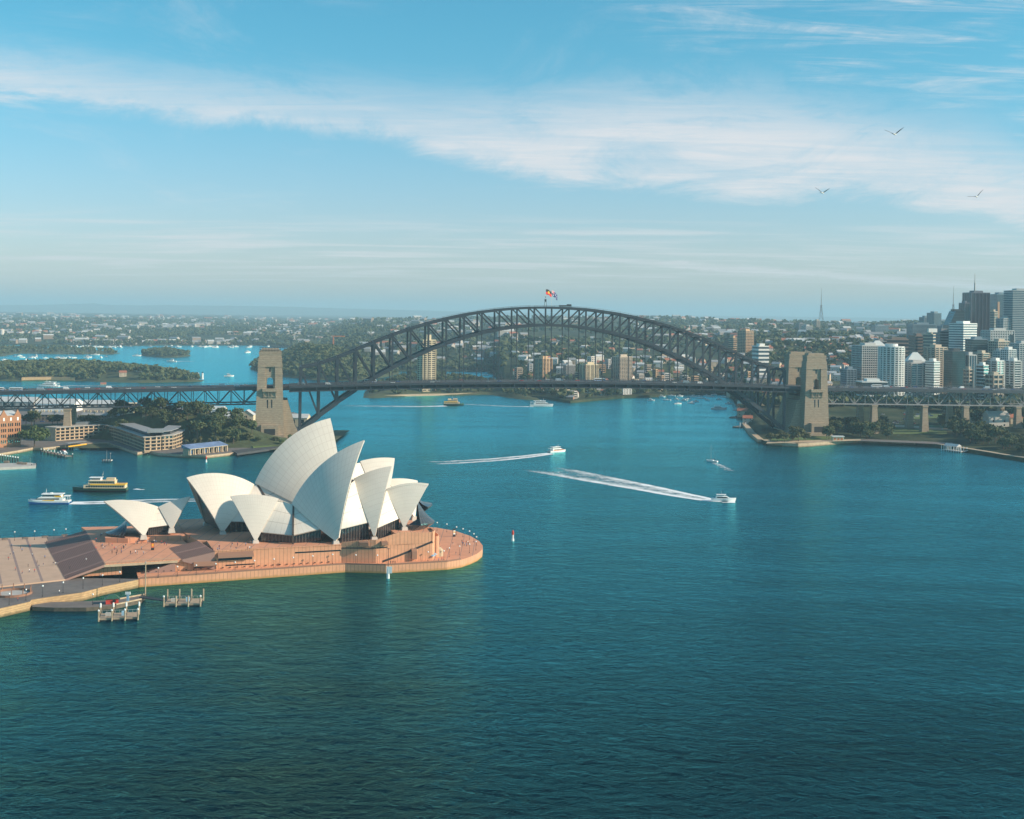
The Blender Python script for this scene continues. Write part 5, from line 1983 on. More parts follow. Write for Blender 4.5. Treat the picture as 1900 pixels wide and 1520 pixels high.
left_lawn()
n_hill = 0
for i in range(900):
    px = random.uniform(205, 475); Y = random.uniform(1185, 1275)
    x = AT(px, 780, Y).x
    z = hill_z(x, Y)
    if z < 4.2 + (2 if px < 240 else 0): continue
    if px < 352 and Y < 1232: continue
    plant(FIGS if random.random() < .75 else OLIVES, (x, Y, z - .4), 'dark green tree in the thick wood on the hill behind the curved hotel', 'trees on the wooded hill left of the stone tower', .95)
    n_hill += 1
    if n_hill >= 86: break
for px, y in ((360, 826), (402, 826), (418, 824), (345, 828), (330, 822), (372, 822), (388, 822)):
    p = G(px, y + 6, 3); place(random.choice(PALMS), tuple(p), random.random() * 6, 'tall palm tree standing round the low blue-roofed pavilion', 'palms along the waterfront', s=random.uniform(.9, 1.25))
for px, y, k in ((493, 823, .75), (511, 824, .8), (523, 826, .7), (538, 817, .7)):
    place(random.choice(OLIVES[2:] + BRIGHTS), tuple(G(px, y, 3.2)), random.random() * 6, 'small round tree on the lawn below the stone tower', 'round trees on the lawn below the tower', s=k)
for px, y, k in ((465, 811, .8), (478, 812, .9), (486, 812, 1.0), (496, 811, .95), (470, 819, .7), (457, 822, .8), (447, 824, .8), (436, 826, .7), (478, 825, .6)):
    plant(FIGS, tuple(G(px, y, 3.4)), 'bushy tree against the foot of the stone tower', 'trees at the foot of the tower', k)
fig = make_tree(77, 19, 13, M_LEAF3, 1.35, 620)
p = G(64, 829, Z_L); fig.location = p
tag(fig, 'big round bright green fig tree beside the brick warehouse and cove', 'tree')


# curved waterfront hotel
def make_hotel():
    base = [(103, 819), (164, 814), (192, 812.5), (215, 818), (240, 827), (268, 838), (290.5, 836.5), (321, 833.5), (336, 828), (341, 823)]
    pts = [G(x, y, Z_L) for x, y in base]
    t = thing('waterfront_hotel', 'curved sandstone hotel of four storeys along the cove waterfront', 'building', tuple(pts[4]))
    H = 12.4
    back = []
    for i, p in enumerate(pts):
        a = pts[max(0, i - 1)]; b = pts[min(len(pts) - 1, i + 1)]
        n = Vector((-(b - a).y, (b - a).x, 0)).normalized(); back.append(p + n * (17 if i < 6 else 14))
    back[6] = pts[6] + V(-6, 16, 0); back[7] = pts[7] + V(-14, 16, 0); back[8] = pts[8] + V(-18, 11, 0); back[9] = pts[9] + V(-16, 6, 0)
    m = MB(); m.prism([tuple(q[:2]) for q in pts + back[::-1]], Z_L - 1, Z_L + H); m.build('wall', M_SANDL, t)
    m = MB()
    o1 = [p - (back[i] - p).normalized() * 1.2 for i, p in enumerate(pts)]; o2 = [b + (b - pts[i]).normalized() * .6 for i, b in enumerate(back)]
    m.prism([tuple(q[:2]) for q in o1 + o2[::-1]], Z_L + H + .002, Z_L + H + .5)
    r = m.build('roof', M_CONC, t)
    m = MB()
    s1 = [pts[i].lerp(back[i], .28) for i in range(3, 10)]; s2 = [pts[i].lerp(back[i], .95) for i in range(3, 10)]
    m.prism([tuple(q[:2]) for q in s1 + s2[::-1]], Z_L + H + .5, Z_L + H + 3.4); m.build('penthouse', M_GLASS, t)
    m = MB(); s1 = [pts[i].lerp(back[i], .18) for i in range(3, 10)]; s2 = [pts[i].lerp(back[i], 1.0) for i in range(3, 10)]
    m.prism([tuple(q[:2]) for q in s1 + s2[::-1]], Z_L + H + 3.41, Z_L + H + 3.9)
    c = pts[5].lerp(back[5], .6); m.box((c.x, c.y, Z_L + H + 3.92), (14, 8, 3), .3)
    c = pts[1].lerp(back[1], .6); m.box((c.x, c.y, Z_L + H + .5), (12, 7, 2.6), .1); c = pts[2].lerp(back[2], .6); m.box((c.x, c.y, Z_L + H + .5), (9, 6, 2), .1)
    m.build('upper_roof', M_ROOFGREY, t)
    nw = 0
    fr = MB()
    for i in range(len(pts) - 1):
        a, b = pts[i], pts[i + 1]; L_ = (b - a).length; k = max(1, round(L_ / 5.2))
        out = -Vector((-(b - a).y, (b - a).x, 0)).normalized()
        for j in range(k):
            p = a.lerp(b, (j + .13) / k); q = a.lerp(b, (j + .87) / k)
            for f in range(4):
                z = .9 + f * 3.0
                w = MB(); box_win(w, p, q, z, z + 1.9, out, .07); 
                if nw < 99: w.build('window', M_GLASS, t)
                else: fr.v, fr.f, fr.m, fr.uv = fr.v + w.v, fr.f + [[x + len(fr.v) for x in g] for g in w.f], fr.m + w.m, fr.uv + w.uv
                nw += 1
        for f in range(5):
            m = MB(); z = Z_L + .35 + f * 3.0
            m.beam(a + out * .25 + V(0, 0, z - Z_L), b + out * .25 + V(0, 0, z - Z_L), .7, .28); m.build('ledge', M_SANDL, t)
    if fr.v: tag(fr.build('far_windows', M_GLASS, t), kind='stuff')
    m = MB()                                              # boardwalk in front
    e = [G(x, y, Z_L) for x, y in ((200, 826), (220, 832), (255, 844), (272, 842), (294, 845), (335, 847.5), (345, 838))]
    for a, b in zip(e, e[1:]): m.beam(a + V(0, 0, .5), b + V(0, 0, .5), .12, .12)
    m.build('boardwalk_rail', M_CONC, t)
    return t


make_hotel()


def ground_block(name, label, cat, front, depth, z0, z1, wall, roof=None, group=None, overhang=.4):
    """simple block on a front line of two ground points; returns the thing and its axes"""
    a, b = front
    d = (b - a); L_ = d.length; d.normalize(); n = Vector((-d.y, d.x, 0))
    t = thing(name, label, cat, (a.x, a.y, z0), group=group)
    m = MB(); m.prism([tuple(q[:2]) for q in (a, b, b + n * depth, a + n * depth)], z0 - 2, z1); m.build('wall', wall, t)
    return t, a, d, n, L_


# brick warehouse with gables at the left edge
def make_brick():
    a, b = G(-40, 833, 3), G(38.5, 827, 3)
    a.z = b.z = 0
    t, a, d, n, L_ = ground_block('brick_warehouse', 'tall red-brown brick warehouse with stepped gables and round windows', 'building', (a, b), 16, 3, 30.5, M_BRICK)
    for k in range(6):
        p0 = a + d * (L_ * k / 6); p1 = a + d * (L_ * (k + 1) / 6)
        if k in (1, 3, 5):
            m = MB(); c = (p0 + p1) / 2; w = L_ / 12 * .9
            m.add([p0 + V(0, 0, 30.5), p1 + V(0, 0, 30.5), c + d * (w * .55) + V(0, 0, 33), c + V(0, 0, 36), c - d * (w * .55) + V(0, 0, 33)] + [q + n * 1.0 for q in (p0 + V(0, 0, 30.5), p1 + V(0, 0, 30.5), c + d * (w * .55) + V(0, 0, 33), c + V(0, 0, 36), c - d * (w * .55) + V(0, 0, 33))],
                  [(0, 1, 2, 3, 4), (9, 8, 7, 6, 5), (0, 5, 6, 1), (1, 6, 7, 2), (2, 7, 8, 3), (3, 8, 9, 4), (4, 9, 5, 0)]); m.build('gable', M_BRICK, t)
        for f in range(5):
            z = 6.0 + f * 5.0
            for q in (.14, .42, .70):
                if f == 4 and q != .42: continue
                w = MB(); s = p0 + d * (L_ / 6 * q); ww = .16 if f < 4 else .22
                e = p0 + d * (L_ / 6 * (q + ww)); box_win(w, s, e, z, z + 2.9, -n, .08); w.build('window', M_WHITE if f == 4 else M_GLASS, t)
    m = MB(); m.prism([tuple(q[:2]) for q in (a + n * 1.5, a + d * L_ + n * 1.5, a + d * L_ + n * 15.5, a + n * 15.5)], 30.5, [30.7, 30.7, 34, 34]); m.build('roof', M_ROOFPALE, t)
    # yellow stores in front
    for k in range(3):
        x0, x1 = 9 - k * 17, 25 - k * 17
        a, b = G(x0, 827.5 + k * 1.6, 3), G(x1, 826 + k * 1.6, 3); a.z = b.z = 3
        c = (a + b) / 2; w = (b - a).length
        h = thing('yellow_store', ('rightmost', 'middle', 'half hidden left')[k] + ' ochre gabled store in the row below the brick warehouse', 'building', (c.x, c.y + 5, 3), .1, 'ochre stores beside the cove')
        hh = bpy.data.objects
        gable_store(h, w, 11, 8.2, 3.2)


def gable_store(t, w, d, h, rh):
    """store with its gable facing the water"""
    m = MB()
    m.add([(-w / 2, -d / 2, -1), (w / 2, -d / 2, -1), (w / 2, d / 2, -1), (-w / 2, d / 2, -1), (-w / 2, -d / 2, h), (w / 2, -d / 2, h), (w / 2, d / 2, h), (-w / 2, d / 2, h), (0, -d / 2, h + rh), (0, d / 2, h + rh)],
          [(0, 1, 5, 8, 4), (1, 2, 6, 5), (2, 3, 7, 9, 6), (3, 0, 4, 7)]); m.build('wall', M_YELLOW, t, local=True)
    m = MB(); e = .5
    for s in (-1, 1):
        x0 = s * (w / 2 + e)
        m.add([(x0, -d / 2 - e, h - .3), (x0, d / 2, h - .3), (0, d / 2, h + rh + .1), (0, -d / 2 - e, h + rh + .1), (x0, -d / 2 - e, h), (x0, d / 2, h), (0, d / 2, h + rh + .4), (0, -d / 2 - e, h + rh + .4)],
              [(0, 1, 2, 3), (7, 6, 5, 4), (0, 4, 5, 1), (1, 5, 6, 2), (3, 7, 4, 0)])
    m.build('roof', M_ROOFGREY, t, local=True)
    for z, xs in ((.4, (-.28, 0, .28)), (4.4, (-.28, 0, .28)), (8.2, (0,))):
        for x in xs:
            q = MB(); box_win(q, V(x * w - .7, -d / 2, 0), V(x * w + .7, -d / 2, 0), z, z + 2.2, V(0, -1, 0), .08); q.build('window', M_GLASS, t, local=True)


make_brick()


# low pavilion with a blue roof on the point
def make_pavilion():
    a, b = G(353, 845, Z_L), G(421, 837.5, Z_L)
    d = (b - a); L_ = d.length; d.normalize(); n = Vector((-d.y, d.x, 0))
    t = thing('pavilion', 'low blue-roofed pavilion with open bays behind the sea wall', 'building', tuple(a))
    m = MB()
    for k in range(9):
        p = a + d * (L_ * k / 8); m.box((p.x, p.y, Z_L), (1.0, 1.0, 5), atan2(d.y, d.x))
    m.beam(a + V(0, 0, 5.3), b + V(0, 0, 5.3), 1.0, .8)
    m.build('pillars', M_SANDL, t)
    m = MB(); m.prism([tuple(q[:2]) for q in (a + n * 2, b + n * 2, b + n * 9, a + n * 9)], Z_L, 7.9); m.build('wall', M_SANDL, t)
    for k in range(8):
        p = a + d * (L_ * (k + .12) / 8) + n * 1.97; q = a + d * (L_ * (k + .88) / 8) + n * 1.97
        w = MB(); box_win(w, Vector((p.x, p.y, 0)), Vector((q.x, q.y, 0)), Z_L + .5, Z_L + 3.9, -n, .05); w.build('window', M_GLASS if k % 3 else M_BLUEWIN, t)
    m = MB(); m.prism([tuple(q[:2]) for q in (a - n * .6 - d, b - n * .6 + d, b + n * 10 + d, a + n * 10 - d)], 8.0, [8.3, 8.3, 11, 11]); m.build('roof', M_ROOFBLUE, t)


M_BLUEWIN = mat('blue_shutters', (.05, .14, .28), .4)
M_ROOFBLUE = mat('blue_grey_roofing', (.16, .22, .36), .45, var=.35, scale=.12)
make_pavilion()


# finger wharf sheds and other roofs behind the viaduct
def shed(name, label, x0, x1, ybase, Y, depth, h, rh, wall, roof, group=None, ang=.0):
    a, b = AT(x0, ybase, Y), AT(x1, ybase, Y)
    w = b.x - a.x
    t = thing(name, label, 'building', ((a.x + b.x) / 2, Y + depth / 2, 3), ang, group)
    gable_house(t, w, depth, h, rh, wall, roof, windows=False, chim=False)
    k = max(2, int(w / 9))
    for i in range(k):
        x = -w / 2 + w * (i + .5) / k
        q = MB(); box_win(q, V(x - 1.6, -depth / 2, 0), V(x + 1.6, -depth / 2, 0), h * .35, h * .8, V(0, -1, 0), .08); q.build('window', M_GLASS, t, local=True)
    return t


shed('wharf_shed', 'long pale wharf shed seen through the left part of the viaduct', -30, 62, 745, 1600, 30, 8, 5, M_CONC, M_ROOFPALE, 'wharf sheds behind the viaduct')
shed('wharf_shed', 'broad white wharf shed seen through the viaduct beside the cream block', 66, 138, 745, 1560, 34, 9, 5, M_WHITE, M_ROOFPALE, 'wharf sheds behind the viaduct')
shed('wharf_shed', 'grey-roofed wharf shed between the cream block and the wooded hill', 150, 222, 747, 1590, 30, 7, 4, M_CONC, M_ROOFPALE, 'wharf sheds behind the viaduct')
shed('wharf_shed', 'white wharf shed on the water right of the wooded hill', 366, 412, 757, 1500, 26, 8.5, 3.5, M_WHITE, M_ROOFPALE, 'wharf sheds behind the viaduct')
shed('wharf_building', 'cream wharf hall with a pale roof left of the stone tower', 402, 446, 770, 1420, 20, 8, 3.5, M_CREAM, M_ROOFPALE)
shed('wharf_building', 'cream two-storey wharf hall just right of the stone tower', 536, 570, 778, 1395, 22, 9, 3.5, M_CREAM, M_ROOFPALE)
a = AT(457, 760, 1400)
t = thing('gabled_hall', 'small cream hall with a pointed gable beside the stone tower', 'building', (a.x, 1408, 3), 0)
gable_store(t, 15, 14, 11, 5)
for c in t.children:
    if c.name.startswith('wall'): c.data.materials[0] = M_CREAM
    if c.name.startswith('roof'): c.data.materials[0] = M_ROOFPALE
a = AT(231, 770, 1330); b = AT(246, 770, 1330)
tower_block('cream_block', 'narrow cream apartment block under the viaduct beside the hill', 'building', [(a.x, 1330), (b.x, 1330), (b.x, 1345), (a.x, 1345)], 6, 29, 7, M_GLASS, M_CREAM, 'punched', plant=False)
TER = None
for i in range(14):
    px = 62 + i * 12.2
    if 133 < px < 152: continue
    p = AT(px, 765, 1345)
    if TER is None:
        TER = thing('terrace_house', 'dark terrace house with cream chimneys in the row below the viaduct', 'house', (p.x, 1345, 11), 0, 'terrace houses below the viaduct')
        gable_house(TER, 6.4, 9, 6, 2.6, M_TIMBER, M_ROOFGREY, True, False)
        m = MB(); m.box((2.2, -.5, 7), (1.2, 1.2, 3.6)); m.box((-2.2, -.5, 7), (1.2, 1.2, 3.6)); m.build('chimney', M_CREAM, TER, local=True)
    else:
        c = copy_tree(TER); c.location = (p.x, 1345 + random.uniform(-1, 1), 11)
for px in (50, 58, 66, 95, 112, 125, 150, 163, 178):
    p = AT(px, 773, 1290); plant(FIGS, (p.x, 1290 + random.uniform(-8, 8), 10), 'dark tree growing under the viaduct left of the hill', 'trees under the left viaduct', .9)
for i, px in enumerate((48, 62, 78, 97, 104, 128, 160, 172, 205, 214, 225)):
    p = G(px, 780 + (i % 3) * 1.5, 9.5)
    place(random.choice(CARS), tuple(p), .05 + (pi if i % 2 else 0), 'car on the road between the hotel and the viaduct', 'cars on the road behind the hotel')


# cove jetty with white piles, quay and terminal jetty at the left edge
def pile_row(t, a, b, n, z0, z1, r, mat_, cap=None, nm='pile'):
    for i in range(n):
        p = a.lerp(b, i / max(1, n - 1))
        m = MB(); m.tube((p.x, p.y, z0), (p.x, p.y, z1), r, r, 8)
        o = m.build(nm, mat_, t)
        if cap:
            c = MB(); c.tube((p.x, p.y, z1 - .9), (p.x, p.y, z1 + .05), r * 1.15, r * 1.15, 8); c.build('pile_cap', cap, o)


def make_cove_jetty():
    a, b = G(77, 838, 1.6), G(121, 847, 1.6)
    d = (b - a).normalized(); n = Vector((-d.y, d.x, 0))
    t = thing('cove_jetty', 'timber jetty with a row of white piles in the cove', 'jetty', tuple(a))
    m = MB(); m.prism([tuple(q[:2]) for q in (a, b, b + n * 6, a + n * 6)], 1.2, 1.7); m.build('deck', M_TIMBER, t)
    pile_row(t, a - n * .4, b - n * .4, 8, -1.5, 4.2, .42, M_DARK, M_WHITE); pile_row(t, a + n * 6.4, b + n * 6.4, 5, -1.5, 3.8, .36, M_DARK, M_WHITE)


make_cove_jetty()
BP_ = G(113, 843, 0)
t = motor_boat(); t.location = (G(119, 842, 0).x, G(119, 842, 0).y, 0); t.rotation_euler = (0, 0, -.5)
tag(t, 'white motor boat with red canopies tied to the cove jetty', 'boat')
m = MB(); m.box((-1.2, 0, 2.95), (3.2, 2.4, .25)); m.build('canopy', M_RED, t, local=True)
def make_terminal():
    t = thing('terminal_jetty', 'pale concrete jetty with white piles at the left edge of the harbour', 'jetty', tuple(G(0, 866, 1.5)))
    P_ = [G(x, y, 2.0) for x, y in ((-90, 872), (66, 864.5), (67, 860), (55, 858.5), (-90, 862))]
    m = MB(); m.prism([tuple(q[:2]) for q in P_], -1, 2.0); m.build('deck', M_CONC, t)
    pile_row(t, G(0, 853, 0), G(33, 858, 0), 8, -1, 4.5, .55, M_DARK, M_WHITE); pile_row(t, G(59, 868, 0), G(67, 866, 0), 3, -1, 3, .35, M_DARK)
    m = MB()
    for x, y in ((36, 861), (45, 862), (12, 859)):
        p = G(x, y, 2.0); m.box(tuple(p), (4, 2.4, 1.6), .1)
    m.build('deck_hut', M_TIMBER, t)
    m = MB(); p = G(56, 862, 2); m.tube(tuple(p), (p.x, p.y, 7), .1, .06, 5); m.build('pole', M_CONC, t)
make_terminal()
# low dining pontoon in front of the hotel
def make_cove_deck():
    a, b = G(127, 830.5, 1.6), G(161, 826, 1.6); n = Vector((-(b - a).y, (b - a).x, 0)).normalized()
    t = thing('dining_deck', 'yellow-edged timber dining deck on piles before the hotel', 'deck', tuple(a))
    m = MB(); m.prism([tuple(q[:2]) for q in (a, b, b + n * 7, a + n * 7)], 1.3, 1.8); m.build('deck', M_TIMBER, t)
    m = MB(); m.beam(a + V(0, 0, .9), b + V(0, 0, .9), .2, 1.0); m.build('screen', M_FERRYYEL, t)
    pile_row(t, a, b, 7, -1, 1.5, .25, M_WHITE)
    m = MB()
    for k in range(8):
        p = a.lerp(b, k / 7) + n * 3.5; m.tube((p.x, p.y, 1.8), (p.x, p.y, 5), .12, .12, 5)
    m.beam(a + n * 3.5 + V(0, 0, 3.5), b + n * 3.5 + V(0, 0, 3.5), 6, .25); m.build('canopy', M_ROOFGREY, t)
make_cove_deck()
# ------------------------------------------------------------------ north shore: park, high-rises, suburbs
def ground_n(px, Y):
    ys = shore_Y(SHORE_N, px)
    return h_north(px, Y, ys)


def on_n(px, Y, dz=0.0):
    X = (px - 950) / FOC * Y
    return Vector((X, Y, ground_n(px, Y) + dz))


def make_seawall():
    m = MB()
    pts = [(1384, 790), (1398, 808), (1415, 822), (1424, 826), (1452, 828.5), (1480, 830), (1500, 829), (1560, 824), (1600, 822), (1700, 826), (1750, 832), (1830, 845), (1870, 852), (1905, 857), (1960, 866)]
    A = [G(x, y, 0) for x, y in pts]
    for a, b in zip(A, A[1:]):
        n = Vector((-(b - a).y, (b - a).x, 0)).normalized()
        if n.y < 0: n = -n
        m.prism([tuple((a - n * 1.0)[:2]), tuple((b - n * 1.0)[:2]), tuple((b + n * 5)[:2]), tuple((a + n * 5)[:2])], -2, 3.6)
    tag(m.build('sea_wall', M_SEASTONE), 'long sandstone sea wall round the park on the right shore', 'sea wall', None, 'thing')


make_seawall()


def patch(name, m_, pts, z=4.0, lift=.25):
    """lawn, path or car park laid over the park's slope"""
    m = MB(); rows = []
    N_ = 10
    (a, b, c, d) = pts
    for i in range(N_ + 1):
        r = []
        for j in range(N_ + 1):
            p0 = (lerp(a[0], b[0], j / N_), lerp(a[1], b[1], j / N_)); p1 = (lerp(d[0], c[0], j / N_), lerp(d[1], c[1], j / N_))
            px, py = lerp(p0[0], p1[0], i / N_), lerp(p0[1], p1[1], i / N_)
            Y = G(px, py, z).y
            for _ in range(6): Y = G(px, py, ground_n(px, Y)).y
            q = on_n(px, Y, lift); r.append(tuple(q))
        rows.append(r)
    m.grid(rows)
    tag(m.build(name, m_), kind='structure')


patch('lawn', M_GRASS, ((1650, 806), (1760, 806), (1756, 788), (1660, 793)))
patch('path', M_SANDL, ((1662, 793), (1768, 800), (1766, 796), (1664, 789)), lift=.45)
patch('lawn', M_GRASS, ((1430, 819), (1560, 816), (1552, 810), (1440, 812)))
patch('promenade', M_SANDL, ((1424, 824), (1600, 818.5), (1600, 815.5), (1428, 820)), lift=.5)
patch('path', M_QUAYROAD, ((1600, 819), (1770, 826), (1770, 822), (1600, 815)), lift=.4)
patch('lawn', M_GRASS, ((1690, 779), (1752, 777), (1750, 770), (1700, 772)), lift=.5)


def put_n(px, py, protos, label, group, s=1.0, rand=True, dz=-.3):
    """plant where the photo shows the trunk's foot"""
    Y = G(px, py, 4).y
    for _ in range(6): Y = G(px, py, ground_n(px, Y)).y
    plant(protos, tuple(on_n(px, Y, dz)), label, group, s)


for px, py, k in ((1432, 820, .8), (1445, 820, .8), (1459, 821, 1.0), (1472, 819, .75), (1484, 820, 1.05), (1497, 818, 1.0), (1452, 812, .8), (1476, 808, .95), (1490, 806, 1.0)):
    put_n(px, py, OLIVES, 'olive green park tree at the foot of the right-hand stone towers', 'park trees below the right stone towers', k)
random.seed(5)
for i in range(36):
    px = random.uniform(1512, 1652); py = random.uniform(797, 816)
    put_n(px, py, FIGS, 'dark fig tree behind the sea wall right of the stone towers', 'dark fig trees along the right shore', random.uniform(.85, 1.15))
for i in range(58):
    px = random.uniform(1765, 1915); py = lerp(814, 846, (px - 1765) / 150) - random.uniform(0, 22)
    put_n(px, py, FIGS, 'dark shoreline tree below the houses at the right edge', 'dark trees on the right-hand point', random.uniform(.75, 1.1))
for i in range(20):
    px = random.uniform(1735, 1838); py = random.uniform(778, 800)
    put_n(px, py, FIGS, 'dark tree in the clump under the right end of the viaduct', 'trees under the right end of the viaduct', 1.0)
for px, py, k in ((1548, 792, .9), (1560, 790, .8), (1572, 792, .8), (1640, 790, .8), (1845, 766, 1), (1860, 764, 1), (1880, 762, 1), (1895, 764, 1), (1855, 770, 1)):
    put_n(px, py, FIGS, 'dark tree beyond the viaduct on the right shore', 'trees beyond the right viaduct', k)

# small things on the right shore
def kiosk():
    p = on_n(1557, G(1557, 817, 4).y, .3)
    t = thing('kiosk', 'small white kiosk with orange windows on the right promenade', 'kiosk', tuple(p))
    m = MB(); m.box((0, 0, 0), (11, 6, 4.2)); m.build('wall', M_CREAM, t, local=True)
    m = MB(); m.box((0, 0, 4.25), (12.5, 7.5, .5)); m.build('roof', M_WHITE, t, local=True)
    for x in (-3.4, 0, 3.4):
        m = MB(); box_win(m, V(x - 1.1, -3, 0), V(x + 1.1, -3, 0), 1, 3.2, V(0, -1, 0), .08); m.build('window', M_ORANGE, t, local=True)
kiosk()


def jetty_shelter():
    a, b = G(1747, 834, 1.2), G(1783, 838, 1.2)
    n = Vector((-(b - a).y, (b - a).x, 0)).normalized()
    t = thing('ferry_wharf', 'white ferry wharf with a gabled shelter off the right shore', 'wharf', tuple(a))
    m = MB(); m.prism([tuple(q[:2]) for q in (a, b, b + n * 9, a + n * 9)], .6, 1.3); m.build('deck', M_CONC, t)
    pile_row(t, a, b, 9, -1.5, 5.0, .35, M_WHITE); pile_row(t, a + n * 9, b + n * 9, 7, -1.5, 5.0, .35, M_WHITE)
    m = MB(); c = a.lerp(b, .42) + n * 4.5
    d = (b - a).normalized()
    for u in (-6, 6):
        for v in (-3, 3): m.tube(tuple(c + d * u + n * v), tuple(c + d * u + n * v + V(0, 0, 4)), .15, .15, 6)
    m.build('posts', M_WHITE, t)
    m = MB(); e = [c + d * u + n * v + V(0, 0, z) for u in (-7.5, 7.5) for v, z in ((-4, 4), (0, 6.2), (4, 4))]
    m.add(e, [(0, 3, 4, 1), (1, 4, 5, 2), (0, 1, 2), (3, 5, 4)]); m.build('roof', M_ROOFPALE, t)
    m = MB(); g = on_n(1800, G(1800, 834, 3).y, 0); m.beam(b + n * 4, Vector((g.x, g.y, 2.2)), 2.2, .4); m.build('gangway', M_CONC, t)
jetty_shelter()


def lav_wharf():
    for k, (x0, y0, x1, y1, lab) in enumerate(((1367, 775, 1396, 770, 'dark floating pontoon nearest the steel arch foot, behind the other'), (1373, 793, 1404, 790, 'dark pontoon with white posts under the right foot of the arch'))):
        a, b = G(x0, y0, 1), G(x1, y1, 1); n = Vector((-(b - a).y, (b - a).x, 0)).normalized()
        t = thing('pontoon', lab, 'pontoon', tuple(a))
        m = MB(); m.prism([tuple(q[:2]) for q in (a, b, b + n * 10, a + n * 10)], -.3, 1.4); m.build('deck', M_TIMBER, t)
        pile_row(t, a, b, 4, -1.5, 6.5 if k else 3.5, .4, M_WHITE if k else M_DARK)
        m = MB(); c = a.lerp(b, .55) + n * 5; m.box((c.x, c.y, 1.4), (9, 5, 2.6), .1); m.build('hut', M_TIMBER, t)
lav_wharf()

# ---- high-rises
GL_BLUE = mat('blue_tower_glass', (.05, .085, .11), .12, var=.25, scale=.05, spec=.8)
GL_DARK = mat('dark_tower_glass', (.022, .028, .034), .12, var=.3, scale=.05, spec=.7)
GL_GREEN = mat('green_tower_glass', (.03, .055, .055), .12, var=.3, scale=.05, spec=.7)
GL_PURP = mat('violet_grey_glass', (.045, .042, .052), .18, var=.2, scale=.03, spec=.6)
C_WHITE = mat('white_cladding', (.66, .66, .63), .6, var=.06)
C_PALE = mat('pale_cladding', (.47, .46, .44), .7, var=.08)
C_BEIGE = mat('beige_cladding', (.46, .38, .29), .75, var=.08)
C_BROWN = mat('brown_cladding', (.20, .145, .115), .75, var=.1)
C_GREY = mat('mid_grey_cladding', (.22, .22, .225), .7, var=.1)
C_STEELBLUE = mat('steel_blue_cladding', (.20, .26, .30), .5, var=.08)
C_TAN = mat('tan_brick_cladding', (.50, .33, .19), .8, var=.1)
C_YEL = mat('pale_yellow_cladding', (.60, .50, .33), .75, var=.08)
C_VIOLET = mat('violet_grey_cladding', (.125, .13, .16), .6, var=.1)
C_REFLECT = mat('orange_reflection', (.62, .33, .18), .45, var=.1)  # orange reflections on tower glass, put into the colour of strips
C_DARK = mat('charcoal_cladding', (.05, .052, .055), .5, var=.1)

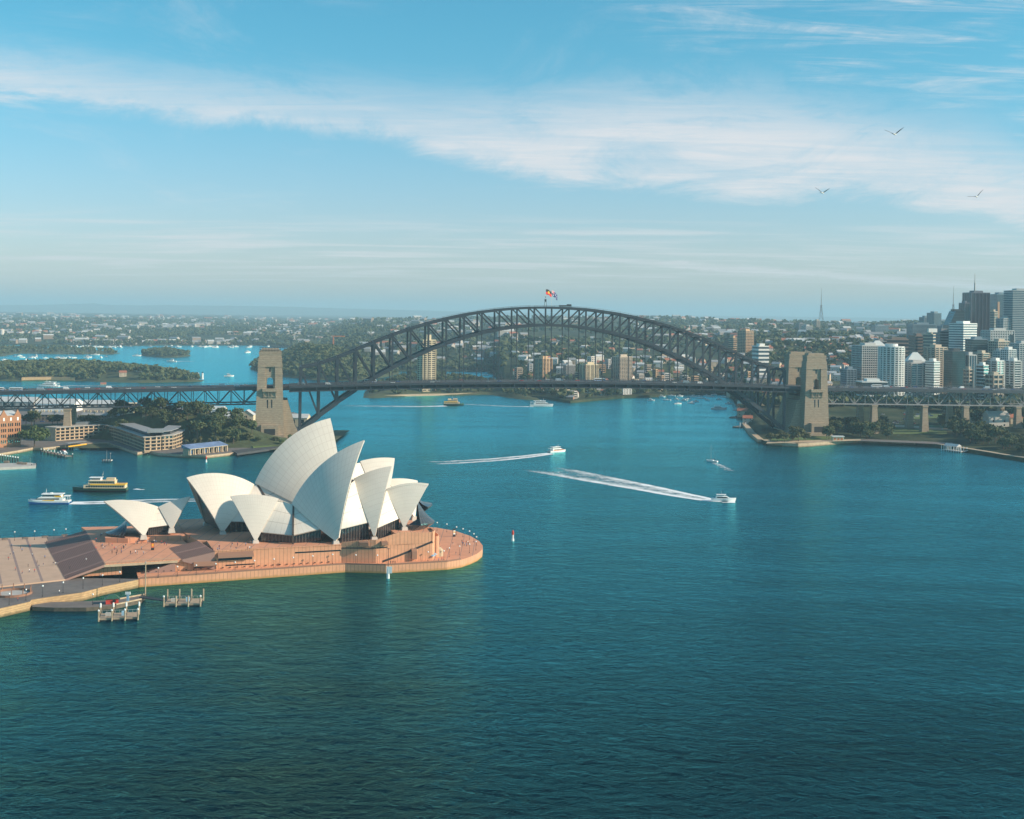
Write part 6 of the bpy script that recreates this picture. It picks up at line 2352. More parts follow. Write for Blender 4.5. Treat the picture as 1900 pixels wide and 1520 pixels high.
BLK = [
    # x0, x1, ytop, Y, depth, turn, floors, glass, band, style, label, options
    (1567, 1590, 684, 1780, 26, .15, 12, GL_BLUE, C_STEELBLUE, 'grid', 'low blue glass block left of the pale balcony tower', {}),
    (1589, 1641, 640, 1790, 34, .25, 22, GL_DARK, C_PALE, 'grid', 'broad pale grid-fronted tower with stepped white roofs', {'fin_step': 3.2}),
    (1683, 1724, 672, 1730, 30, .2, 17, GL_BLUE, C_PALE, 'balcony', 'pale balcony tower below the white pyramid skylight', {}),
    (1722, 1746, 669, 1715, 24, .5, 16, GL_DARK, C_WHITE, 'bands', 'slim white slab with bright floor bands facing right', {'band_h': 2.0}),
    (1722, 1760, 643, 1840, 30, .4, 24, GL_DARK, C_BEIGE, 'balcony', 'beige balcony tower behind the slim white slab', {}),
    (1760, 1793, 650, 1760, 28, .2, 21, GL_GREEN, C_DARK, 'glass', 'dark green glass tower with thin floor lines', {}),
    (1790, 1813, 657, 1770, 26, .3, 19, GL_BLUE, C_PALE, 'fins', 'blue-grey tower striped with vertical piers', {'fin_step': 3.4}),
    (1812, 1838, 654, 1790, 26, .45, 20, GL_DARK, C_BEIGE, 'balcony', 'brown and beige balcony tower right of the striped one', {}),
    (1836, 1866, 668, 1780, 28, .5, 16, GL_DARK, C_WHITE, 'balcony', 'ornate white apartment tower with stepped terraces', {}),
    (1864, 1887, 647, 1840, 24, .3, 20, GL_BLUE, C_WHITE, 'grid', 'white grid-fronted block near the right edge', {'fin_step': 3.6}),
    (1884, 1925, 636, 1900, 30, .2, 22, GL_BLUE, C_PALE, 'grid', 'hazy pale block cut by the right edge', {}),
    (1694, 1719, 622, 2080, 30, .15, 14, GL_DARK, C_BROWN, 'bands', 'brown office block with dark window bands', {}),
    (1716, 1739, 619, 2060, 30, .9, 14, GL_DARK, C_BEIGE, 'bands', 'sunlit beige-banded office block with a white rooftop sign', {'sign': 1}),
    (1738, 1768, 613, 2150, 34, .2, 15, GL_DARK, C_GREY, 'bands', 'dark grey banded block left of the white-banded tower', {}),
    (1764, 1820, 599, 2120, 30, .72, 20, GL_BLUE, C_WHITE, 'bands', 'white-banded office tower with a small red roof sign', {'sign': 2, 'band_h': 1.6}),
    (1830, 1884, 612, 2040, 30, .2, 18, GL_DARK, C_PALE, 'punched', 'pale grey tower with a tall framed slot on its right side', {'slot': 1}),
    (1841, 1876, 632, 1960, 26, .4, 16, GL_DARK, C_BEIGE, 'grid', 'beige grid-fronted block below the pale grey tower', {}),
    (1800, 1834, 628, 1980, 28, .15, 18, GL_GREEN, C_STEELBLUE, 'glass', 'stepped dark glass block left of the pale grey tower', {}),
    (1797, 1838, 542, 2360, 38, .15, 44, GL_PURP, C_VIOLET, 'fins', 'tallest tower, dark violet-grey with a mast on its roof', {'fin_step': 7, 'mast': 507}),
    (1787, 1800, 561, 2345, 30, .15, 38, GL_PURP, C_VIOLET, 'fins', 'lower shoulder tower against the tallest dark tower', {'fin_step': 6}),
    (1846, 1877, 545, 2520, 34, .12, 40, GL_BLUE, C_STEELBLUE, 'glass', 'blue glass tower with two copper-lit strips', {'strips': 1}),
    (1877, 1925, 538, 2300, 40, .05, 38, GL_BLUE, C_PALE, 'bands', 'tower with strong horizontal bands at the right edge', {'band_h': 1.4}),
    (1837, 1853, 577, 2400, 26, .5, 26, GL_DARK, C_BEIGE, 'bands', 'dark beige-banded tower right of the tallest tower', {}),
    (1726, 1748, 580, 3000, 40, .3, 36, GL_BLUE, C_STEELBLUE, 'glass', 'distant blue glass tower with a bright right edge', {}),
    (1711, 1728, 588, 3050, 30, .2, 26, GL_BLUE, C_STEELBLUE, 'grid', 'distant blue-grey block beside the blue glass tower', {}),
    (1690, 1738, 601, 2700, 34, .1, 14, GL_BLUE, C_STEELBLUE, 'bands', 'wide hazy blue office block on the skyline', {}),
    (1746, 1766, 604, 2750, 30, .1, 14, GL_BLUE, C_STEELBLUE, 'grid', 'hazy blue block under the wedge-shaped tower', {}),
    (1855, 1880, 590, 2300, 26, .3, 24, GL_BLUE, C_PALE, 'grid', 'small blue-grey tower before the copper-lit tower', {}),
    (1640, 1700, 629, 2250, 30, .1, 7, GL_DARK, C_BROWN, 'bands', 'low dark office block on the ridge left of the towers', {}),
    (1624, 1646, 632, 2200, 20, .2, 6, GL_DARK, C_GREY, 'bands', 'small grey block beside the low dark office block', {}),
    (1399, 1428, 641, 1960, 26, .35, 9, GL_BLUE, C_WHITE, 'bands', 'white and blue office block left of the stone towers', {'band_h': 1.5}),
    (1371, 1400, 613, 2650, 34, .62, 15, GL_DARK, C_TAN, 'grid', 'tan apartment slab lit on its right half, on the hill', {}),
    (1354, 1368, 626, 2600, 26, .5, 12, GL_DARK, C_TAN, 'bands', 'slimmer tan apartment block left of the lit slab', {}),
    (992, 1025, 664, 2120, 26, .75, 19, GL_DARK, C_TAN, 'balcony', 'tall apartment tower, left half dark and right half tan', {}),
    (1045, 1068, 676, 2120, 20, .3, 11, GL_DARK, C_PALE, 'bands', 'dark apartment block with pale balcony bands', {}),
    (1077, 1111, 675, 2090, 22, .5, 16, GL_DARK, C_YEL, 'balcony', 'sunlit pale yellow balcony tower behind the hangers', {}),
    (1136, 1174, 661, 2140, 24, .62, 20, GL_DARK, C_BEIGE, 'grid', 'widest apartment tower between the hangers, with a roof box', {}),
    (1148, 1172, 716, 2010, 18, .5, 7, GL_DARK, C_WHITE, 'punched', 'white waterfront flats just below the bridge deck', {}),
    (1028, 1058, 719, 2030, 20, .4, 6, GL_DARK, C_YEL, 'balcony', 'yellow waterfront flats below the bridge deck', {}),
    (1110, 1142, 721, 2040, 18, .2, 5, GL_DARK, C_PALE, 'bands', 'long low pale flats left of the white waterfront flats', {}),
    (1024, 1040, 590 + 95, 2200, 16, .3, 8, GL_DARK, C_BROWN, 'bands', 'small brown block beside the tall two-toned tower', {}),
    (1490, 1508, 604, 3900, 40, .3, 12, GL_BLUE, C_PALE, 'grid', 'grey block on the skyline left of the lattice mast', {}),
    (1512, 1522, 594, 4300, 30, .3, 12, GL_DARK, C_BEIGE, 'grid', 'small beige block on the skyline under the lattice mast', {}),
    (1480, 1494, 600, 4000, 30, .2, 10, GL_BLUE, C_GREY, 'grid', 'dark hazy block leftmost on the right-hand skyline', {}),
    (1534, 1556, 610, 3400, 30, .2, 8, GL_BLUE, C_PALE, 'bands', 'pale block half hidden by trees below the lattice mast', {}),
    (1620, 1650, 604, 3700, 30, .2, 8, GL_BLUE, C_STEELBLUE, 'bands', 'low blue block among trees right of the lattice mast', {}),
    (1848, 1866, 650, 1930, 22, .4, 15, GL_BLUE, C_PALE, 'grid', 'pale block squeezed behind the ornate white tower', {}),
    (1874, 1896, 668, 1800, 24, .3, 14, GL_DARK, C_WHITE, 'balcony', 'white balcony block low at the right edge', {}),
    (1816, 1836, 676, 1720, 20, .5, 11, GL_DARK, C_WHITE, 'bands', 'low white-banded block before the brown and beige tower', {}),
    (1792, 1806, 684, 1720, 18, .4, 9, GL_DARK, C_BEIGE, 'grid', 'low beige block before the striped tower', {}),
    (1596, 1648, 707, 1660, 24, .1, 3, GL_DARK, C_WHITE, 'bands', 'low white terrace-roofed building beside the end of the viaduct', {}),
    (1836, 1862, 694, 1700, 20, .3, 6, GL_DARK, C_BEIGE, 'balcony', 'low beige flats below the ornate white tower', {}),
    (1298, 1308, 603, 4200, 30, .3, 9, GL_DARK, C_WHITE, 'grid', 'small white block alone on the skyline above the arch', {}),
]
for (x0, x1, yt, Y, dep, turn, fl, gl, bd, st, lab, op) in BLK:
    poly = px_poly(x0, x1, Y, dep, turn, yt)
    zt = zpx((x0 + x1) / 2, yt, Y)
    z0 = max(4.0, min(ground_n((x0 + x1) / 2, Y) - 1, zt - 8)) if 'z0' not in op else op['z0']
    kw = {k: op[k] for k in ('band_h', 'fin_step') if k in op}
    t = tower_block('office_tower' if Y > 1950 and x0 > 1600 else 'apartment_tower', lab, 'tower', poly, z0, zt - 2, fl, gl, bd, st, group=None, plant=True, **kw)
    c = world_loc(t)
    if op.get('mast'):
        zm = zpx(1814.5, op['mast'], Y)
        m = MB(); bx = AT(1814.5, 540, Y).x
        m.tube((bx, Y + 16, zt), (bx, Y + 16, lerp(zt, zm, .5)), 1.6, 1.3, 8); m.tube((bx, Y + 16, lerp(zt, zm, .5)), (bx, Y + 16, zm), .7, .35, 6); m.build('mast', M_CONC, t)
    if op.get('sign') == 1:
        m = MB(); m.box((c.x + 2, c.y - 8, zt + 2), (16, 4, 6), .3); m.build('roof_sign', C_WHITE, t)
    if op.get('sign') == 2:
        q0, q1 = Vector(poly[1] + (0,)), Vector(poly[2] + (0,))
        m = MB(); a = q0.lerp(q1, .55); b = q0.lerp(q1, .95); o = Vector(((q1 - q0).y, -(q1 - q0).x, 0)).normalized()
        w = MB(); box_win(w, q0 + o * .6, q1 + o * .6, zt - 8, zt - 1, o, .3); w.build('sign_band', C_WHITE, t)
        for j in range(5):
            u = a.lerp(b, j / 5); v = a.lerp(b, (j + .7) / 5); box_win(m, u + o * 1.0, v + o * 1.0, zt - 6, zt - 3.4 + (j % 2), o, .12)
        m.build('sign_letters', M_RED, t)
    if op.get('strips'):
        for f in (.12, .88):
            a, b = Vector(poly[0] + (0,)), Vector(poly[1] + (0,)); m = MB(); box_win(m, a.lerp(b, f - .07), a.lerp(b, f + .07), zt - 42 if f > .5 else zt - 70, zt - 16, V(0, -1, 0), .6); m.build('reflection_strip', C_REFLECT, t)
    if op.get('slot'):
        a, b = Vector(poly[0] + (0,)), Vector(poly[1] + (0,)); m = MB(); box_win(m, a.lerp(b, .82), a.lerp(b, .96), z0, zt - 8, V(0, -1, 0), 1.0); m.build('slot_window', GL_DARK, t)


# tall round-cornered white tower, pyramid roofs, wedge tower, tower on the point
def special_towers():
    Y = 1700; x0, x1 = AT(1637, 680, Y).x, AT(1684, 680, Y).x
    cx, r = (x0 + x1) / 2, (x1 - x0) / 2
    poly = [(cx + r * cos(a) * 1.0, Y + r + r * .9 * sin(a)) for a in [2 * pi * k / 20 for k in range(20)]]
    zt = zpx(1660, 645, Y)
    tower_block('apartment_tower', 'round-fronted white tower with a fine grid of glazed balconies', 'tower', poly, 20, zt, 24, GL_GREEN, C_WHITE, 'balcony', fin_step=3.4)
    for (px0, px1, yt, yb, Y, lab) in ((1684, 1722, 654, 671, 1742, 'white pyramid skylight roof on the pale balcony tower'), (1617, 1648, 632, 643, 1800, 'pointed white roof crowning the broad pale tower')):
        a, b = AT(px0, yb, Y), AT(px1, yb, Y); zt, zb = zpx(px0, yt, Y), zpx(px0, yb, Y)
        t = thing('pyramid_roof', lab, 'roof', ((a.x + b.x) / 2, Y + 12, zb)); w = b.x - a.x
        m = MB(); m.add([(-w / 2, -w / 3, 0), (w / 2, -w / 3, 0), (w / 2, w / 3, 0), (-w / 2, w / 3, 0), (-w * .12, 0, zt - zb), (w * .12, 0, zt - zb)], [(0, 1, 5, 4), (1, 2, 5), (2, 3, 4, 5), (3, 0, 4), (3, 2, 1, 0)]); m.build('glazing', C_WHITE, t, local=True)
        m = MB(); m.box((0, 0, -14), (w * .8, w * .5, 14.2)); m.build('drum', C_PALE, t, local=True)
    # wedge
    Y = 2300; xa, xb, xc = AT(1761, 640, Y).x, AT(1773, 640, Y).x, AT(1789, 640, Y).x
    zt, zm, zb = zpx(1780, 577, Y), zpx(1766, 604, Y), 50
    t = thing('office_tower', 'wedge-shaped dark tower with a sloping left side', 'tower', (xb, Y, zb))
    m = MB(); pr = [(xa, zb), (xc, zb), (xc, zt), (xb, zt), (xa, zm)]
    m.add([(x, y, z) for y in (Y, Y + 34) for x, z in pr], [(0, 1, 2, 3, 4), (9, 8, 7, 6, 5)] + [(i, i + 5, (i + 1) % 5 + 5, (i + 1) % 5) for i in range(5)]); m.build('glass_wall', GL_DARK, t)
    m = MB()
    for k in range(18):
        z = zb + (zt - zb) * k / 18; xl = xa if z < zm else lerp(xa, xb, (z - zm) / (zt - zm)); m.box(((xl + xc) / 2, Y + 17, z), (xc - xl + .3, 34.4, .6))
    m.build('floor_bands', C_DARK, t)
    m = MB(); m.box(((xb + xc) / 2 - 2, Y + 16, zt), (14, 16, 3)); m.build('roof', C_DARK, t)
    # slender tower on the point
    Y = 2010; zt = zpx(795, 632, Y)
    poly = px_poly(774.5, 808, Y, 19, .60, 660)
    t = tower_block('apartment_tower', 'slender lone apartment tower on the wooded point, seen through the arch', 'tower', poly, 5, zt, 25, GL_DARK, C_YEL, 'balcony', plant=False)
    m = MB(); c = world_loc(t); m.box((c.x + 1, c.y, zt), (8, 9, 9), .6); m.build('lift_tower', C_YEL, t)
special_towers()
# ------------------------------------------------------------------ masts, headlands, islands, suburbs
def lattice_mast(px, ytop, ybase, Y, label, red=False):
    p = AT(px, ybase, Y); zt = AT(px, ytop, Y).z; H = zt - p.z
    t = thing('lattice_mast', label, 'mast', (p.x, Y, p.z - 4), group=None)
    m = MB(); b = H * .06
    lv = [(0, b), (.2, b * .62), (.36, b * .34), (.45, b * .22)]
    for (f0, w0), (f1, w1) in zip(lv, lv[1:]):
        for sx, sy in ((-1, -1), (1, -1), (1, 1), (-1, 1)):
            m.beam((sx * w0, sy * w0, f0 * H), (sx * w1, sy * w1, f1 * H), H * .007, H * .007)
        for s in (-1, 1):
            m.beam((-w0, s * w0, f0 * H), (w1, s * w1, f1 * H), H * .005, H * .005); m.beam((w0, s * w0, f0 * H), (-w1, s * w1, f1 * H), H * .005, H * .005)
            m.beam((-w1, s * w1, f1 * H), (w1, s * w1, f1 * H), H * .006, H * .006)
    m.build('legs', M_MAST, t, local=True)
    m = MB(); m.tube((0, 0, .45 * H), (0, 0, .78 * H), H * .011, H * .008, 6); m.tube((0, 0, .78 * H), (0, 0, H), H * .005, H * .003, 5)
    m.box((0, 0, .44 * H), (H * .05, H * .05, H * .02)); m.build('spire', M_MAST, t, local=True)


M_MAST = mat('mast_steel', (.20, .16, .16), .6)
lattice_mast(1523.5, 532, 592, 4600, 'tall lattice broadcasting mast alone on the right-hand skyline')
lattice_mast(1768.5, 529, 592, 4300, 'lattice mast rising behind the wedge-shaped tower')


def dome_land(name, pts, hmax, m_, edge=120, bump=6, cell=14, seed=0):
    """land inside a shore polygon (photo pixels at the waterline) rising to a wooded top"""
    P_ = [G(x, y, 0) for x, y in pts]
    P2 = [(p.x, p.y) for p in P_]

    def dist(x, y):
        ins = False; dm = 1e9
        for (x0, y0), (x1, y1) in zip(P2, P2[1:] + P2[:1]):
            if (y0 > y) != (y1 > y) and x < (x1 - x0) * (y - y0) / (y1 - y0) + x0: ins = not ins
            dx, dy = x1 - x0, y1 - y0; t = max(0, min(1, ((x - x0) * dx + (y - y0) * dy) / (dx * dx + dy * dy + 1e-9)))
            dm = min(dm, math.hypot(x - x0 - t * dx, y - y0 - t * dy))
        return dm if ins else -dm

    def hz(x, y):
        d = dist(x, y)
        if d < -8: return -4.0
        if d < 0: return d * .5
        return min(1.8, d * .3) + hmax * sstep(d / edge) * (1 + .25 * mnoise.noise(Vector((x / 160, y / 160, seed))))
    xs0, xs1 = min(p[0] for p in P2) - 10, max(p[0] for p in P2) + 10
    ys0, ys1 = min(p[1] for p in P2) - 10, max(p[1] for p in P2) + 10
    nx, ny = max(8, int((xs1 - xs0) / cell)), max(8, int((ys1 - ys0) / (cell * 1.0)))
    rows = []
    for j in range(ny + 1):
        y = lerp(ys0, ys1, j / ny)
        rows.append([(x, y, hz(x, y)) for x in [lerp(xs0, xs1, i / nx) for i in range(nx + 1)]])
    m = MB(); m.grid(rows); tag(m.build(name, m_, smooth=True), kind='structure')
    return hz, dist, (xs0, xs1, ys0, ys1)


BALLS = dome_land('headland', [(462, 684), (480, 692), (520, 699), (580, 705), (660, 707), (720, 700), (745, 692), (700, 682), (620, 672), (520, 668), (475, 672)], 40, M_GRASSD, 150, cell=16, seed=1)
GOAT = dome_land('wooded_island', [(-120, 703), (0, 707), (40, 707.5), (95, 706.5), (140, 707), (170, 708), (220, 710), (262, 711), (300, 710), (345, 709), (372, 708.5), (380, 706.5), (350, 703), (310, 699), (262, 694), (225, 690), (150, 688), (60, 688), (-20, 689), (-120, 690)], 12, M_GRASSD, 70, cell=11, seed=2)
ISLE = dome_land('wooded_island', [(262, 660), (300, 663.5), (330, 663.5), (352, 661), (356, 659.5), (345, 657.5), (310, 656), (275, 655), (262, 657)], 9, M_GRASSD, 80, cell=16, seed=3)
BALM = dome_land('peninsula', [(-140, 658), (-40, 660), (8, 662), (20, 659), (40, 656), (110, 657.5), (200, 658), (225, 656), (200, 652), (130, 650), (60, 649), (-20, 650), (-140, 650)], 8, M_GRASSD, 120, cell=22, seed=4)
BLUES = dome_land('point', [(672, 738), (690, 739.5), (720, 738), (760, 735.5), (800, 734.5), (850, 734), (905, 732.5), (935, 737), (960, 741), (1010, 744), (960, 722), (905, 712), (850, 706), (800, 703), (740, 704), (700, 712), (676, 726)], 9, M_GRASSD, 70, cell=10, seed=5)


def beach():
    a = [G(x, y, 0) for x, y in ((700, 737.5), (760, 735.5), (850, 733.5), (900, 731.5), (897, 728), (850, 729), (760, 732.5))]
    m = MB(); m.prism([tuple(p[:2]) for p in a], -.5, 2.6); tag(m.build('shore_path', M_SANDL), kind='structure')
    a = [G(x, y, 0) for x, y in ((40, 707.2), (95, 706.2), (139, 706.8), (138, 704), (95, 703.5), (45, 704.5))]
    m = MB(); m.prism([tuple(p[:2]) for p in a], -.5, 6); tag(m.build('sandstone_cliff', M_SAND), kind='structure')
beach()


def wood(name, land, n, size, seed, keep=lambda x, y, d: d > 5, lift=.75, mat_=None, hs=(.9, 1.25)):
    """a far-off wood that reads as one mass: rounded crowns of many small faces over the land"""
    hz, dist, (x0, x1, y0, y1) = land
    rng = random.Random(seed); m = MB(); k = 0; g = 0
    while k < n and g < n * 12:
        g += 1
        x, y = rng.uniform(x0, x1), rng.uniform(y0, y1); d = dist(x, y)
        if d < 4 or not keep(x, y, d): continue
        z = hz(x, y); s = size * rng.uniform(*hs)
        for q in range(9):
            a = rng.uniform(0, 6.28); r = s * rng.uniform(.1, .6)
            clump(m, Vector((x + cos(a) * r, y + sin(a) * r, z + s * (lift + rng.uniform(-.35, .5)))), s * rng.uniform(.35, .6), rng)
        k += 1
    o = m.build(name, mat_ or M_LEAF); tag(o, kind='stuff')


wood('headland_woods', BALLS, 1500, 8.5, 1)
wood('island_woods', ISLE, 320, 7.5, 3)
wood('peninsula_woods', BALM, 420, 6.5, 4)
random.seed(21)
hz, dist, (x0, x1, y0, y1) = GOAT
k = 0
while k < 44:
    x, y = random.uniform(x0, x1), random.uniform(y0, y1); px = 950 + x / y * FOC
    d = dist(x, y)
    if d < 14 or px < -8: continue
    if 205 < px < 262 and y < 2320 and random.random() < .7: continue
    if px > 330 and random.random() < .85: continue
    if 45 < px < 140 and d < 26: continue
    k += 1
    plant(FIGS if random.random() < .8 else OLIVES, (x, y, hz(x, y) - 1), 'dark tree on the wooded island beyond the left viaduct', 'trees on the wooded island', .9)
wood('island_undergrowth', GOAT, 1100, 7.5, 12, keep=lambda x, y, d: d > 9 and not (190 < 950 + x / y * FOC < 262 and y < 2320))
hz, dist, bb = BLUES
k = 0
while k < 16:
    x, y = random.uniform(bb[0], bb[1]), random.uniform(bb[2], bb[3]); d = dist(x, y); px = 950 + x / y * FOC
    if d < 16 or 772 < px < 812: continue
    k += 1
    plant(FIGS, (x, y, hz(x, y) - .5), 'dark tree on the point below the arch, round the lone tower', 'trees on the point with the lone tower', .9)
wood('point_undergrowth', BLUES, 320, 6, 14, keep=lambda x, y, d: d > 12)


# ---- suburbs
HOUSES = []
def house_proto(i, w, d, h, wall, roof):
    t = thing('house', 'house', 'house'); gable_house(t, w, d, h, d * .32, wall, roof, True, True); HOUSES.append(t)
M_HW = [mat('white_render', (.62, .58, .52), .8), mat('cream_render', (.52, .42, .30), .8), mat('brick_wall', (.33, .17, .10), .85)]
house_proto(0, 11, 9, 5.5, M_HW[0], M_ROOFRED); house_proto(1, 13, 10, 6.2, M_HW[1], M_ROOFRED); house_proto(2, 10, 8, 3.4, M_HW[2], M_ROOFGREY)
house_proto(3, 16, 9, 8.5, M_HW[0], M_ROOFPALE); house_proto(4, 14, 10, 8.5, M_HW[1], M_ROOFGREY)
HOME = [(t, [c for c in t.children]) for t in HOUSES]


def box_house(m, p, w, d, h, rz, rng):
    """distant house: walls and a pitched roof"""
    cr, sr = cos(rz), sin(rz)
    q = []
    for z in (-2, h):
        for x, y in ((-w / 2, -d / 2), (w / 2, -d / 2), (w / 2, d / 2), (-w / 2, d / 2)):
            q.append((p.x + x * cr - y * sr, p.y + x * sr + y * cr, p.z + z))
    r = [(p.x + x * cr, p.y + x * sr, p.z + h + d * .3) for x in (-w / 2, w / 2)]
    wi = rng.choice((0, 0, 1)); ri = rng.choice((2, 3, 3, 4, 4))
    m.add(q, [(0, 1, 5, 4), (1, 2, 6, 5), (2, 3, 7, 6), (3, 0, 4, 7)], wi)
    m.add([q[4], q[5], q[6], q[7], r[0], r[1]], [(0, 1, 5, 4), (2, 3, 4, 5)], ri)
    m.add([q[4], q[5], q[6], q[7], r[0], r[1]], [(1, 2, 5), (3, 0, 4)], wi)


random.seed(33)
cnt = 0
spots = []
for i in range(4000):
    px = random.uniform(945, 1420) if random.random() < .62 else random.uniform(1420, 1700)
    ys = shore_Y(SHORE_N, px)
    d = (random.uniform(30, 420) if random.random() < .5 else random.uniform(40, 1500)) if px < 1420 else random.uniform(420, 1500)
    Y = ys + d
    X = (px - 950) / FOC * Y
    if any((X - a) ** 2 + (Y - b) ** 2 < 20 ** 2 for a, b in spots): continue
    spots.append((X, Y))
    cnt += 1
    if cnt > 296: break
spots.sort(key=lambda s: s[1])
for j, (X, Y) in enumerate(spots):
    px = 950 + X / Y * FOC
    t = HOUSES[(j * 7 + int(X)) % 5]
    lab = ('white house with a terracotta roof on the slope behind the arch', 'cream house with a terracotta roof on the slope behind the arch', 'low brick cottage with a grey roof on the slope behind the arch',
           'white flats with a pale roof on the slope behind the arch', 'cream flats with a grey roof on the slope behind the arch')[HOUSES.index(t)]
    if px > 1430: lab = lab.replace('on the slope behind the arch', 'on the hill right of the stone towers')
    elif Y > 2500: lab = lab.replace('on the slope behind the arch', 'high on the far hillside above the bay')
    place(t, (X, Y, ground_n(px, Y)), random.uniform(-.6, .6), lab, 'houses on the north shore slopes')
# red-roofed house and cottages on the island
for px, y, lab in ((228, 686, 'red-roofed cottage among the trees on top of the wooded island'), (192, 692, 'small red-roofed cottage left of the bigger one on the island')):
    p = G(px, y + 11, 10); t = copy_tree(HOUSES[1]); t.location = (p.x, p.y, GOAT[0](p.x, p.y) + 1); t.rotation_euler = (0, 0, .3); t['label'] = lab; t['group'] = 'cottages on the wooded island'; t.scale = (.95, .95, .95) if px > 200 else (.7, .7, .7)
for px, lab in ((285, 'white navigation tower at the right tip of the island'), (340, 'domed pavilion on the island spit'), (371, 'white light tower at the end of the island spit')):
    p = G(px, 707, 0); t = thing('light_tower', lab, 'tower', (p.x, p.y + 18, 2))
    m = MB(); m.lathe((0, 0, 0), [(2.2, 0), (1.7, 9), (2.2, 9.2), (2.2, 10.4), (1.2, 11)], 10); m.build('shaft', M_WHITE, t, local=True)
    m = MB(); m.lathe((0, 0, 11), [(1.1, 0), (1.1, 1.6), (.2, 2.8)], 8); m.build('lantern', M_GLASS, t, local=True)
for i, px in enumerate((250, 300, 318, 352)):
    p = G(px, 706.5, 0); t = copy_tree(HOUSES[3 if i % 2 else 0]); t.location = (p.x, p.y + 34, GOAT[0](p.x, p.y + 34)); t['label'] = ('low white boathouse on the right shore of the island', 'red-roofed boathouse on the right shore of the island')[1 - i % 2]; t['group'] = 'boathouses on the island'
# distant suburbs as masses
rng = random.Random(3)
m = MB()
M_SUB = [mat('pale_suburb_wall', (.40, .37, .33), .85, var=.25, scale=.01), mat('tan_suburb_wall', (.25, .19, .14), .85, var=.2, scale=.01), M_ROOFRED, M_ROOFGREY, M_ROOFPALE]
for i in range(3300):
    west = rng.random() < .45
    px = rng.uniform(-60, 660) if west else rng.uniform(560, 2055)
    tab = SHORE_W if west else SHORE_N
    ys = shore_Y(tab, px); d = 60 + (rng.random() ** 1.8) * (9000 if west else 7000)
    if not west:
        d = max(d, 1500 if px > 930 else 150)
    Y = ys + d; X = (px - 950) / FOC * Y
    if mnoise.noise(Vector((X / 420, Y / 700, 8))) < rng.uniform(-.15, .25): continue
    if not west and px < 650: continue
    z = (h_west if west else h_north)(px, Y, ys)
    s = rng.uniform(.9, 1.5) * (1 + Y / 16000)
    big = rng.random() < .05
    box_house(m, Vector((X, Y, z + 2)), (26 if big else 14) * s, 10 * s, (9 if big else 4.5) * s, rng.uniform(-.7, .7), rng)
tag(m.build('distant_suburb', M_SUB), kind='stuff')
m = MB()
for i in range(19000):
    west = rng.random() < .40
    px = rng.uniform(-60, 690) if west else rng.uniform(560, 2055)
    tab = SHORE_W if west else SHORE_N
    ys = shore_Y(tab, px); d = 25 + (rng.random() ** 1.7) * (6000 if west else 4600)
    if not west and 1400 < px < 1905: d = max(d, 330)
    if not west and px > 930 and d < 900 and rng.random() < .55: continue
    Y = ys + d; X = (px - 950) / FOC * Y
    if mnoise.noise(Vector((X / 260, Y / 420, 2))) < rng.uniform(-.45, .2): continue
    z = (h_west if west else h_north)(px, Y, ys)
    s = rng.uniform(5.5, 9) * (1 + Y / 12000)
    for q in range(4 if Y < 3500 else 3):
        clump(m, Vector((X + rng.uniform(-1, 1) * s * .6, Y + rng.uniform(-1, 1) * s * .6, z + s * rng.uniform(.5, 1.1))), s * rng.uniform(.5, .8), rng)
tag(m.build('distant_woods', M_LEAF), kind='stuff')
# orange tower crane on the far hillside
def tower_crane():
    Y = 3400; p = AT(618.5, 640, Y); zt = AT(618.5, 624, Y).z
    t = thing('tower_crane', 'orange tower crane far off behind the wooded headland', 'crane', (p.x, Y, p.z - 6))
    H = zt - p.z + 6
    m = MB(); m.beam((0, 0, 0), (0, 0, H), 3.0, 3.0, up=(0, 1, 0)); m.build('mast', M_ORANGE, t, local=True)
    m = MB(); m.beam((-6, 0, H), (30, 0, H), 2.6, 2.6); m.build('jib', M_ORANGE, t, local=True)
    m = MB(); m.box((-5, 0, H - 3), (4, 3, 3)); m.build('counterweight', M_CONC, t, local=True)
tower_crane()
t = thing('water_silo', 'pale round silo on the far-left shore', 'silo', tuple(AT(3.5, 625, 4900)))
m = MB(); m.lathe((0, 0, 0), [(9, -10), (9, 26), (7, 28), (1, 29)], 14); m.build('shaft', M_HW[0], t, local=True)
m = MB(); m.lathe((0, 0, 28.5), [(3, 0), (3, 3), (.5, 4)], 8); m.build('cap', M_ROOFRED, t, local=True)

# low blocks of flats down to the water behind the arch
random.seed(12)
FL = ((M_HW[0], 'white'), (C_BEIGE, 'beige'), (C_TAN, 'tan brick'), (C_PALE, 'pale grey'), (C_YEL, 'pale yellow'))
k = 0
for px in (962, 975, 986, 1032, 1064, 1074, 1116, 1128, 1178, 1188, 1202, 1216, 1236, 1248, 1262, 1276, 1290, 1304, 1318, 1332, 1346, 1358, 1018, 1052, 1098, 1196, 1226, 1270, 1312, 1340, 1376, 1388):
    k += 1
    ys = shore_Y(SHORE_N, px); Y = ys + random.uniform(25, 330); w = random.uniform(9, 17); fl = random.choice((3, 4, 4, 5, 6, 7))
    m_, nm = FL[k % 5]; z0 = ground_n(px, Y)
    lab = nm + (' waterfront flats among the houses behind the arch' if Y - ys < 170 else ' flats on the hillside behind the arch')
    tower_block('flats', lab, 'building', px_poly(px - w / 2, px + w / 2, Y, 14, random.uniform(.25, .7)), z0, z0 + fl * 3.2, fl, GL_DARK, m_, random.choice(('bands', 'balcony', 'punched')), group='blocks of flats behind the arch', plant=False)
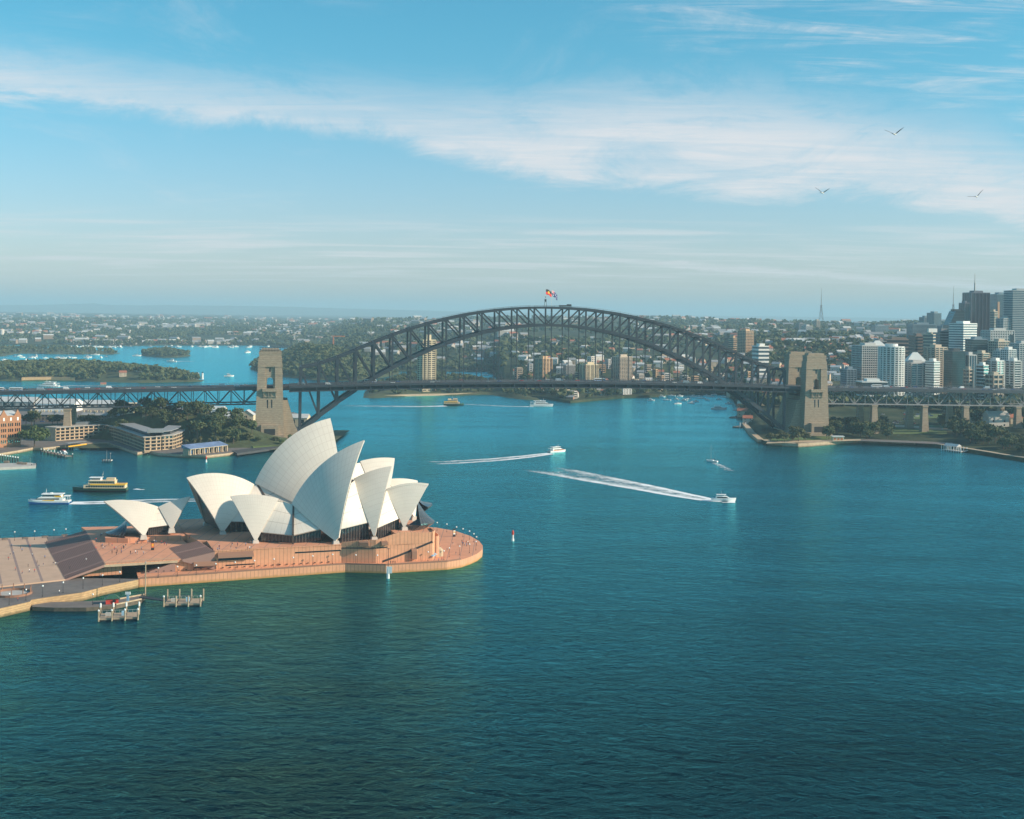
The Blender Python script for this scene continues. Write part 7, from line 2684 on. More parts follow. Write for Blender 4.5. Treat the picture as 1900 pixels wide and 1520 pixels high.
# ------------------------------------------------------------------ boats and wakes
def ferry_green(t):
    """long green-hulled ferry with two cream decks; bow to +X"""
    m = MB(); hull(m, 46, 10, 2.7, bow=.6, stern=.9, sheer=.22, mi_top=1); m.build('hull', [M_GREENP, M_TIMBER], t, local=True)
    m = MB(); deck_house(m, -22, 12.5, 9.2, 2.7, 2.5); m.build('main_deck', M_FERRYCREAM, t, local=True)
    m = MB(); deck_house(m, -22.2, 7, 9.4, 5.2, 1.0); m.build('yellow_band', M_FERRYYEL, t, local=True)
    m = MB(); deck_house(m, -13.5, 9.0, 8.4, 5.7, 2.9, 0, 0, .8); deck_house(m, -14, 8.6, 9.0, 8.6, .25); m.build('upper_deck', M_FERRYCREAM, t, local=True)
    m = MB(); deck_house(m, -13, -6, 5, 8.85, 1.9); m.build('funnel_house', M_FERRYCREAM, t, local=True)
    m = MB(); deck_house(m, -1.5, 7.6, 5.6, 8.85, 2.0, 0, .3, 1.4); deck_house(m, -2.4, 8.2, 7, 10.9, .3); m.build('wheelhouse', M_WHITE, t, local=True)
    m = MB(); m.tube((-2, 0, 11), (-3, 0, 16), .16, .1, 6); m.tube((-2.7, -1.4, 14), (-2.7, 1.4, 14), .07, .07, 5); m.box((-2.4, 0, 13), (.8, .8, .7)); m.build('mast', M_CONC, t, local=True)
    for s in (-1, 1):
        for k in range(14):
            x = -12.6 + k * 1.5; m = MB(); box_win(m, V(x - .48, s * 4.12, 0), V(x + .48, s * 4.12, 0), 6.7, 7.8, V(0, s, 0), .1); m.build('window', M_GLASS, t, local=True)
        for k in range(16):
            x = -20.4 + k * 2.0; m = MB(); box_win(m, V(x - .62, s * 4.52, 0), V(x + .62, s * 4.52, 0), 3.5, 4.7, V(0, s, 0), .1); m.build('window', M_GLASS, t, local=True)
        m = MB(); box_win(m, V(-1, s * 2.72, 0), V(6.8, s * 2.72, 0), 9.5, 10.4, V(0, s, 0), .08); m.build('window', M_GLASS, t, local=True)
    m = MB()
    for s in (-1, 1):
        m.beam((-21.6, s * 4.5, 7.2), (-13.5, s * 4.5, 7.2), .1, .1); m.beam((12, s * 3.8, 4.0), (21, s * 1.4, 4.9), .1, .1)
        for k in range(5): m.beam((-21.6 + k * 2, s * 4.5, 6.2), (-21.6 + k * 2, s * 4.5, 7.2), .1, .1)
    for k in range(3): m.beam((-21.6, -4.5 + k * 4.5, 6.2), (-21.6, -4.5 + k * 4.5, 7.4), .12, .12)
    m.build('railing', M_NAVY, t, local=True)
    m = MB(); hull(m, 46.3, 10.1, .9, bow=.6, stern=.9, sheer=.1); m.build('waterline', M_DARK, t, local=True)


def catamaran(t, blue=True, L_=34):
    k = L_ / 34.0
    m = MB()
    for s in (-1, 1):
        h = MB(); hull(h, 34 * k, 3.2 * k, 2.4 * k, bow=.9, stern=.95, sheer=.5)
        m.add([(x, y + s * 3.4 * k, z) for x, y, z in h.v], h.f)
    m.box((-1.5 * k, 0, 1.5 * k), (29 * k, 7.4 * k, .9 * k)); m.build('hull', M_WHITE, t, local=True)
    if blue:
        m = MB()
        for s in (-1, 1):
            h = MB(); hull(h, 34.1, 3.35, 1.15, bow=.9, stern=.95, sheer=.5); m.add([(x, y + s * 3.4, z) for x, y, z in h.v], h.f)
        m.build('blue_hull_band', M_BLUEP, t, local=True)
    m = MB(); deck_house(m, -12 * k, 13.5 * k, 9.2 * k, 2.4 * k, 2.9 * k, 0, .2 * k, 5.5 * k, .93); m.build('main_cabin', M_WHITE, t, local=True)
    m = MB(); deck_house(m, -10 * k, 7 * k, 8 * k, 5.3 * k, 2.4 * k, 0, .2 * k, 3.6 * k, .9); deck_house(m, -12 * k, 6 * k, 8.4 * k, 7.7 * k, .35 * k); m.build('upper_cabin', M_WHITE, t, local=True)
    for s in (-1, 1):
        m = MB(); m.add([(-9 * k, s * 4.56 * k, 3.6 * k), (11.5 * k, s * 4.52 * k, 3.6 * k), (9.4 * k, s * 4.46 * k, 4.5 * k), (-9 * k, s * 4.46 * k, 4.6 * k)], [(0, 1, 2, 3) if s < 0 else (3, 2, 1, 0)]); m.build('window', M_GLASS, t, local=True)
        m = MB(); m.add([(-9 * k, s * 3.93 * k, 6.0 * k), (5.6 * k, s * 3.93 * k, 6.0 * k), (4.2 * k, s * 3.78 * k, 7.2 * k), (-9 * k, s * 3.72 * k, 7.2 * k)], [(0, 1, 2, 3) if s < 0 else (3, 2, 1, 0)]); m.build('window', M_GLASS, t, local=True)
        if blue:
            m = MB(); m.add([(-5 * k, s * 4.66 * k, 2.5 * k), (5 * k, s * 4.66 * k, 2.6 * k), (5 * k, s * 4.62 * k, 3.1 * k), (-5 * k, s * 4.6 * k, 3.5 * k)], [(0, 1, 2, 3) if s < 0 else (3, 2, 1, 0)])
            m.add([(-11 * k, s * 4.2 * k, 5.4 * k), (-6 * k, s * 4.2 * k, 5.4 * k), (-4 * k, s * 4.1 * k, 6.6 * k), (-10 * k, s * 4.0 * k, 6.8 * k)], [(0, 1, 2, 3) if s < 0 else (3, 2, 1, 0)]); m.build('yellow_flash', M_FERRYYEL, t, local=True)
    m = MB(); m.tube((3 * k, 0, 8 * k), (2.6 * k, 0, 12 * k), .18 * k, .1 * k, 6); m.tube((2.7 * k, -1.2 * k, 10 * k), (2.7 * k, 1.2 * k, 10 * k), .08, .08, 5); m.box((-1.5 * k, 0, 8.05 * k), (2 * k, 2 * k, .8 * k)); m.build('mast', M_WHITE, t, local=True)
    m = MB()
    for s in (-1, 1):
        for x in (-16, -14.2): m.tube((x * k, s * 3.6 * k, 2.2 * k), (x * k, s * 3.6 * k, 6.0 * k), .14, .14, 5)
    m.box((-14.5 * k, 0, 6.0 * k), (5 * k, 8 * k, .25 * k)); m.build('stern_frame', M_WHITE, t, local=True)


def boat_at(t, px, py, rz, fn, *a):
    p = G(px, py, 0); t.location = (p.x, p.y, 0); t.rotation_euler = (0, 0, rz); fn(t, *a)


t = thing('ferry', 'green-hulled ferry with cream decks and a yellow band', 'ferry'); boat_at(t, 185, 911, pi + .06, ferry_green); t.scale = (.82, .82, .86)
t = thing('ferry', 'white catamaran ferry with blue hulls and yellow flashes', 'ferry'); boat_at(t, 92, 934, pi + .10, catamaran); t.scale = (.76, .76, .80)
t = thing('ferry', 'small yellow ferry crossing under the left half of the arch', 'ferry'); boat_at(t, 842, 752, .15, ferry_green)
for c in t.children:
    if c.name.split('.')[0] in ('main_deck', 'upper_deck', 'wheelhouse', 'funnel_house', 'yellow_band'): c.data.materials[0] = M_FERRYYEL if 'band' in c.name else M_FERRYCREAM
t.scale = (.62, .8, .85)
t = thing('ferry', 'low pale catamaran near the far shore, left of the wharf', 'ferry'); boat_at(t, 1005, 754, .05, catamaran, False, 32)
t = thing('ferry', 'white passenger boat heading out behind the left viaduct', 'ferry'); boat_at(t, 90, 718, pi, catamaran, False, 34)
t = thing('ferry', 'white catamaran with an orange stripe trailing a wake', 'ferry'); boat_at(t, 1033, 839, .62, catamaran, False, 25); t.scale = (.72, .72, .85)
m = MB()
for s in (-1, 1): m.add([(-8, s * 3.7, 1.7), (9.5, s * 3.6, 2.3), (9.5, s * 3.5, 2.9), (-8, s * 3.65, 2.4)], [(0, 1, 2, 3) if s < 0 else (3, 2, 1, 0)])
m.build('orange_stripe', M_ORANGE, t, local=True)


def cruiser(t):
    m = MB(); hull(m, 17, 4.6, 1.9, bow=1.1, stern=.9, sheer=.3); m.build('hull', M_WHITE, t, local=True)
    m = MB(); deck_house(m, -5.5, 4.5, 3.8, 1.9, 1.5, 0, .2, 2.4); m.build('cabin', M_WHITE, t, local=True)
    m = MB()
    for s in (-1, 1): m.add([(-5, s * 1.93, 2.2), (2.9, s * 1.9, 2.2), (1.6, s * 1.8, 3.1), (-5, s * 1.8, 3.1)], [(0, 1, 2, 3) if s < 0 else (3, 2, 1, 0)])
    m.build('window', M_GLASS, t, local=True)
    m = MB(); deck_house(m, -5.2, 1.5, 3.4, 4.5, .16)
    for x in (-4.6, .6):
        for s in (-1, 1): m.tube((x, s * 1.4, 3.4), (x, s * 1.4, 4.5), .06, .06, 5)
    m.build('flybridge', M_WHITE, t, local=True)
    m = MB(); m.tube((-1.5, 0, 4.6), (-2, 0, 7.4), .08, .04, 5); m.tube((-1.9, -.9, 6), (-1.9, .9, 6), .05, .05, 5); m.build('mast', M_CONC, t, local=True)


t = thing('motor_cruiser', 'fast white motor cruiser throwing up bow spray', 'boat'); boat_at(t, 1343, 930, -.06, cruiser)
t = thing('motor_cruiser', 'large white motor cruiser among the moored yachts', 'boat'); boat_at(t, 1334, 760, -.1, cruiser); t.scale = (1.25,) * 3
KIDS[YACHT.name] = 1
p = G(1321, 857, 0); YACHT.location = (p.x, p.y, 0); YACHT.rotation_euler = (0, 0, 2.5); tag(YACHT, 'lone sailing yacht with bare mast in the open harbour', 'boat')
# bow spray and wakes
wake('white foam trail', [G(x, y) for x, y in ((1352, 931), (1310, 927), (1260, 918), (1200, 906), (1130, 893), (1040, 876), (960, 863))], 4, 24, 1.12, .46, name='wake_foam')
wake('spray', [G(1364, 932), G(1350, 931.5), G(1335, 931)], 4.2, 4.6, 1.1, .7, False, name='bow_spray')
wake('white foam trail', [G(x, y) for x, y in ((1022, 841.5), (980, 847), (920, 853), (840, 858), (745, 861))], 5, 13, 1.1, .46, name='wake_foam')
wake('white foam trail', [G(x, y) for x, y in ((132, 933.5), (160, 933.5), (195, 932.5), (240, 931), (300, 929), (380, 928), (450, 930))], 6, 9, 1.1, .42, name='wake_foam')
wake('white foam trail', [G(x, y) for x, y in ((828, 753.5), (780, 754.5), (700, 754), (600, 752))], 7, 11, 1.05, .34, name='wake_foam')
wake('white foam trail', [G(x, y) for x, y in ((990, 755), (940, 754), (880, 751), (800, 748), (720, 747))], 4, 8, .8, .32, name='wake_foam')
wake('white foam trail', [G(x, y) for x, y in ((98, 718.5), (130, 716), (180, 716), (240, 716.5))], 7, 9, 1.1, .4, name='wake_foam')
wake('white foam trail', [G(x, y) for x, y in ((318, 671), (340, 670.5), (370, 671))], 8, 10, 1.1, .4, name='wake_foam')
for x, y in ((262, 908), (255, 907)): pass
wake('foam patch', [G(x, y) for x, y in ((250, 907.5), (262, 908.5), (272, 908))], 2.4, 1.6, 1.0, .6, False, name='wake_foam')
wake('old wake', [G(x, y) for x, y in ((1325, 859), (1340, 865), (1362, 878))], 2.0, 6, .55, .32, False, name='wake_foam')

# moored boats
random.seed(8)
def moor(proto, px, py, rz, lab, grp, s=1.0):
    p = G(px, py, 0); t = place(proto, (p.x, p.y, 0), rz, lab, grp, s=s)
for i, (px, py) in enumerate(((1208, 744), (1237, 743), (1255, 742), (1277, 741), (1262, 736), (1290, 746), (1302, 740), (1312, 743), (1297, 736), (1318, 737), (1334, 742), (1345, 738), (1352, 750), (1370, 752), (1376, 748), (1282, 749), (1258, 750), (1310, 735), (1326, 733), (1342, 732), (1368, 762), (1375, 760), (1228, 737), (1246, 735), (1270, 744), (1286, 737))):
    y_ = i % 5 in (1, 3)
    moor(YACHT if y_ else MOTOR, px, py, random.uniform(-.5, .5) + (pi if i % 2 else 0), 'bare-masted yacht moored in the bay behind the arch' if y_ else 'white motor boat moored in the bay behind the arch', 'boats moored in the bay', random.uniform(.9, 1.25))
for i in range(26):
    px = random.choice((random.uniform(5, 70), random.uniform(5, 220), random.uniform(60, 180)))
    py = random.uniform(661, 671) if px < 80 else random.uniform(662, 668)
    y_ = i % 2
    moor(YACHT if y_ else MOTOR, px, py, random.uniform(0, 6), 'bare-masted yacht moored far off beyond the wooded island' if y_ else 'white boat moored far off beyond the wooded island', 'boats moored beyond the wooded island', 1.5)
for px, py, lab in ((177, 659, 'large white yacht far off between the islands'), (254, 661, 'white yacht beside the small wooded island'), (163, 664, 'white three-decked boat beyond the wooded island')):
    moor(YACHT if 'yacht' in lab else MOTOR, px, py, .2, lab, None, 2.2)
moor(MOTOR, 318, 672, pi, 'white cabin boat with a short wake near the small wooded island', None, 2.6)
moor(MOTOR, 460, 655, 1, 'pale boat far up the river left of the stone tower', None, 2.6)
moor(MOTOR, 425, 699, .2, 'dark workboat on the river left of the stone tower', None, 2.0)
for px, py in ((830, 699), (846, 696), (864, 699), (884, 700), (899, 697), (812, 697)):
    moor(YACHT, px, py, .4, 'yacht moored in the bay behind the lone tower', 'yachts in the bay behind the lone tower', 1.4)
for i in range(40):
    px = random.uniform(110, 500); moor(MOTOR if i % 3 else YACHT, px, 643 + random.uniform(.6, 2.6), random.uniform(0, 6), 'tiny white boat along the farthest shore', 'boats along the farthest shore', 2.2)
t = copy_tree(MOTOR); p = G(1404, 797, 0); t.location = (p.x, p.y, 0); t.rotation_euler = (0, 0, .1); t.scale = (1.3,) * 3; tag(t, 'white motor boat tied under the right foot of the arch', 'boat'); 
for px, py in ((142, 834), (163, 831)):
    moor(MOTOR, px, py, .2, 'small dinghy floating before the hotel deck', 'dinghies before the hotel', .55)


# the low mooring buoys, beacons, birds
def dolphin_mooring():
    p = G(199, 857, 0); t = thing('mooring_dolphin', 'small piled mooring platform with two thin masts in the cove mouth', 'mooring', tuple(p))
    m = MB(); m.box((0, 0, .8), (7.5, 4.6, .9)); m.build('deck', M_CONC, t, local=True)
    for x in (-3.2, -1.1, 1.1, 3.2):
        m = MB(); m.tube((x, -2.1, -1), (x, -2.1, 2.4), .35, .35, 8); m.build('pile', M_DARK, t, local=True)
    m = MB()
    for x, h in ((-.5, 9.5), (2.6, 7.5)): m.tube((x, 0, 1.6), (x, 0, h), .12, .08, 5)
    m.box((2.6, 0, 6.6), (.7, .7, .8)); m.build('masts', M_CONC, t, local=True)
dolphin_mooring()


def beacon(px, py, lab, top, h=5.5):
    p = G(px, py, 0); t = thing('channel_beacon', lab, 'beacon', tuple(p))
    m = MB(); m.lathe((0, 0, -1), [(.75, 0), (.75, 2.2), (.5, 2.3), (.5, h - 1)], 8); m.build('post', M_WHITE, t, local=True)
    m = MB(); m.lathe((0, 0, h - 2.0), [(.62, 0), (.62, 1.7), (.2, 2.6)], 8); m.build('lantern', top, t, local=True)
beacon(951.5, 1004, 'red-topped channel beacon standing alone off the broadwalk tip', M_RED, 5.5)
beacon(382.5, 858, 'small white and red beacon off the pavilion point', M_RED, 4.5)


def sign_beacon():
    p = G(720, 1073.5, 0); t = thing('sign_beacon', 'white pile with a white notice board below the podium wall', 'beacon', tuple(p))
    m = MB(); m.tube((0, 0, -1), (0, 0, 4.6), .75, .75, 10); m.build('pile', M_WHITE, t, local=True)
    m = MB(); m.box((.6, -.6, 2.6), (2.6, .2, 3.2)); m.build('board', M_WHITE, t, local=True)
    m = MB(); m.tube((0, 0, 4.6), (0, 0, 14.5), .16, .12, 6); m.tube((-.9, 0, 14.2), (.9, 0, 14.2), .1, .1, 5); m.build('pole', M_DARK, t, local=True)
sign_beacon()


def gull(px, py, Y, label, rz, up_l, up_r):
    p = AT(px, py, Y); t = thing('seagull', label, 'seagull', tuple(p), rz, 'seagulls flying in the sky')
    m = MB(); prof = [(-.24, .01), (-.16, .045), (-.02, .075), (.10, .07), (.17, .05), (.21, .045), (.25, .03), (.30, .008)]
    n = 8; vs = []
    for x, r in prof:
        for i in range(n): vs.append((x, r * cos(2 * pi * i / n), r * .9 * sin(2 * pi * i / n)))
    fs = [(k * n + i, k * n + (i + 1) % n, (k + 1) * n + (i + 1) % n, (k + 1) * n + i) for k in range(len(prof) - 1) for i in range(n)]
    m.add(vs, fs); m.add([(-.22, 0, .02), (-.38, -.09, 0), (-.40, 0, .01), (-.38, .09, 0), (-.22, 0, -.02)], [(0, 1, 2, 4), (0, 4, 2, 3)])
    for s, up in ((-1, up_l), (1, up_r)):                 # wings: broad inner, tapering swept hand
        st = [(0.04, 0, .18), (.25, .22, .19), (.52, .55, .15), (.80, .95, .02)]
        pts = []
        for d, u, ch in st:
            y = s * (.04 + d * cos(up * (1 - .3 * d)) * .95); z = d * sin(up * (1 - .15 * d)); x = .02 - .18 * max(0, d - .3)
            pts.append(((x + ch * .5, y, z), (x - ch * .5, y, z), (x, y, z + .02)))
        for a, b in zip(pts, pts[1:]):
            mi = 1
            m.add([a[0], a[1], b[1], b[0], a[2], b[2]], [(0, 3, 5, 4), (4, 5, 2, 1), (1, 2, 3, 0)], 1 if a is not pts[2] else 2)
    ob = m.build('body', [M_WHITE, M_GULLGREY, M_BLACKP], t, local=True)
    t.scale = (1.75, 1.75, 1.75)


M_GULLGREY = mat('gull_grey', (.085, .08, .08), .7)
gull(1660, 249, 165, 'highest seagull, both wings raised, over the right part of the sky', .85, .62, .50)
gull(1526, 358, 200, 'leftmost seagull with its right wing raised steeply', .8, .50, .75)
gull(1812, 365, 205, 'pale rightmost seagull with one wing up and one level', .9, .95, .05)

# ------------------------------------------------------------------ small things on and around the podium
random.seed(4)


def ramp_pts(pts, z): return [G(x, y, z) for x, y in pts]


def stone_jetty():
    t = thing('stone_jetty', 'long stone landing jetty with a pale edge below the quay', 'jetty', tuple(G(150, 1122, 1.6)))
    P_ = ramp_pts(((60, 1122), (82, 1117), (120, 1117), (175, 1115), (222, 1112.5), (256, 1106.5), (270, 1104.5), (262, 1113), (215, 1123), (160, 1127.5), (100, 1127.5), (60, 1126)), 1.6)
    m = MB(); m.prism([tuple(p[:2]) for p in P_], -2, 1.6, 0, 1); m.build('deck', [M_STONEDK, M_QUAYROAD], t)
    m = MB()
    e = ramp_pts(((215, 1122.5), (262, 1112.6)), 1.7); m.beam(e[0] + V(0, 0, .25), e[1] + V(0, 0, .25), .8, .5)
    e = ramp_pts(((222, 1112), (268, 1103.8)), 1.7); m.beam(e[0] + V(0, 0, .25), e[1] + V(0, 0, .25), .6, .5); m.build('white_kerb', M_SANDL, t)


M_STONEDK = mat('wet_dark_stone', (.11, .085, .06), .8, var=.35, scale=.5, bump=.4)
stone_jetty()


def kiosk_red():
    p = G(208, 1119.5, 1.65); t = thing('kiosk', 'red kiosk with a green canopy on the stone jetty', 'kiosk', tuple(p))
    m = MB(); m.box((0, 0, 0), (5.2, 3.2, 2.2), .3); m.build('wall', M_RED, t, local=True)
    m = MB(); m.frustum((0, 0, 2.22), (6.2, 4.2), (2.4, .8), 1.5, .3); m.build('canopy', M_GREENP, t, local=True)
    m = MB()
    for x in (-1.4, 1.4): box_win(m, V(x - .7, -1.75 - .05 * x, 0), V(x + .7, -1.75, 0), .8, 1.8, V(0, -1, 0), .05)
    m.build('counter', M_DARK, t, local=True)
    p = G(237, 1118, 1.65); t = thing('notice_sign', 'pale blue notice post beside the red kiosk', 'sign', tuple(p))
    m = MB(); m.box((0, 0, 0), (1.0, .35, 3.4)); m.build('post', M_LBLUE, t, local=True)
    m = MB(); m.box((0, 0, 3.4), (2.2, .4, 1.1)); m.build('board', M_WHITE, t, local=True)


M_LBLUE = mat('light_blue_paint', (.30, .48, .62), .5)
kiosk_red()


def pontoon(name, label, front, depth, n_f, white_posts):
    a, b = G(*front[0], 1.1), G(*front[1], 1.1)
    d = (b - a); L_ = d.length; d.normalize(); n = Vector((-d.y, d.x, 0))
    t = thing(name, label, 'pontoon', tuple(a))
    m = MB(); m.prism([tuple(q[:2]) for q in (a, b, b + n * depth, a + n * depth)], -.6, .45); m.build('float', M_DARK, t)
    m = MB()
    k = n_f - 1
    for i in range(k):
        p, q = a + d * (L_ * i / k + .3), a + d * (L_ * (i + 1) / k - .3)
        m.prism([tuple(s[:2]) for s in (p, q, q + n * depth, p + n * depth)], .46, 1.15)
    m.build('deck', M_TIMBERL, t)
    for row, off in ((0, -.5), (1, depth + .5)):
        for i in range(n_f):
            p = a + d * (L_ * i / (n_f - 1)) + n * off
            m = MB(); h = 4.6 if row == 0 else 5.2
            m.tube((p.x, p.y, -2), (p.x, p.y, h), .36, .34, 8); o = m.build('pile', M_PILE, t)
            if white_posts or (i in (0, n_f - 1) and row == 0):
                c = MB(); c.lathe((p.x, p.y, h - (1.6 if white_posts and row else .4)), [(.42, 0), (.42, 1.5 if white_posts and row else .4), (.1, 1.75 if white_posts and row else .7)], 8); c.build('pile_cap', M_WHITE, o)
    m = MB()
    for i in range(9):
        p = a + d * (L_ * (i + .5) / 9) + n * depth; m.tube((p.x, p.y, 1.15), (p.x, p.y, 2.25), .05, .05, 5)
    m.beam(a + n * depth + V(0, 0, 1.15), b + n * depth + V(0, 0, 1.15), .08, .08); m.build('railing', M_CONC, t)
    for f, w in ((.22, 2.0), (.62, 1.6)):
        p = a + d * (L_ * f) + n * depth * .45; m = MB(); m.box((p.x, p.y, 1.16), (w, 1.2, 1.1 + f), .2); m.build('bench_locker', M_LBLUE if f > .5 else M_CONC, t)
    return t, a, b, d, n


M_PILE = mat('weathered_pile', (.38, .29, .20), .85, var=.3, scale=.8)
M_TIMBERL = mat('pale_decking', (.36, .27, .19), .85, var=.25, scale=.9)  # paler, warmer timber than the jetty decks
pontoon('pontoon', 'nearer floating pontoon ringed by white-capped piles below the stone jetty', ((183, 1148), (256, 1145)), 9, 4, True)
t, a, b, d, n = pontoon('pontoon', 'farther floating pontoon with tan piles joined by a gangway', ((304, 1121), (372, 1120)), 10, 4, False)
t2 = thing('gangway', 'dark steel gangway between the stone jetty and the farther pontoon', 'gangway', tuple(G(262, 1109, 1.5)))
m = MB(); p, q = G(262, 1108, 1.7), a + n * 5 + V(0, 0, .4)
m.beam(p, q, 2.6, .4); 
for s in (-1, 1):
    o = n * (1.2 * s); m.beam(p + o + V(0, 0, 1.1), q + o + V(0, 0, 1.1), .1, .12); m.beam(p + o + V(0, 0, .6), q + o + V(0, 0, .6), .07, .08)
    for k in range(9): m.beam(p.lerp(q, k / 8) + o, p.lerp(q, k / 8) + o + V(0, 0, 1.1), .08, .08)
m.build('span', M_STEEL, t2)
p = G(269.5, 1105, 1.7); t = thing('mooring_pole', 'tall slim tan pole standing at the end of the stone jetty', 'pole', tuple(p))
m = MB(); m.tube((0, 0, 0), (0, 0, 14.5), .32, .24, 8); m.build('shaft', M_PILE, t, local=True); m = MB(); m.lathe((0, 0, 14.4), [(.34, 0), (.34, .3), (.1, .5)], 8); m.build('cap', M_CONC, t, local=True)


def ring():
    p = G(23, 1102, Z_BW); t = thing('round_pool', 'round ring-walled pit with pink posts on the quay', 'railing', tuple(p))
    R = 7.4; m = MB(); N_ = 28
    for k in range(N_):
        a0, a1 = 2 * pi * k / N_, 2 * pi * (k + 1) / N_
        m.add([(r * cos(a), r * sin(a), z) for a in (a0, a1) for r, z in ((R, 0), (R + .7, 0), (R + .7, .9), (R, .9))], [(0, 1, 5, 4), (1, 2, 6, 5), (2, 3, 7, 6), (3, 0, 4, 7)])
    m.build('kerb', M_GRANITE, t, local=True)
    m = MB(); m.lathe((0, 0, .02), [(R * .98, 0), (R * .5, .15), (.1, .18)], 28); m.build('cover', M_CONC, t, local=True)
    for k in range(10):
        a_ = 2 * pi * k / 10; m = MB(); m.tube((R * 1.04 * cos(a_), R * 1.04 * sin(a_), .9), (R * 1.04 * cos(a_), R * 1.04 * sin(a_), 3.0), .22, .2, 6); m.build('post', M_GRANITE, t, local=True)
ring()


def put_lamps(pts, z, label, group):
    for x, y in pts: place(LAMP, tuple(G(x, y, z)), 0, label, group)


put_lamps(((293.5, 1072), (329, 1069.5), (364, 1067), (400, 1064), (436, 1061), (472, 1058), (508, 1055), (544, 1052), (580, 1049), (617, 1046), (660, 1047), (700, 1047.5)), Z_BW, 'globe lamp on the broadwalk under the long podium wall', 'lamps along the podium wall')
put_lamps(((811, 984.5), (829, 987.5), (847, 993), (859, 996.5), (871, 1001), (879, 1006), (884, 1012), (883, 1021), (871, 1026), (852.5, 1030), (833.5, 1033.5), (823.5, 1039), (794, 1041)), Z_BW, 'globe lamp on the rounded broadwalk tip', 'lamps round the broadwalk tip')
put_lamps(((117, 1100), (154, 1092), (190, 1086), (79, 1107), (48, 1114), (17, 1122), (222, 1080)), Z_BW, 'globe lamp on the grey quay below the forecourt', 'lamps on the grey quay')
put_lamps(((27, 1003), (64, 1001.5), (100, 999), (122, 997.5)), Z_FC, 'globe lamp along the far edge of the forecourt', 'lamps on the far forecourt edge')
put_lamps(((172, 1122.5),), 1.65, 'globe lamp on the stone jetty left of the red kiosk', None)


def totem(px, py, z, label, screen):
    t = thing('info_totem', label, 'sign', tuple(G(px, py, z)), PTH)
    m = MB(); m.box((0, 0, 0), (1.5, .5, 4.4)); m.build('case', M_BLACKP, t, local=True)
    m = MB(); m.box((0, -.27, 1.3), (1.2, .06, 2.2)); m.build('poster', screen, t, local=True)
    m = MB(); m.box((0, -.31, 2.2), (.8, .05, .8)); m.build('poster_block', M_FERRYYEL, t, local=True)
totem(283, 1021, Z_TE, 'black totem with an orange poster on the terrace', M_ORANGE)
totem(842.5, 996, Z_BW, 'black totem with a pale poster on the broadwalk tip', M_WHITE)

# benches
BEN = thing('bench', 'bench', 'bench')
m = MB(); m.box((0, 0, .4), (3.2, .7, .12)); m.box((0, .3, .5), (3.2, .1, .5)); m.build('seat', M_TIMBER, BEN, local=True)
for x in (-1.3, 1.3): m = MB(); m.box((x, 0, 0), (.2, .6, .4)); m.build('leg', M_DARK, BEN, local=True)
for x, y in ((9, 1002), (46.5, 1000.5), (83.5, 998), (120, 995)):
    place(BEN, tuple(G(x, y, Z_FC)), PTH, 'dark bench along the far edge of the forecourt', 'benches on the far forecourt edge')


def crowd(pts, z, label, group):
    for i, (x, y) in enumerate(pts):
        place(random.choice(PEOPLE), tuple(G(x, y, z)), random.uniform(0, 6.28), label, group)


crowd(((87, 1008), (99, 1048.5), (103, 1049), (107, 1047), (41, 1065), (54.5, 1062), (22, 1015)), Z_FC, 'person walking on the open forecourt', 'people on the forecourt')
crowd(((202, 1012), (208, 1013.5), (215, 1019.5), (225, 1020), (230, 1018.5), (178, 1021), (178.5, 1004), (247, 1005.5), (256, 1009.5), (262, 1009), (305, 1012), (309, 1012.5), (189, 994), (187, 996)), Z_TE, 'person strolling on the terrace above the great stair', 'people on the terrace')
crowd(((395, 1022), (404, 1022.5), (407, 1022), (438, 1021), (459, 1020.5), (463, 1020), (466, 1019.5), (352, 1000), (464, 1008)), Z_PD, 'person standing by the podium edge below the shells', 'people along the podium edge')
crowd(((725, 1047), (729, 1046.5), (733, 1046.5), (846, 1029.5), (865, 1009), (858, 1010.5), (814, 1042), (820, 1040)), Z_BW, 'person on the broadwalk near the rounded tip', 'people on the broadwalk')
crowd(((110, 1101.5), (33, 1116), (145, 1071), (186, 1070)), Z_BW, 'person crossing the grey quay', 'people on the grey quay')
crowd(((129, 1056), (160, 1042)), 7, 'person climbing the great stair', 'people on the great stair')
rng_ = random.Random(9)
crowd([(rng_.uniform(15, 112), rng_.uniform(1012, 1066)) for _ in range(16)], Z_FC, 'person walking on the open forecourt', 'people on the forecourt')
crowd([(u_, v_) for u_, v_ in [(rng_.uniform(185, 300), rng_.uniform(1006, 1030)) for _ in range(26)] if v_ < 1036 - (u_ - 190) * .05], Z_TE, 'person strolling on the terrace above the great stair', 'people on the terrace')
crowd([(rng_.uniform(400, 470), rng_.uniform(1010, 1019)) for _ in range(8)], Z_PD, 'person standing by the podium edge below the shells', 'people along the podium edge')
crowd([(rng_.uniform(815, 878), rng_.uniform(1004, 1024)) for _ in range(10)], Z_BW, 'person on the broadwalk near the rounded tip', 'people on the broadwalk')
# cafe umbrellas near the drum
UMB = thing('parasol', 'parasol', 'parasol')
m = MB(); m.tube((0, 0, 0), (0, 0, 2.3), .05, .05, 6); m.build('pole', M_CONC, UMB, local=True)
m = MB(); m.lathe((0, 0, 2.0), [(1.5, 0), (1.45, .08), (.1, .7)], 8); m.build('canopy', M_LBLUE, UMB, local=True)
for x, y in ((806, 1036), (809, 1033), (803, 1039)): place(UMB, tuple(G(x, y, Z_BW)), 0, 'pale blue parasol beside the stair drum', 'parasols beside the stair drum')

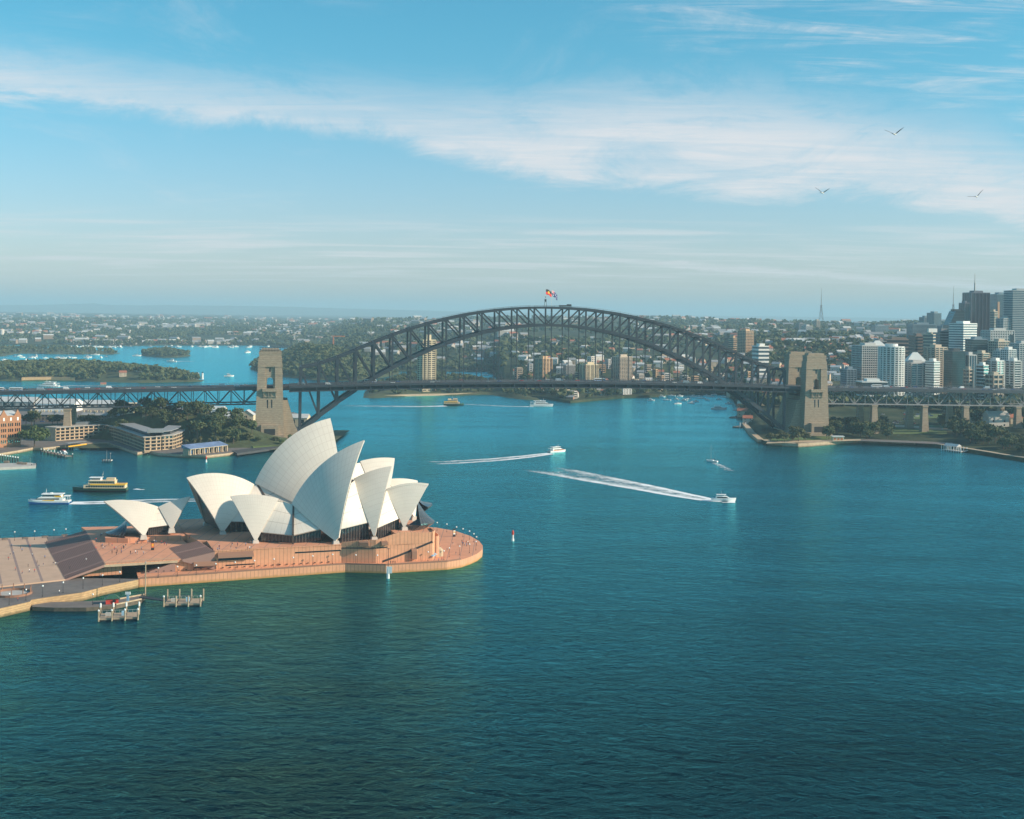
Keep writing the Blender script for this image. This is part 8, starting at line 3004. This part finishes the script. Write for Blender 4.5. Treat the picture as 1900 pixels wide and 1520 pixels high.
# traffic on the bridge and the viaducts
def traffic(s0, s1, n, label, group, offs):
    for i in range(n):
        s = lerp(s0, s1, (i + random.random() * .8) / n); off = random.choice(offs)
        r = random.random()
        pr = BUS if r < .07 else random.choice(VANS) if r < .2 else random.choice(CARS)
        nm = {'bus': 'white bus', 'van': 'tall van'}.get(pr.name.split('.')[0], None) or ('white', 'silver', 'black', 'red', 'blue')[CARS.index(pr)] + ' car'
        place(pr, tuple(BP(s, off, deck_z(s) + .03)), BTH + (pi if off > 15 else 0), nm + ' ' + label, group)


L_OFF = (-5.2, -1.8, 2.4, 6, 20, 24)
traffic(-575, -300, 26, 'driving on the left approach viaduct', 'traffic on the left viaduct', (-5.2, -2, 2, 6, 12, 20))
traffic(-255, 255, 26, 'driving across the arch span', 'traffic on the arch span', (-6.6, -4.2, 3, 6, 12, 24))
traffic(300, 555, 34, 'driving on the right approach viaduct', 'traffic on the right viaduct', (-5.2, -2, 2, 6, 12, 20, 26))
# parked cars and roofs beyond the right viaduct
for i in range(26):
    px = random.uniform(1650, 1700) if i < 12 else random.uniform(1590, 1760); py = random.uniform(776, 788) if i < 12 else random.uniform(766, 774)
    Y = G(px, py, 8).y
    for _ in range(5): Y = G(px, py, ground_n(px, Y)).y
    place(random.choice(CARS), tuple(on_n(px, Y, .3)), random.uniform(-.3, .3), 'car parked under the right viaduct', 'cars parked under the right viaduct')
# houses at the right edge
for px, py, w, lab in ((1815, 788, 1.0, 'small blue-grey house left of the row at the right edge'), (1850, 792, 1.5, 'long pale blue three-storey terrace at the right edge'), (1884, 786, 1.1, 'cream house with a red roof at the right edge'), (1840, 772, .9, 'white cottage under the end of the viaduct at right'), (1896, 775, 1.0, 'brick house half hidden by trees at the right edge')):
    Y = G(px, py, 6).y
    for _ in range(6): Y = G(px, py, ground_n(px, Y)).y
    t = copy_tree(HOUSES[{1815: 4, 1850: 3, 1884: 1, 1840: 0, 1896: 2}[px]]); t.location = tuple(on_n(px, Y)); t.rotation_euler = (0, 0, .15); t.scale = (w, w, w); t['label'] = lab; t['group'] = 'houses at the right edge'

# prototypes nobody placed
def drop(o):
    for c in list(o.children): drop(c)
    bpy.data.objects.remove(o)


for p_ in FIGS + OLIVES + BRIGHTS + PALMS + CARS + VANS + PEOPLE + HOUSES + [BUS, LAMP, BEN, UMB, YACHT, MOTOR]:
    if p_.name not in KIDS: drop(p_)
